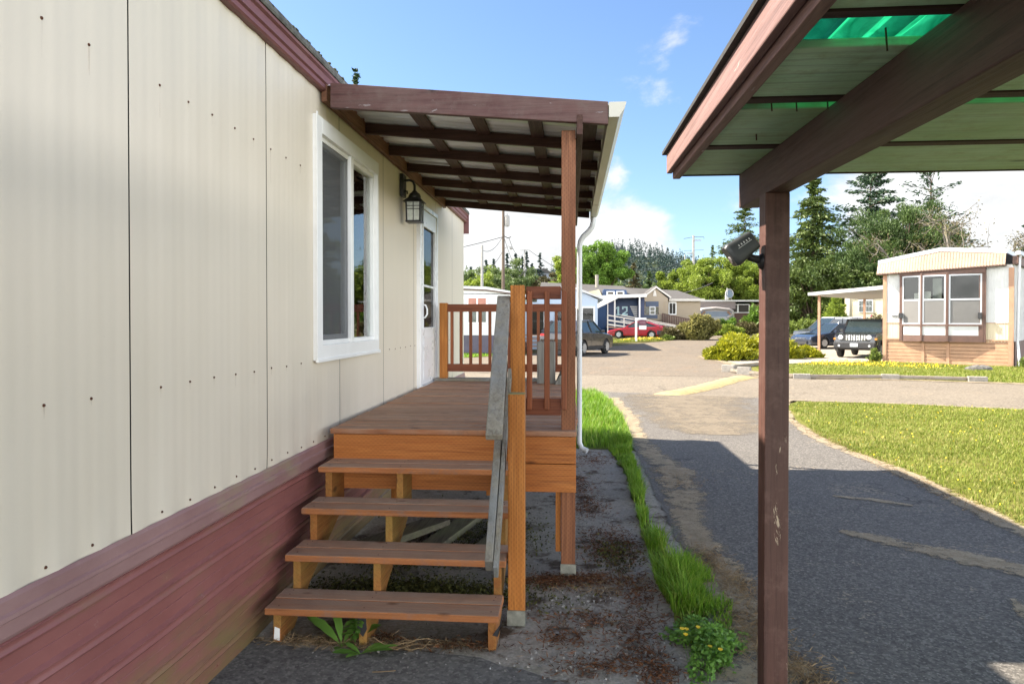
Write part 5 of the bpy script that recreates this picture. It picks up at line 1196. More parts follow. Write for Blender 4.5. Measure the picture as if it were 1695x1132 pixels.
# right-hand group behind the bay window house
conifer('tall pointed cedar just right of the brown carport post', X(1345, 72), 72, Ht(291, 72), 5.0, L_CEDAR, 1, n=260, leaf=.42, dens=52, droop=.32, power=.72)
conifer('cedar half hidden behind the brown carport post and camera', X(1232, 106), 106, Ht(343, 106), 5.6, L_CEDAR, 2, n=170, leaf=.42, dens=40, droop=.3, power=.5, gap=.15)
conifer('dark fir with long open tiered branches behind the pine', X(1432, 80), 80, Ht(285, 80), 7.4, L_FIR, 3, n=95, leaf=.46, dens=66, droop=.10, power=.55, up=.10, lo=.2)
conifer('thin sparse tall tree with see-through top right of the pine', X(1541, 78), 78, Ht(280, 78), 5.0, L_FIR, 4, n=80, leaf=.42, dens=22, droop=.05, power=.38, gap=.2, lo=.3, bare=.25, up=.3)
conifer('dark fir cut by the right edge of the photo', X(1712, 70), 70, Ht(345, 70), 3.0, L_FIR, 5, n=70, leaf=.4, dens=36)
clumptree('bushy dark pine with rounded tufts above the white side carport', X(1492, 68), 68, Ht(338, 68), 5.2, L_PINE, 6, base=.12, nclump=210, per=110, hollow=.15, leaf=.34, name='pine_tree', upward=1.0, clump=.15, aspect=.28)
clumptree('lower dark pine in front of the tiered fir', X(1425, 66), 66, Ht(392, 66), 3.7, L_PINE, 7, base=.1, hollow=.15, nclump=140, per=110, leaf=.32, name='pine_tree', upward=1.0, clump=.17, aspect=.28)
clumptree('dark pine filling the gap right of the thin sparse tree', X(1560, 72), 72, Ht(402, 72), 3.2, L_PINE, 8, base=.1, hollow=.15, nclump=110, per=100, leaf=.32, name='pine_tree', upward=.8, clump=.2, aspect=.3)
clumptree('low green tree at the foot of the pointed cedar', X(1345, 64), 64, Ht(425, 64), 3.0, L_CEDAR, 9, base=.05, nclump=80, per=110, leaf=.30, upward=.0, clump=.22)
clumptree('low green tree above the front edge of the side carport', X(1395, 63), 63, Ht(440, 63), 2.8, L_CEDAR, 10, base=.05, nclump=80, per=110, leaf=.30, upward=.0, clump=.22)
clumptree('low tree behind the left end of the bay window house roof', X(1462, 62), 62, Ht(425, 62), 2.6, L_PINE, 12, base=.05, nclump=70, per=100, leaf=.3, upward=.2, clump=.22)
def twisted(label, x, y, H, seed):
    g = random.Random(seed); z0 = h(y); t = thing('twisted_tree', label, 'tree', (x, y, z0)); m = MB(); tips = []
    def grow(p, d, L, r, dep):
        pts = [p]; q = p; dd = d.copy()
        for _ in range(4):
            dd = (dd+Vector((g.gauss(0, .32), g.gauss(0, .32), g.gauss(-.02, .22)))).normalized(); q = q+dd*L/4; pts.append(q)
            if dep >= 2: tips.append((q.copy(), dd.copy()))
        m.tube(pts, [r*(1-.12*i) for i in range(5)], 5, False)
        if dep < 4:
            for _ in range(3 if dep else 7):
                e = (dd+Vector((g.gauss(0, 1), g.gauss(0, 1), g.gauss(.05, .4)))).normalized(); s = pts[g.randint(2, 4)]
                grow(s, e, L*g.uniform(.6, .82), r*.55, dep+1)
    grow(Vector((x, y, z0)), Vector((.1, 0, 1)), H*.52, .22, 0)
    zt = sorted(q[0].z for q in tips)[int(len(tips)*.93)]; kz = H/(zt-z0)
    m.v = [(x+(v[0]-x)*1.0, v[1], z0+(v[2]-z0)*kz) for v in m.v]; tips = [(Vector((a.x, a.y, z0+(a.z-z0)*kz)), b) for a, b in tips]
    m.build('trunk', BARKG, t)
    gg = np.random.default_rng(seed); tp = np.array([a for a, _ in tips]); k = 3; P = np.repeat(tp, k, 0)+gg.normal(size=(len(tp)*k, 3))*.24
    leafmesh('crown', P, gg.normal(size=P.shape), .2*gg.uniform(.6, 1.3, len(P)), .10, L_OLIVE, t, None, gg)
twisted('gnarled half-bare tree with twisting branches behind the bay window house', X(1630, 60), 60, Ht(375, 60)*1.0, 5)
twisted('second gnarled half-bare tree nearer the right edge', X(1690, 64), 64, Ht(392, 64)*.95, 9)
# bright green row, centre
clumptree('bright green bushy tree behind the tan house, left of the row', X(1128, 96), 96, Ht(436, 96), 3.3, L_LIME, 20, base=.05, nclump=90, per=120, leaf=.34, upward=.2, clump=.2)
clumptree('bright green bushy tree above the arched garage', X(1172, 94), 94, Ht(426, 94), 3.3, L_LIME, 21, base=.05, nclump=100, per=120, leaf=.34, upward=.2, clump=.2)
clumptree('bright green bushy tree behind the satellite dish', X(1215, 97), 97, Ht(420, 97), 3.6, L_LIME, 22, base=.05, nclump=110, per=120, leaf=.34, upward=.2, clump=.2)
clumptree('bright green bushy tree partly behind the carport post', X(1256, 95), 95, Ht(432, 95), 3.2, L_LIME, 23, base=.05, nclump=90, per=120, leaf=.34, upward=.2, clump=.2)
conifer('slender spire rising out of the bright green trees', X(1178, 99), 99, Ht(408, 99), 1.5, L_CEDAR, 24, n=70, leaf=.34, dens=20)
clumptree('round green broadleaf tree right of the tall porch post', X(988, 96), 96, Ht(399, 96), 4.3, L_BROAD, 25, base=.12, nclump=130, per=130, leaf=.36, upward=.1, clump=.17)
clumptree('yellow-green broadleaf tree left of the tall porch post', X(937, 98), 98, Ht(408, 98), 2.5, L_LIME, 26, base=.1, nclump=60, per=120, leaf=.34, upward=.1, clump=.2)
conifer('olive brown conifer between the round tree and the far hill', X(1047, 105), 105, Ht(436, 105), 2.6, L_OLIVE, 27, n=90, leaf=.4, dens=30)
conifer('dark green conifer behind the tan house gable', X(1075, 110), 110, Ht(450, 110), 2.6, L_PINE, 28, n=80, leaf=.4, dens=30)
conifer('small dark conifer left of the bright green row', X(1098, 108), 108, Ht(452, 108), 2.4, L_FIR, 29, n=80, leaf=.4, dens=30)
conifer('tree top poking above the cream home roof edge', X(582, 60), 60, Ht(104, 60), 3.2, L_FIR, 30, n=120, leaf=.5, dens=26)
# wooded slope on the left, seen under the porch roof
gp = 'trees on the slope under the porch roof'
slope = [(770, 112, 445, 3.0, L_HILL), (786, 118, 450, 2.6, L_LIME), (806, 120, 440, 3.4, L_HILL), (822, 125, 447, 3.0, L_LIME), (846, 118, 432, 4.0, L_HILL), (866, 128, 445, 3.4, L_HILL), (884, 116, 450, 3.2, L_HILL), (905, 122, 455, 3.4, L_OLIVE), (925, 126, 448, 3.4, L_HILL), (858, 108, 458, 3.0, L_HILL), (893, 108, 462, 3.0, L_OLIVE), (796, 106, 460, 2.8, L_LIME), (830, 108, 456, 2.8, L_HILL), (772, 104, 458, 2.6, L_LIME)]
words = ['leftmost rounded tree of the slope beside the cream home end', 'small yellow green tree left of the grey pole on the slope', 'green tree right behind the grey cut-top pole', 'yellow green tree between the two left poles', 'largest green tree of the slope, right of the transformer pole', 'green tree just left of the thin crossarm pole', 'green tree at the foot of the crossarm pole', 'olive brown tree below the hilltop house', 'green tree of the slope beside the porch post', 'low green tree in front, right of the transformer pole', 'low olive tree just above the deck rail end', 'low yellow tree at the foot of the grey pole', 'low green tree at the foot of the transformer pole', 'low yellow tree against the cream home end']
for i, ((px, y, py, r, mt), w) in enumerate(zip(slope, words)):
    clumptree(w, X(px, y), y, Ht(py, y), r, mt, 40+i, base=.05, nclump=60, per=80, leaf=.42, upward=.15, clump=.24, group=gp)
# far ridge land and hill
M_HILL = mk_soil('wooded hill floor', (.035, .05, .025), (.05, .065, .03), (.06, .07, .03), .05)
def ridge(m, x0, x1, y0, y1, f, n=50):
    m.grid(n, 14, lambda u, v: (x0+(x1-x0)*u, y0+(y1-y0)*v, f(x0+(x1-x0)*u, v)-.5))
def hillL(x, v): return .9+13.5*min(1, v*1.15)**.9*max(0.0, min(1, (70-x)/90))
def hillM(x, v): return .9+(36*math.exp(-((x-45)/75)**2)+14)*min(1, v*1.1)**.85
o = part('hill', M_HILL, None, lambda m: ridge(m, -150, 70, 128, 260, hillL), smooth=True); struct(o)
o = part('hill', M_HILL, None, lambda m: ridge(m, -160, 330, 330, 560, hillM), smooth=True); struct(o)
def forest(name, mat, pts, seed, label, leafk=1.0):
    """many small firs in one mesh: a wood that reads as one mass"""
    g = np.random.default_rng(seed); Ps = []; As = []; Ss = []; rv = []
    for x, y, z, H, r in pts:
        k = int(70*leafk); u = g.random(k)**.8; az = g.uniform(0, 6.283, k); rr = r*(1-u)**.8*g.uniform(.25, 1.1, k)+.1
        p = np.stack([x+np.cos(az)*rr, y+np.sin(az)*rr, z+H*u], 1); Ps.append(p)
        As.append(np.stack([np.cos(az), np.sin(az), -.35+g.normal(size=k)*.35+.9*(u > .85)], 1)); Ss.append((r*.62*(1-u*.55))*g.uniform(.7, 1.2, k)); rv.append(np.clip(g.random()*.5+g.random(k)*.5, 0, 1))
    P = np.concatenate(Ps); S = np.concatenate(Ss)
    o = leafmesh(name, P, np.concatenate(As), S, S*.6, mat, None, np.concatenate(rv), g)
    tag(o, label, 'forest', None, 'stuff'); return o
g_ = np.random.default_rng(77)
pts = []
for _ in range(1900):
    x = g_.uniform(-150, 320); v_ = g_.random()**.75; y = 330+230*v_
    pts.append((x, y, hillM(x, v_)-1, g_.uniform(7, 15), g_.uniform(2.2, 3.8)))
forest('forest', L_HAZEFIR, pts, 5, 'dark fir forest covering the far hill behind the houses', .8)
pts = []
for _ in range(520):
    x = g_.uniform(-140, 60); v_ = g_.random()**.6; y = 128+132*v_
    pts.append((x, y, hillL(x, v_)-.6, g_.uniform(3.5, 7.5), g_.uniform(1.6, 3.0)))
forest('forest', L_HILL, pts, 6, 'mixed green wood covering the slope behind the poles', 1.0)
gp = 'dark firs on the slope skyline'
for i, (px, py, w) in enumerate([(806, 430, 'dark fir on the slope skyline right of the grey pole'), (818, 428, 'dark fir on the skyline just left of the transformer pole'), (841, 419, 'dark pointed fir on the skyline just right of the transformer pole'), (853, 419, 'dark fir midway between the transformer pole and the crossarm pole'), (865, 424, 'dark fir behind the thin crossarm pole'), (873, 416, 'dark fir touching the right side of the crossarm pole'), (893, 419, 'broad fir above the hilltop house'), (881, 436, 'short dark fir left of the hilltop house'), (778, 441, 'short dark fir beside the cream home end')]):
    conifer(w, X(px, 175), 175, Ht(py, 175), 2.3, L_HAZEFIR, 60+i, n=46, leaf=.75, dens=22, lo=.3, group=gp)
hp = at(896, 447, Y=185); o = thing('hilltop_house', 'small grey roofed house among trees on the slope skyline', 'house', (hp.x, 185, hp.z-3))
part('wall', m_plain('grey house wall', (.22, .24, .28), .7), o, lambda m: m.box(hp.x-2.2, hp.x+2.2, 185, 190, hp.z-4, hp.z-.8))
part('roof', M_ROOFD, o, lambda m: m.prism([(hp.x-2.8, hp.z-.8), (hp.x+2.8, hp.z-.8), (hp.x+1.2, hp.z+.35), (hp.x-1.2, hp.z+.35)], 'y', 184.6, 190.5))
part('window', M_INT, o, lambda m: (m.box(hp.x-1.4, hp.x-.5, 184.95, 184.99, hp.z-2.2, hp.z-1.2), m.box(hp.x+.3, hp.x+1.3, 184.95, 184.99, hp.z-2.2, hp.z-1.2)))

# =====================================================  shrubs
def shrub(label, x, y, r, H, mat, seed, n=2600, leaf=.14, cat='shrub', name='shrub', flat=0, spray=1.0, ry=None, nc=26):
    g = np.random.default_rng(seed); z0 = h(y); t = thing(name, label, cat, (x, y, z0)); ry = ry or r*.8
    m = MB(); d = unit(g.normal(size=(nc, 3))); d[:, 2] = np.abs(d[:, 2])
    rad = g.uniform(.55, 1.0, nc); c = np.stack([x+d[:, 0]*r*rad*.85, y+d[:, 1]*ry*rad*.85, z0+.10*H+d[:, 2]*H*.85*rad], 1)
    for q in c: m.tube([(x, y, z0-.05), ((x+q[0])/2, (y+q[1])/2, z0+.35*(q[2]-z0)), tuple(q)], [.03, .02, .008], 4, False)
    m.build('stems', BARK, t)
    idx = g.integers(0, nc, n); o = unit(g.normal(size=(n, 3)))*(g.random(n)**.5)[:, None]
    cr = np.array([.33*r, .33*ry, .26*H])
    P = c[idx]+o*cr; P[:, 2] = np.maximum(P[:, 2], z0+.03)
    out = np.stack([(P[:, 0]-x)/r, (P[:, 1]-y)/ry, np.full(n, .35)], 1)
    A = out*spray+g.normal(size=(n, 3))*.45+np.array([0, 0, .25-flat])
    S = leaf*g.uniform(.6, 1.4, n)
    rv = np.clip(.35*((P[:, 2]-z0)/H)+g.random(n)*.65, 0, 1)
    leafmesh('foliage', P, A, S, S*.36, mat, t, rv, g); return t
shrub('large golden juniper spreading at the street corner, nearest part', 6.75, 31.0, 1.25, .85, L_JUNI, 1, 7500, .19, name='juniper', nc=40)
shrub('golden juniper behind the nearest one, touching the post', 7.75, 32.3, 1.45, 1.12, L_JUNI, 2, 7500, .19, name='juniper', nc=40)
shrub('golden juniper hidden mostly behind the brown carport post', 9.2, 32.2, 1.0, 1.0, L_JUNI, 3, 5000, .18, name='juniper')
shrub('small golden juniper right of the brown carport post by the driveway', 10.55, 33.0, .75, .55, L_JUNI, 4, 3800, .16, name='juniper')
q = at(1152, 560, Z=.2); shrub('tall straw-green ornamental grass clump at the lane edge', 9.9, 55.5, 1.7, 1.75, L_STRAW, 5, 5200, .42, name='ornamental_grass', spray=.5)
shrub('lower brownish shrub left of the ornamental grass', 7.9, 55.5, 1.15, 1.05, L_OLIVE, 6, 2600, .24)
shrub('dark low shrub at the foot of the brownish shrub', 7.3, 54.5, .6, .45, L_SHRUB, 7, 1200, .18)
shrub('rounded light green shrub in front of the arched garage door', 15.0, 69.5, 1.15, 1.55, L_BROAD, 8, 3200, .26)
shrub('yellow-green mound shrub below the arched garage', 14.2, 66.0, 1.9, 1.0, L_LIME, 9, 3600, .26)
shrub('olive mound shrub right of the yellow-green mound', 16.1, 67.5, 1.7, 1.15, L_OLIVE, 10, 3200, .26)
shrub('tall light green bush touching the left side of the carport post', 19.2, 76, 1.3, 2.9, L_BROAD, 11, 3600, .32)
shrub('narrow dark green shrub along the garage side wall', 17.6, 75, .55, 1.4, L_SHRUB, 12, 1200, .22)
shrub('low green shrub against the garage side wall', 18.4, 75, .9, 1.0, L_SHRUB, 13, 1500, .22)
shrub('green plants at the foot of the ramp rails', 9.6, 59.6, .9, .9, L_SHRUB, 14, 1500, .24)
rh = shrub('pink flowered rhododendron in front of the cream house', at(1440, 530, Y=46).x, 46, 1.25, 1.9, L_OLIVE, 15, 3000, .22)
g = np.random.default_rng(3); rx_ = rh.location
part('flowers', m_plain('pink petals', (.45, .06, .10), .6, 0, .4, 40), rh, lambda m: [m.lathe([(.0, -.06), (.07, -.02), (.06, .05), (.0, .07)], (rx_.x+g.normal()*.6, rx_.y-.6+g.normal()*.3, h(46)+1.2+g.normal()*.35), 6) for _ in range(26)])
conifer('small bright conical thuja beside the cream house', at(1384, 530, Y=52).x, 52, 3.1, .95, L_LIME, 70, n=120, leaf=.22, dens=26, lo=.02, droop=-.5, name='thuja', power=.6)
shrub('dark hedge between the carport post and the parked sedan', at(1322, 545, Y=58).x, 58, 2.2, 1.6, L_SHRUB, 16, 3200, .3, cat='hedge', name='hedge')
shrub('weeds growing at the left foot of the bay window house', 12.2, 29.7, .35, .5, L_SHRUB, 17, 500, .14, cat='weeds', name='weed_patch')
shrub('weeds growing beside the downspout of the bay window house', 16.2, 26.6, .4, .4, L_SHRUB, 18, 500, .14, cat='weeds', name='weed_patch')

# =====================================================  grass (stuff)
L_GRASS = m_leaf('fresh grass', (.085, .19, .010), (.21, .40, .028), .4, .5, (.34, .40, .07))
L_LAWNB = m_leaf('mown grass', (.13, .19, .02), (.25, .29, .04), .35, .6, (.38, .34, .12))
def blades(name, XY, Z, hgt, wid, lean, mat, label, g, bend=.5):
    n = len(XY); az = g.uniform(0, 6.283, n); D = np.stack([np.cos(az), np.sin(az), np.zeros(n)], 1); S = np.stack([-D[:, 1], D[:, 0], np.zeros(n)], 1)
    # blades face all ways; three cross points then a tip
    B = np.column_stack([XY, Z]); l = (lean*g.uniform(.2, 1.2, n)*hgt)[:, None]; H3 = np.zeros((n, 3)); H3[:, 2] = hgt; w = (wid*g.uniform(.7, 1.3, n))[:, None]
    m1 = B+H3*.55+D*l*.35; tip = B+H3*g.uniform(.82, 1.0, n)[:, None]+D*l
    V = np.stack([B-S*w/2, B+S*w/2, m1+S*w*.42, tip, m1-S*w*.42], 1).reshape(-1, 3)
    i = np.arange(n)*5
    Q = np.concatenate([np.stack([i, i+1, i+2, i+4], 1), np.stack([i+4, i+2, i+3, i+3], 1)])
    rv = g.random(n); rv = np.concatenate([rv, rv])
    # second set are triangles: write as tris in a second mesh pass
    V = V.astype(np.float32); me = bpy.data.meshes.new(name); me.vertices.add(len(V)); me.vertices.foreach_set('co', V.ravel())
    lv = np.concatenate([Q[:n].ravel(), Q[n:, :3].ravel()]).astype(np.int32); me.loops.add(len(lv)); me.loops.foreach_set('vertex_index', lv)
    me.polygons.add(2*n); me.polygons.foreach_set('loop_start', np.concatenate([np.arange(n)*4, 4*n+np.arange(n)*3]).astype(np.int32))
    a = me.attributes.new('rnd', 'FLOAT', 'FACE'); a.data.foreach_set('value', rv.astype(np.float32)); me.materials.append(mat); me.update(calc_edges=True)
    o = bpy.data.objects.new(name, me); COL.objects.link(o); tag(o, label, 'grass', None, 'stuff'); return o
def inpoly(P, poly):
    x, y = P[:, 0], P[:, 1]; c = np.zeros(len(P), bool); j = len(poly)-1
    for i in range(len(poly)):
        xi, yi = poly[i]; xj, yj = poly[j]
        c ^= ((yi > y) != (yj > y)) & (x < (xj-xi)*(y-yi)/(yj-yi+1e-12)+xi); j = i
    return c
def scatter(poly, n, g, dens=None):
    p = np.array(poly); lo, hi = p.min(0), p.max(0); out = np.zeros((0, 2))
    while len(out) < n:
        q = lo+(hi-lo)*g.random((n*2, 2)); q = q[inpoly(q, poly)]
        if dens is not None: q = q[g.random(len(q)) < dens(q)]
        out = np.concatenate([out, q])
    return out[:n]
def vnoise(P, s, seed):
    g = np.random.default_rng(seed); T = g.random((64, 64)); x = P*s; i = np.floor(x).astype(int); f = x-i; f = f*f*(3-2*f)
    a = T[i[:, 0] % 64, i[:, 1] % 64]; b = T[(i[:, 0]+1) % 64, i[:, 1] % 64]; c = T[i[:, 0] % 64, (i[:, 1]+1) % 64]; d = T[(i[:, 0]+1) % 64, (i[:, 1]+1) % 64]
    return (a*(1-f[:, 0])+b*f[:, 0])*(1-f[:, 1])+(c*(1-f[:, 0])+d*f[:, 0])*f[:, 1]
g = np.random.default_rng(21)
strip_poly = [(.60, 3.7), (.82, 3.7), (.95, 4.25), (.90, 4.75), (.70, 5.2), (.64, 6.1), (.70, 7), (.74, 8), (.76, 9), (.86, 10.4), (.45, 9.6), (.5, 9), (.60, 8), (.59, 7.2), (.57, 6), (.56, 5.1), (.54, 4.6), (.58, 4.1)]
xy = scatter(strip_poly, 7800, g, lambda q: .12+.88*(vnoise(q, 4.5, 3) > .45))
tall = vnoise(xy, 3.2, 5); cx_ = np.abs(xy[:, 0]-.70)/.2
hh_ = np.clip((.04+.165*tall)*(1.15-.5*np.clip(cx_, 0, 1))*np.where(xy[:, 1] < 4.1, .6, 1), .04, .36)*g.uniform(.6, 1.15, len(xy))
blades('grass_strip', xy, np.full(len(xy), .014), hh_, .0058, .75, L_GRASS, 'lush green grass strip growing between slab and driveway', g)
side = [(-1.6, 9.5), (.45, 9.4), (.86, 10.5), (.88, 12.5), (.80, 14.5), (.55, 16.6), (-3, 17.1), (-3, 10.9)]
xy = scatter(side, 26000, g)
blades('side_lawn_grass', xy, np.full(len(xy), .013), (.10+.12*vnoise(xy, 2, 8))*g.uniform(.6, 1.1, len(xy)), .008, .6, L_GRASS, 'long bright grass beside the end of the cream home', g)
front = [(3.72, 5.6), (3.76, 8.3), (3.62, 9.6), (3.62, 10.8), (3.9, 12.4), (4.2, 14.2), (4.7, 15.05), (6.8, 14.7), (8.6, 13.95), (11.5, 12.6), (11.5, 5.6)]
xy = scatter(front, 85000, g, lambda q: np.clip(.45+.8*(vnoise(q, 2.2, 9)-.2), .2, 1))
blades('front_lawn_grass', xy, np.full(len(xy), .008), (.03+.03*vnoise(xy, 1.5, 4))*g.uniform(.6, 1.25, len(xy)), .008, .9, L_LAWNB, 'short mown sunny lawn right of the driveway', g)
across = [(6.5, 21.8), (9.4, 21.2), (12, 20.2), (16, 19.1), (19, 18.2), (19, 24.8), (15.9, 26.7), (12.5, 29.4), (9.8, 29.0), (6.6, 26.0), (6.2, 23.4)]
xy = scatter(across, 42000, g)
blades('far_lawn_grass', xy, np.full(len(xy), .009), (.05+.05*vnoise(xy, .9, 4))*g.uniform(.6, 1.2, len(xy)), .016, .8, L_LAWNB, 'sunny lawn in front of the bay window house', g)
def flowers(name, poly, n, label, zz, sz=.02, dens=None, col=(.75, .52, .01)):
    xy = scatter(poly, n, g, dens); P = np.column_stack([xy, np.array([h(y) for y in xy[:, 1]])+zz*g.uniform(.7, 1.2, n)])
    o = leafmesh(name, P, g.normal(size=(n, 3))*np.array([1, 1, .3]), sz*g.uniform(.8, 1.3, n), sz, M_FLOWER, None, None, g); tag(o, label, 'flowers', None, 'stuff')
M_FLOWER = m_plain('yellow petals', (.72, .50, .012), .6, 0, .15, 60)
flowers('lawn_dandelions', front, 420, 'scattered yellow dandelions in the sunny front lawn', .06, .022)
flowers('far_dandelions', [(9.8, 28.8), (11.9, 29.5), (14.2, 26.2), (12.5, 24.5), (8.3, 26.8)], 800, 'dense yellow dandelions in the grass under the bay window house', .12, .042, lambda q: np.clip((13.6-q[:, 0])/3.0, .12, 1))
flowers('island_dandelions', [(3.4, 51.2), (7.0, 54.2), (8.0, 55.6), (7.2, 56.8), (5.0, 56.4)], 420, 'yellow dandelions on the lawn island by the sign', .15, .08)
isl = [(2.9, 50.2), (7.0, 53.8), (8.0, 55.3), (7.4, 57.0), (5.5, 57.2), (3.9, 55.0), (2.7, 51.9)]
xy = scatter(isl, 5000, g); blades('island_grass', xy, np.array([h(y)+.01 for y in xy[:, 1]]), .16*g.uniform(.6, 1.2, len(xy)), .035, .7, L_LAWNB, 'rough grass of the small lawn island around the sign', g)
wl = [(-9, 29.8), (-6.2, 30), (-4.0, 33), (-3.4, 34.9), (-9, 34.9)]
xy = scatter(wl, 6000, g); blades('white_house_grass', xy, np.full(len(xy), .01), .10*g.uniform(.6, 1.2, len(xy)), .022, .7, L_GRASS, 'green lawn in front of the white house', g)

# =====================================================  weeds at the steps, buttercups, debris
L_WEED = m_leaf('weed leaf', (.09, .20, .03), (.20, .38, .07), .3, .45)
def broadleaf(m, base, az, L, w, rise, curl):
    n = 8; d = Vector((math.cos(az), math.sin(az), 0)); s = Vector((-d.y, d.x, 0))
    pts = []
    for i in range(n+1):
        u = i/n; p = Vector(base)+d*L*u+Vector((0, 0, rise*L*(u-curl*u*u))); ww = w*(math.sin(math.pi*min(1, .08+u*.92)**1.5)**.8*.95+.05)*(1 if i % 2 else .86)
        if u < .25: ww *= .35+u*2
        pts.append((p-s*ww+Vector((0, 0, .12*ww)), p-Vector((0, 0, .15*ww)), p+s*ww+Vector((0, 0, .12*ww))))
    vs = [q for t_ in pts for q in t_]; fs = []
    for i in range(n): a = 3*i; fs += [(a, a+1, a+4, a+3), (a+1, a+2, a+5, a+4)]
    m.rr().add(vs, fs)
p = at(566, 1070, Z=.01); w1 = thing('broadleaf_weed', 'green broad-leaved weed under the left of the bottom stair tread', 'weed', (p.x, p.y, 0))
for az, L, w, ri in ((2.75, .24, .036, .85), (2.1, .17, .024, 1.4), (.55, .21, .042, .65), (1.2, .15, .024, 1.0), (4.6, .08, .02, .5)):
    part('leaf', L_WEED, w1, lambda m: broadleaf(m, p, az, L, w, ri, .45), smooth=True)
def sprout(m):
    b = p+Vector((.06, .02, 0)); m.tube([b, b+Vector((.01, 0, .08)), b+Vector((.015, 0, .135))], .003, 5)
for zz in (.06, .09, .115, .13):
    for az in (.3, 2.9, 4.4, 1.4): part('leaf', L_WEED, w1, lambda m: broadleaf(m, p+Vector((.07, .02, zz)), az+zz*9, .075*(1.2-zz*2.2), .013, .4, .9), smooth=True)
part('stem', L_WEED, w1, sprout)
p2 = at(597, 1082, Z=.01); w2 = thing('broadleaf_weed', 'low spreading weed on the concrete in front of the middle stringer', 'weed', (p2.x, p2.y, 0))
for az, L, w in ((.55, .13, .027), (3.6, .14, .032), (-.1, .17, .022), (2.6, .12, .018), (.1, .19, .02), (4.2, .1, .018)):
    part('leaf', L_WEED, w2, lambda m: broadleaf(m, p2, az, L, w, .45, .5), smooth=True)
bc = at(1165, 1092, Z=.01); bt = thing('buttercup_clump', 'leafy buttercup clump with small yellow flowers at the end of the grass strip', 'plant', (bc.x, bc.y, 0))
g = np.random.default_rng(31); k = 2100
a_ = g.uniform(0, 6.283, k); r_ = np.sqrt(g.random(k))*(.75+.3*np.sin(a_*3+1)+.25*np.sin(a_*5))*g.uniform(.8, 1.35, k)
P = np.stack([bc.x+.03+.17*r_*np.cos(a_), bc.y+.10+.33*r_*np.sin(a_), .012+.11*g.random(k)*np.clip(1.1-r_**2*.7, .15, 1.1)], 1)
leafmesh('leaves', P, np.stack([np.cos(a_), np.sin(a_), g.normal(size=k)*.35], 1)+g.normal(size=(k, 3))*.55, .030*g.uniform(.6, 1.3, k), .017, L_WEED, bt, None, g)
fl = [(bc.x-.11, bc.y-.02, .17), (bc.x-.085, bc.y-.0, .16), (bc.x-.095, bc.y-.04, .15), (bc.x-.02, bc.y+.05, .15), (bc.x+.06, bc.y-.1, .11), (bc.x+.02, bc.y-.05, .10)]
part('stems', L_WEED, bt, lambda m: [m.tube([(q[0]+.03, q[1]+.02, .01), (q[0]+.01, q[1]+.01, q[2]*.6), q], .0014, 4) for q in fl])
part('flower', M_FLOWER, bt, lambda m: [m.lathe([(.003, -.003), (.011, .003), (.012, .006), (.005, .004)], q, 7) for q in fl], split=True)
# dead grass, needles, moss and gravel
M_STRAWD = m_leaf('dead grass', (.13, .08, .04), (.38, .27, .15), .1, .9)
M_BROWN = m_leaf('brown needle litter', (.04, .02, .011), (.22, .09, .036), .05, .9)
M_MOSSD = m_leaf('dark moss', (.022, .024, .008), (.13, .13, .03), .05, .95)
M_PEB = m_leaf('pebbles', (.12, .115, .11), (.46, .44, .41), 0, .9)
def litter(name, spots, L, W_, mat, label, seed, zmax=.012, lift=.35):
    g = np.random.default_rng(seed); P = []; 
    for x, y, rx, ry, n in spots:
        q = g.normal(size=(n, 2))*np.array([rx, ry])*.5; P.append(np.column_stack([x+q[:, 0], y+q[:, 1], .014+zmax*g.random(n)**2]))
    P = np.concatenate(P); n = len(P); A = np.column_stack([g.normal(size=(n, 2)), g.normal(size=n)*lift])
    S = L*g.uniform(.5, 1.6, n); o = leafmesh(name, P, A, S, W_, mat, None, None, g); tag(o, label, 'ground litter', None, 'stuff')
litter('needle_litter', [(-.12, 4.55, .28, .12, 900), (.12, 4.62, .3, .12, 800), (.3, 5.3, .28, .5, 1500), (.42, 4.4, .14, .4, 600), (.15, 4.0, .5, .12, 500), (.0, 3.75, .2, .15, 350), (.35, 3.75, .15, .3, 500), (.05, 7.2, .2, .6, 700), (.15, 6.4, .2, .4, 500), (.25, 8.6, .3, .5, 500), (.15, 3.45, .3, .12, 450), (-.6, 3.62, .3, .08, 350), (-1.05, 3.66, .2, .05, 250), (.42, 3.4, .12, .2, 400)], .035, .006, M_BROWN, 'reddish brown needle and leaf litter over the concrete', 1, .018)
litter('straw_litter', [(-1.35, 3.60, .3, .05, 420), (-1.15, 3.56, .35, .05, 260), (-.75, 3.60, .35, .05, 260), (.98, 3.9, .18, .5, 1500), (.95, 5.0, .14, .4, 800), (1.05, 4.6, .14, .3, 700), (1.15, 7.6, .3, .5, 300), (.1, 4.45, .4, .1, 240), (.3, 4.6, .3, .3, 250), (3.62, 7.5, .14, 2, 900), (3.6, 10.5, .14, 2, 700), (1.1, 3.4, .15, .3, 900)], .055, .0035, M_STRAWD, 'dry straw coloured dead grass along the edges and under the bottom step', 2, .025, .5)
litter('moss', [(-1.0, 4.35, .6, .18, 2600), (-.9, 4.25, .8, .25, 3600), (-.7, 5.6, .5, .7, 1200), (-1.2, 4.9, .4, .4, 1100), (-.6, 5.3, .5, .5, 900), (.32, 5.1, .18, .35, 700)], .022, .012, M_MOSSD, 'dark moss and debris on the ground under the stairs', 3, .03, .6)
litter('pebbles', [(.38, 3.6, .2, .4, 420), (.1, 4.2, .4, .4, 420), (.2, 6.5, .3, 1.4, 320), (.0, 3.5, .4, .2, 240), (-.8, 3.45, .6, .1, 25)], .014, .011, M_PEB, 'small loose pebbles scattered on the broken concrete', 4, .004, .5)
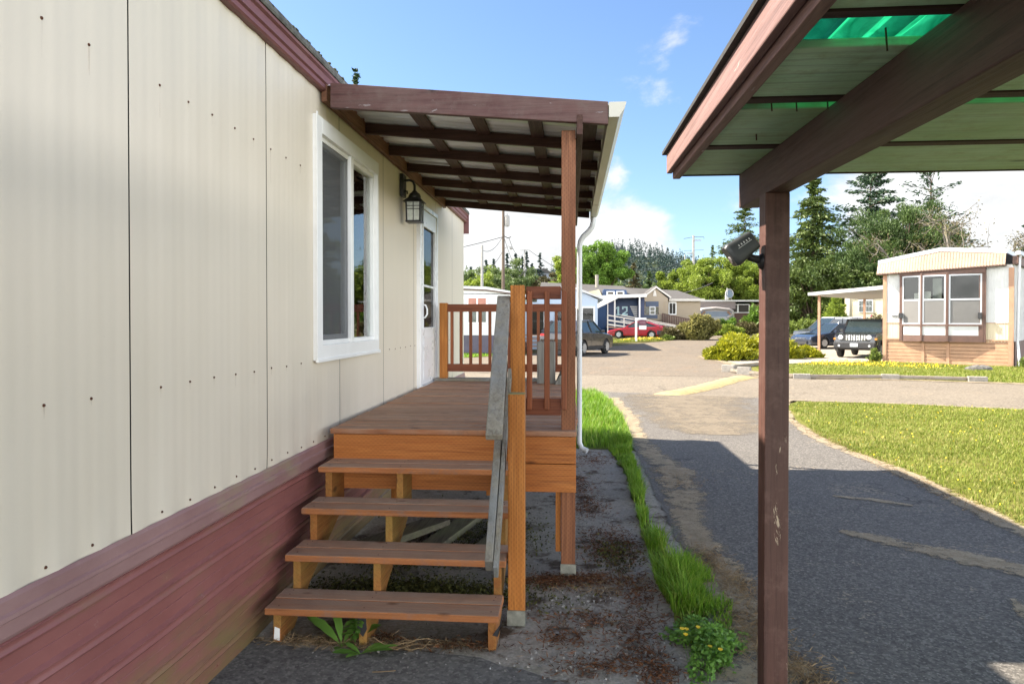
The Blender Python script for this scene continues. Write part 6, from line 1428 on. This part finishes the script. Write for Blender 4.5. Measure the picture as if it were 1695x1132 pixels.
def root(m):
    for _ in range(9):
        x, y = p2.x+.16+rnd.gauss(0, .05), p2.y+.05+rnd.gauss(0, .02); q = Vector((x, y, .02)); pts = [q]
        a = rnd.uniform(-.6, 3.4)
        for _ in range(5): q = q+Vector((math.cos(a)*.035, math.sin(a)*.02, rnd.uniform(-.012, .022))); q.z = max(.012, q.z); a += rnd.gauss(0, .4); pts.append(q)
        m.rr().tube(pts, [.004, .0035, .003, .0025, .002, .0012], 5)
tag(part('dry_roots', M_STRAWD, None, root), 'pale dry tangled roots lying right of the middle stringer', 'roots')
def sticks(m):
    for x, y, a in ((.02, 4.05, .4), (.1, 4.1, 2.6), (.18, 3.95, .1), (-.05, 3.9, 1.2), (-.95, 3.30, -.1)):
        m.rr().tube([(x, y, .016), (x+.05*math.cos(a), y+.05*math.sin(a), .022), (x+.11*math.cos(a+.3), y+.11*math.sin(a+.3), .016)], .0022, 5)
tag(part('twigs', M_STRAWD, None, sticks), 'a few thin twigs lying on the concrete by the newel post', 'twigs', None, 'stuff')
# =====================================================  vehicles (x forward, y left, z up, origin on the ground)
def m_paint(name, c, rough=.18):
    t = NT(name); t.set(c, rough, 0, .5); t.b.inputs['Coat Weight'].default_value = .6; t.b.inputs['Coat Roughness'].default_value = .06
    n = t.noise(t.coord(), 3, 4, .6); d = t.ramp(n, [(.45, 0.0), (.8, .10)]); t.link(t.mix(d, c, (.30, .26, .2)), t.b.inputs['Base Color'])
    return t.m
M_TYRE = m_plain('tyre rubber', (.018, .018, .018), .85, 0, .3, 20)
M_ALLOY = m_plain('alloy wheel', (.42, .43, .44), .35, .6, .1, 8)
M_CARGLASS = m_plain('tinted car glass', (.02, .03, .032), .06, 0, .1, 2, spec=.9)
M_PLAST = m_plain('black bumper plastic', (.022, .022, .023), .6, 0, .2, 10)
M_LAMP = m_plain('clear headlamp', (.62, .64, .66), .12, .1)
M_TAIL = m_plain('red tail lamp', (.38, .012, .012), .2)
M_AMB = m_plain('amber lamp', (.65, .22, .02), .3)
M_PLATE = m_plain('number plate', (.55, .60, .62), .5)
M_CHROME = m_plain('chrome', (.6, .6, .6), .15, .9)
def wheel(par, x, y, r, w, rim, side):
    o = MB(); o.lathe([(r*.62, -w/2), (r*.93, -w/2), (r, -w*.32), (r, w*.32), (r*.93, w/2), (r*.62, w/2)], (0, 0, 0), 24, 'y')
    o.xform(Matrix.Translation((x, y, r)))
    wh = o.build('wheel', M_TYRE, par, smooth=True)
    def rimm(m):
        m.lathe([(r*.66, -.03), (r*.66, .0), (r*.60, .0), (r*.58, -.03)], (0, 0, 0), 24, 'y')
        m.lathe([(.01, -.012), (r*.16, -.012), (r*.16, .02), (.01, .02)], (0, 0, 0), 12, 'y')
        for k in range(7):
            a = 2*math.pi*k/7; m.beam((r*.12*math.cos(a), -.005, r*.12*math.sin(a)), (r*.60*math.cos(a), -.005, r*.60*math.sin(a)), .025, r*.16, (-math.sin(a), 0, math.cos(a)))
        m.lathe([(.01, .05), (r*.6, .05), (r*.6, .055), (.01, .055)], (0, 0, 0), 16, 'y')
        if side > 0: m.xform(Matrix.Rotation(math.pi, 4, 'Z'))
        m.xform(Matrix.Translation((x, y+side*(w/2-.005), r)))
    m = MB(); rimm(m); m.build('rim', rim, wh)
def car(name, label, cat, W_, prof, glass, wx, wr, zb, paint, top_w=.74, plast=None, rim=M_ALLOY, roofm=None, lamps='sedan', pillars=(), rack=False):
    """prof: upper outline of the lower body front->rear; glass: greenhouse outline (front base, front top, rear top, rear base)"""
    t = thing(name, label, cat, (0, 0, 0))
    xf, xr = prof[0][0], prof[-1][0]; ra = wr*1.17
    bot = []
    for cx_ in wx[::-1]:                      # walk the underside from rear to front
        za = max(0, zb-wr); a0 = math.asin(min(1, (zb-wr)/ra)) if zb > wr else -math.asin(min(1, (wr-zb)/ra))
        for k in range(11):
            a = math.pi-a0-(math.pi-2*a0)*k/10 if False else a0+math.pi-(math.pi+2*a0)*0
        arc = [math.pi-a0+(2*a0-math.pi)*k/10 for k in range(11)]
        bot += [(cx_+ra*math.cos(a), wr+ra*math.sin(a)) for a in arc]
    outline = prof+[(xr+.02, zb)]+bot+[(xf-.02, zb)]
    m = MB(); n = len(outline); xm = (xf+xr)/2; zt = max(z for _, z in prof)
    layers = [(-W_/2, .975, -.0), (-W_/2*.93, 1.0, .035), (W_/2*.93, 1.0, .035), (W_/2, .975, -.0)]
    vs = []
    for y, sx, dz in layers:
        for (x, z) in outline:
            up = dz if z > zb+.45*(zt-zb) else 0
            vs.append((xm+(x-xm)*sx, y*(1-.06*max(0, (zb+.12-z)/.2) if z < zb+.12 else 1), z+up-.035*(z > zb+.45*(zt-zb))))
    fs = [tuple(range(n)), tuple(range(3*n, 4*n))[::-1]]
    for l in range(3):
        for i in range(n): fs.append((l*n+i, (l+1)*n+i, (l+1)*n+(i+1) % n, l*n+(i+1) % n))
    m.add(vs, fs)
    body = m.build('body', paint, t, bevel=.025); bmesh_fix(body)
    part('underbody', M_PLAST, t, lambda m: m.box(xr+.15, xf-.15, -W_/2+.22, W_/2-.22, zb-.06, zb+.35))
    (x0, z0), (x1, z1), (x2, z2), (x3, z3) = glass; b0 = W_/2*.93; b1 = W_/2*top_w
    def gh(m, g=0.0):
        vs = []
        for (x, z, w) in ((x0, z0, b0), (x1, z1, b1), (x2, z2, b1), (x3, z3, b0)): vs += [(x, -w, z), (x, w, z)]
        m.add(vs, [(0, 2, 3, 1), (2, 4, 5, 3), (4, 6, 7, 5), (0, 6, 4, 2), (1, 3, 5, 7), (0, 1, 7, 6)])
    part('windows', M_CARGLASS, t, gh)
    rm = roofm or paint
    part('roof', rm, t, lambda m: m.add([(x1+.06, -b1-.015, z1-.045), (x1+.06, b1+.015, z1-.045), (x2-.06, b1+.015, z2-.045), (x2-.06, -b1-.015, z2-.045), (x1-.10, -b1*.9, z1+.035), (x1-.10, b1*.9, z1+.035), (x2+.10, b1*.9, z2+.035), (x2+.10, -b1*.9, z2+.035)], [(0, 1, 2, 3), (7, 6, 5, 4), (0, 4, 5, 1), (1, 5, 6, 2), (2, 6, 7, 3), (3, 7, 4, 0)]), bevel=.02)
    def pil(m):
        for s in (-1, 1):
            m.beam((x0, s*b0, z0), (x1, s*b1, z1), .05, .07, (0, s, .3)); m.beam((x3, s*b0, z3), (x2, s*b1, z2), .06, .16, (0, s, .3))
            m.beam((x1, s*b1, z1-.02), (x2, s*b1, z2-.02), .05, .06)
            for u in pillars:
                xa = x0+(x3-x0)*u; xb = xa+(x1-x0)*.12; m.beam((xa, s*(b0+.004), z0+(z3-z0)*u), (xb, s*(b1+.004), z1), .03, .07, (0, s, .3))
    part('pillar', paint, t, pil, split=True)
    for x in wx:
        for s in (-1, 1): wheel(t, x, s*(W_/2-.105), wr, .2, rim, s)
    def mir(m):
        for s in (-1, 1): m.box(x0-.42, x0-.28, s*(W_/2+.0) if s > 0 else -W_/2-.17, W_/2+.17 if s > 0 else -W_/2, z0+.02, z0+.17)
    part('mirror', paint, t, mir, bevel=.02, split=True)
    def hand(m):
        for s in (-1, 1):
            for u in (.42, .75): x = x0+(x3-x0)*u; m.box(x-.1, x+.1, min(s*(W_/2-.01), s*(W_/2+.02)), max(s*(W_/2-.01), s*(W_/2+.02)), z0-.13, z0-.10)
    def seam(m):
        for s in (-1, 1):
            for u in (.05, .46, .86): x = x0+(x3-x0)*u; m.box(x-.006, x+.006, min(s*(W_/2-.02), s*(W_/2+.0035)), max(s*(W_/2-.02), s*(W_/2+.0035)), zb+.14, z0-.05)
    part('door_handle', M_PLAST, t, hand, split=True); part('door_seam', M_PLAST, t, seam, split=True)
    return t
def bmesh_fix(o):
    bm = bmesh.new(); bm.from_mesh(o.data); bmesh.ops.recalc_face_normals(bm, faces=bm.faces[:]); bmesh.ops.triangulate(bm, faces=[f for f in bm.faces if len(f.verts) > 4]); bm.to_mesh(o.data); bm.free()
def place(t, x, y, heading):
    t.location = (x, y, h(y)+.008); t.rotation_euler = (0, 0, heading)
def head(dx, dy): return math.atan2(dy, dx)

P_BLACK = m_paint('black paint', (.010, .010, .011)); P_BROWNB = m_paint('dark bronze paint', (.022, .020, .020)); P_BLUE = m_paint('dark blue paint', (.018, .028, .05))
P_RED = m_paint('red paint', (.30, .012, .02)); P_SILV = m_paint('silver paint', (.40, .41, .42)); P_GREYD = m_paint('dark grey paint', (.06, .065, .07)); P_WHITE = m_paint('white paint', (.62, .62, .62))

# black boxy off-roader, nose towards the street
jp = car('parked_suv', 'boxy black off-road SUV with round headlights under the side carport', 'car', 1.76,
         [(2.12, .50), (2.18, .62), (2.15, .98), (2.02, 1.06), (.85, 1.15), (-2.1, 1.16), (-2.18, .95), (-2.2, .55)], [(.80, 1.13), (.32, 1.72), (-1.98, 1.72), (-2.12, 1.13)], (1.38, -1.26), .36, .42, P_BLACK, .82, pillars=(.38, .68))
part('bumper', M_PLAST, jp, lambda m: (m.box(2.10, 2.32, -.86, .86, .42, .72), m.box(-2.32, -2.12, -.86, .86, .42, .72)), bevel=.05, split=True)
part('grille', P_BLACK, jp, lambda m: m.box(2.14, 2.20, -.62, .62, .76, 1.06), bevel=.02)
part('grille_slots', M_CHROME, jp, lambda m: [m.box(2.195, 2.212, -.36+.105*k, -.30+.105*k, .79, 1.03) for k in range(8)])
for s in (-1, 1): part('headlight', M_LAMP, jp, lambda m: m.lathe([(.01, .02), (.08, .015), (.105, .0), (.11, -.05), (.01, -.05)], (2.205, s*.58, .93), 18, 'x'))
part('turn_signal', M_AMB, jp, lambda m: (m.box(2.02, 2.16, .80, .885, .82, .90), m.box(2.02, 2.16, -.885, -.80, .82, .90)), split=True)
part('licence_plate', M_PLATE, jp, lambda m: m.box(2.32, 2.33, -.16, .16, .52, .67))
part('fender_flare', M_PLAST, jp, lambda m: [m.tube([(cx_+.43*math.cos(a), s*.885, .36+.43*math.sin(a)) for a in np.linspace(-.1, math.pi+.1, 12)], .035, 6) for cx_ in (1.38, -1.26) for s in (-1, 1)], split=True)
part('fog_lamp', M_LAMP, jp, lambda m: [m.lathe([(.01, .01), (.05, .01), (.055, -.02), (.01, -.02)], (2.32, s*.62, .56), 12, 'x') for s in (-1, 1)], split=True)
part('roof_rack', M_PLAST, jp, lambda m: [m.box(-1.7, .1, s*.6-.02, s*.6+.02, 1.77, 1.80) for s in (-1, 1)], split=True)
place(jp, 13.75, 34.35, head(-.56, -.83))
# blue sedan
sd = car('parked_sedan', 'dark blue sedan parked left of the boxy black SUV', 'car', 1.80,
         [(2.30, .38), (2.36, .52), (2.28, .70), (1.9, .80), (.95, .93), (-1.7, .99), (-2.3, .98), (-2.38, .75), (-2.36, .42)], [(1.0, .90), (.15, 1.43), (-.95, 1.44), (-1.85, .97)], (1.42, -1.33), .33, .22, P_BLUE, .70, pillars=(.46, .8))
for s in (-1, 1): part('headlight', M_LAMP, sd, lambda m: m.add([(2.30, s*.50, .60), (2.02, s*.88, .64), (1.88, s*.89, .76), (2.26, s*.52, .70), (2.10, s*.5, .60), (1.9, s*.8, .64), (1.8, s*.8, .75), (2.1, s*.5, .7)], [(0, 1, 2, 3), (7, 6, 5, 4), (0, 4, 5, 1), (1, 5, 6, 2), (2, 6, 7, 3), (3, 7, 4, 0)]))
part('grille', M_CHROME, sd, lambda m: m.box(2.30, 2.375, -.4, .4, .56, .62)); part('intake', M_PLAST, sd, lambda m: m.box(2.28, 2.365, -.55, .55, .28, .42))
place(sd, 15.55, 43.6, head(-.90, -.36))
# white estate behind
wv = car('parked_van', 'white-roofed wagon parked behind the dark blue sedan', 'car', 1.86,
         [(2.3, .45), (2.38, .6), (2.3, .85), (1.6, 1.0), (1.1, 1.05), (-2.2, 1.1), (-2.34, .9), (-2.34, .45)], [(1.15, 1.03), (.35, 1.76), (-2.1, 1.76), (-2.28, 1.08)], (1.45, -1.4), .35, .26, P_GREYD, .78, roofm=P_WHITE, pillars=(.38, .7))
part('roof_trim', P_WHITE, wv, lambda m: (m.box(-2.12, .36, -.76, -.70, 1.66, 1.77), m.box(-2.12, .36, .70, .76, 1.66, 1.77)), split=True)
place(wv, 17.4, 49.0, head(-.95, -.3))
pc = dup(sd, 'pale hatch-shaped car just visible between the wagon and the black SUV', (19.4, 46.8, h(46.8)+.008), head(-.9, -.4))
for c_ in pc.children:
    if c_.name.split('.')[0] in ('body', 'roof', 'pillar', 'mirror'):
        c_.data = c_.data.copy(); c_.data.materials[0] = P_SILV
# dark crossover on the lane
xo = car('parked_crossover', 'dark bronze crossover parked on the lane right of the downspout', 'car', 1.86,
         [(2.28, .48), (2.36, .62), (2.26, .88), (1.9, .98), (.95, 1.08), (-2.0, 1.16), (-2.3, 1.08), (-2.36, .8), (-2.32, .48)], [(1.05, 1.05), (.25, 1.66), (-1.5, 1.64), (-2.15, 1.13)], (1.42, -1.36), .37, .30, P_BROWNB, .72, pillars=(.42, .74))
part('cladding', M_PLAST, xo, lambda m: [m.box(-.95, .98, min(s*.92, s*.945), max(s*.92, s*.945), .30, .42) for s in (-1, 1)], split=True)
for s in (-1, 1): part('headlight', M_LAMP, xo, lambda m: m.box(2.02, 2.24, min(s*.6, s*.88), max(s*.6, s*.88), .80, .92), bevel=.03)
for s in (-1, 1): part('tail_light', M_TAIL, xo, lambda m: m.box(-2.33, -2.12, min(s*.62, s*.90), max(s*.62, s*.90), .92, 1.06), bevel=.03)
place(xo, .33, 35.3, head(.43, .9))
# red coupe
rc = car('parked_coupe', 'red two-door coupe with dark rear bumper on the lane island', 'car', 1.78,
         [(2.25, .36), (2.32, .50), (2.22, .62), (1.7, .74), (.95, .85), (-1.5, .93), (-2.18, .96), (-2.3, .82), (-2.28, .40)], [(.98, .83), (.10, 1.33), (-.75, 1.33), (-1.9, .95)], (1.35, -1.30), .32, .22, P_RED, .68, pillars=(.5,))
part('rear_bumper', m_plain('dark plum bumper', (.03, .02, .03), .4), rc, lambda m: m.box(-2.37, -1.68, -.90, .90, .26, .68), bevel=.06)
for s in (-1, 1): part('tail_light', M_TAIL, rc, lambda m: m.box(-2.33, -2.18, min(s*.40, s*.84), max(s*.40, s*.84), .72, .86), bevel=.02)
part('licence_plate', M_PLATE, rc, lambda m: m.box(-2.385, -2.37, -.17, .17, .48, .60))
part('spoiler', P_RED, rc, lambda m: m.box(-2.28, -2.05, -.7, .7, .99, 1.02), bevel=.01)
place(rc, 5.35, 58.2, head(-.96, .27))
# silver pickup behind the railing
pk = thing('parked_pickup', 'silver pickup truck seen from behind through the slatted railing', 'truck', (0, 0, 0))
part('bed', P_SILV, pk, lambda m: (m.prism([(-2.6, .5), (-2.6, 1.12), (-.6, 1.12), (-.6, .5)], 'y', -.92, -.80), m.prism([(-2.6, .5), (-2.6, 1.12), (-.6, 1.12), (-.6, .5)], 'y', .80, .92), m.box(-2.6, -.6, -.8, .8, .5, .62)), bevel=.02, split=True)
part('tailgate', P_SILV, pk, lambda m: m.box(-2.66, -2.6, -.8, .8, .56, 1.12), bevel=.02)
part('cab', P_SILV, pk, lambda m: m.add([(-.6, -.92, .5), (1.1, -.92, .5), (1.1, .92, .5), (-.6, .92, .5), (-.5, -.74, 1.80), (.45, -.74, 1.80), (.45, .74, 1.80), (-.5, .74, 1.80)], [(0, 3, 2, 1), (4, 5, 6, 7), (0, 1, 5, 4), (1, 2, 6, 5), (2, 3, 7, 6), (3, 0, 4, 7)]), bevel=.06)
part('hood', P_SILV, pk, lambda m: m.box(1.0, 2.5, -.9, .9, .5, 1.1), bevel=.06)
part('rear_window', M_CARGLASS, pk, lambda m: m.add([(-.585, -.70, 1.2), (-.585, .70, 1.2), (-.53, .64, 1.66), (-.53, -.64, 1.66)], [(0, 3, 2, 1)]))
part('side_window', M_CARGLASS, pk, lambda m: [m.add([(-.35, s*.835, 1.2), (.75, s*.835, 1.2), (.3, s*.772, 1.66), (-.35, s*.772, 1.66)], [(0, 1, 2, 3)]) for s in (-1, 1)], split=True)
part('bumper', M_CHROME, pk, lambda m: m.box(-2.82, -2.66, -.88, .88, .42, .60), bevel=.02)
for s in (-1, 1): part('tail_light', M_TAIL, pk, lambda m: m.box(-2.675, -2.55, min(s*.80, s*.93), max(s*.80, s*.93), .80, 1.10))
part('bed_rack', M_PLAST, pk, lambda m: (m.box(-.72, -.66, -.85, .85, 1.12, 1.70), ), bevel=.01) if False else None
for x in (1.6, -1.65):
    for s in (-1, 1): wheel(pk, x, s*.80, .37, .22, M_ALLOY, s)
place(pk, -1.15, 44.0, head(.2, .98))
# =====================================================  sky, sun, camera
def sky():
    w = bpy.data.worlds.new('World'); C.world = w; w.use_nodes = True; nt = w.node_tree
    for n in list(nt.nodes): nt.nodes.remove(n)
    N = lambda t, **k: nt.nodes.new('ShaderNode'+t)
    def n(typ, ins=None, **p):
        nd = nt.nodes.new('ShaderNode'+typ)
        for k, v in p.items(): setattr(nd, k, v)
        for k, v in (ins or {}).items():
            if isinstance(v, bpy.types.NodeSocket): nt.links.new(v, nd.inputs[k])
            else: nd.inputs[k].default_value = v
        return nd
    mth = lambda op, a, b=0.0: n('Math', {0: a, 1: b}, operation=op).outputs[0]
    out = n('OutputWorld'); bg = n('Background', {'Strength': SKY_STRENGTH})
    st = n('TexSky', sky_type='NISHITA'); st.sun_disc = False; st.sun_elevation = SUN_EL; st.sun_rotation = SKY_ROT
    st.air_density = 1.0; st.dust_density = .6; st.ozone_density = 1.6; st.altitude = 60
    tc = n('TexCoord'); d = tc.outputs['Generated']
    sp = n('SeparateXYZ', {0: d}); z = sp.outputs[2]
    # cumulus: noise on the direction, flattened vertically
    v = n('Mapping', {'Vector': d, 'Scale': (1, 1, 2.0), 'Location': (3.1, 1.7, .35)}).outputs[0]
    f1 = n('TexNoise', {'Vector': v, 'Scale': 3.2, 'Detail': 8, 'Roughness': .6, 'Distortion': .25}).outputs['Fac']
    def lobe(px, py, size, amp):
        c = (at(px, py, Y=100)-Vector((0, 0, CZ))).normalized()
        dp_ = n('VectorMath', {0: d, 1: tuple(c)}, operation='DOT_PRODUCT').outputs['Value']
        ang = mth('ARCCOSINE', mth('MINIMUM', dp_, 1.0))
        return mth('MULTIPLY', n('MapRange', {0: ang, 1: 0.0, 2: size/F_PX, 3: 1.0, 4: 0.0}, interpolation_type='SMOOTHSTEP').outputs[0], amp)
    acc = None
    for q in ((1130, 55, 60, .13), (1090, 70, 60, .12), (1050, 75, 40, .08), (1060, 148, 60, .10), (1110, 152, 60, .12), (1018, 285, 45, .20), (1060, 360, 90, .16), (1010, 400, 120, .2), (1090, 400, 110, .16), (860, 370, 260, .42), (760, 420, 220, .25), (1500, 330, 260, .38), (1640, 330, 240, .38), (1215, 300, 70, .15), (1240, 345, 80, .14), (1215, 40, 60, .1)):
        l = lobe(*q); acc = l if acc is None else mth('ADD', acc, l)
    hor = n('MapRange', {0: z, 1: .0, 2: .13, 3: .22, 4: 0.0}).outputs[0]
    f2 = n('TexNoise', {'Vector': n('Mapping', {'Vector': d, 'Scale': (1, 1, 1.6)}).outputs[0], 'Scale': 15, 'Detail': 7, 'Roughness': .62, 'Distortion': .3}).outputs['Fac']
    tot0 = mth('ADD', mth('ADD', mth('ADD', mth('MULTIPLY', f1, .55), mth('MULTIPLY', f2, .45)), mth('MULTIPLY', acc, 1.0)), hor)
    fd0 = n('VectorMath', {0: d, 1: tuple(Vector((.15, 1, .12)).normalized())}, operation='DOT_PRODUCT').outputs['Value']
    tot = mth('ADD', tot0, n('MapRange', {0: fd0, 1: .72, 2: .35, 3: 0.0, 4: .24}).outputs[0])  # extra cloud outside the view, added for fill light
    base = n('MapRange', {0: tot, 1: .64, 2: .88, 3: 0.0, 4: 1.0}, interpolation_type='SMOOTHSTEP').outputs[0]
    mask = mth('MULTIPLY', base, n('MapRange', {0: z, 1: -.02, 2: .02, 3: 0.0, 4: .96}).outputs[0])
    shade = n('MapRange', {0: f2, 1: .35, 2: .7, 3: .80, 4: 1.05}).outputs[0]
    # added fill: an unseen low cloud band outside the view brightens the shaded wall
    fd = n('VectorMath', {0: d, 1: tuple(Vector((.15, 1, .12)).normalized())}, operation='DOT_PRODUCT').outputs['Value']
    away = n('MapRange', {0: fd, 1: .72, 2: .35, 3: 0.0, 4: 1.0}, interpolation_type='SMOOTHSTEP').outputs[0]
    shade = mth('MULTIPLY', shade, n('MapRange', {0: mth('MULTIPLY', away, n('MapRange', {0: z, 1: .48, 2: .26, 3: 0.0, 4: 1.0}, interpolation_type='SMOOTHSTEP').outputs[0]), 1: 0.0, 2: 1.0, 3: 1.0, 4: CLOUD_FILL}).outputs[0])
    cl = n('Mix', data_type='RGBA'); cl.inputs[0].default_value = 1; cl.blend_type = 'MULTIPLY'
    cl.inputs[6].default_value = (*CLOUD, 1); nt.links.new(shade, cl.inputs[7])
    mx = n('Mix', data_type='RGBA'); nt.links.new(mask, mx.inputs[0])
    tint = n('Mix', data_type='RGBA', blend_type='MULTIPLY'); tint.inputs[0].default_value = 1; nt.links.new(st.outputs[0], tint.inputs[6]); tint.inputs[7].default_value = (*SKY_TINT, 1)
    nt.links.new(tint.outputs[2], mx.inputs[6]); nt.links.new(cl.outputs[2], mx.inputs[7])
    nt.links.new(mx.outputs[2], bg.inputs[0]); nt.links.new(bg.outputs[0], out.inputs[0])
SX, SY = 1.08, -.28                           # ground shift of a shadow per metre of height
TOSUN = Vector((-SX, -SY, 1)).normalized()
SUN_EL = math.asin(TOSUN.z); SKY_ROT = math.atan2(TOSUN.x, TOSUN.y)
SKY_STRENGTH = .055; CLOUD = (5.9, 5.9, 5.85); CLOUD_FILL = 9.4; SKY_TINT = (.96, 1.08, 1.24)  # the cloud factor sets how strongly the added unseen band fills
sky()
sl = bpy.data.lights.new('sun', 'SUN'); sl.energy = 5.0; sl.angle = R(.55); sl.color = (1.0, .90, .76)
so = bpy.data.objects.new('sun', sl); COL.objects.link(so); so.rotation_euler = TOSUN.to_track_quat('Z', 'Y').to_euler()
cd = bpy.data.cameras.new('camera'); cd.sensor_width = 36; cd.lens = 36*F_PX/1695; cd.clip_start = .05; cd.clip_end = 4000; cd.shift_y = -EXTRA/1695
co = bpy.data.objects.new('camera', cd); COL.objects.link(co); co.location = (0, 0, CZ)
co.rotation_euler = (R(90)-PITCH, 0, YAW); C.camera = co
C.view_settings.view_transform = 'Standard'; C.view_settings.look = 'None'; C.view_settings.gamma = 1; C.view_settings.use_curve_mapping = False
C.view_settings.exposure = 1.88
C.cycles.max_bounces = 10; C.cycles.transparent_max_bounces = 16
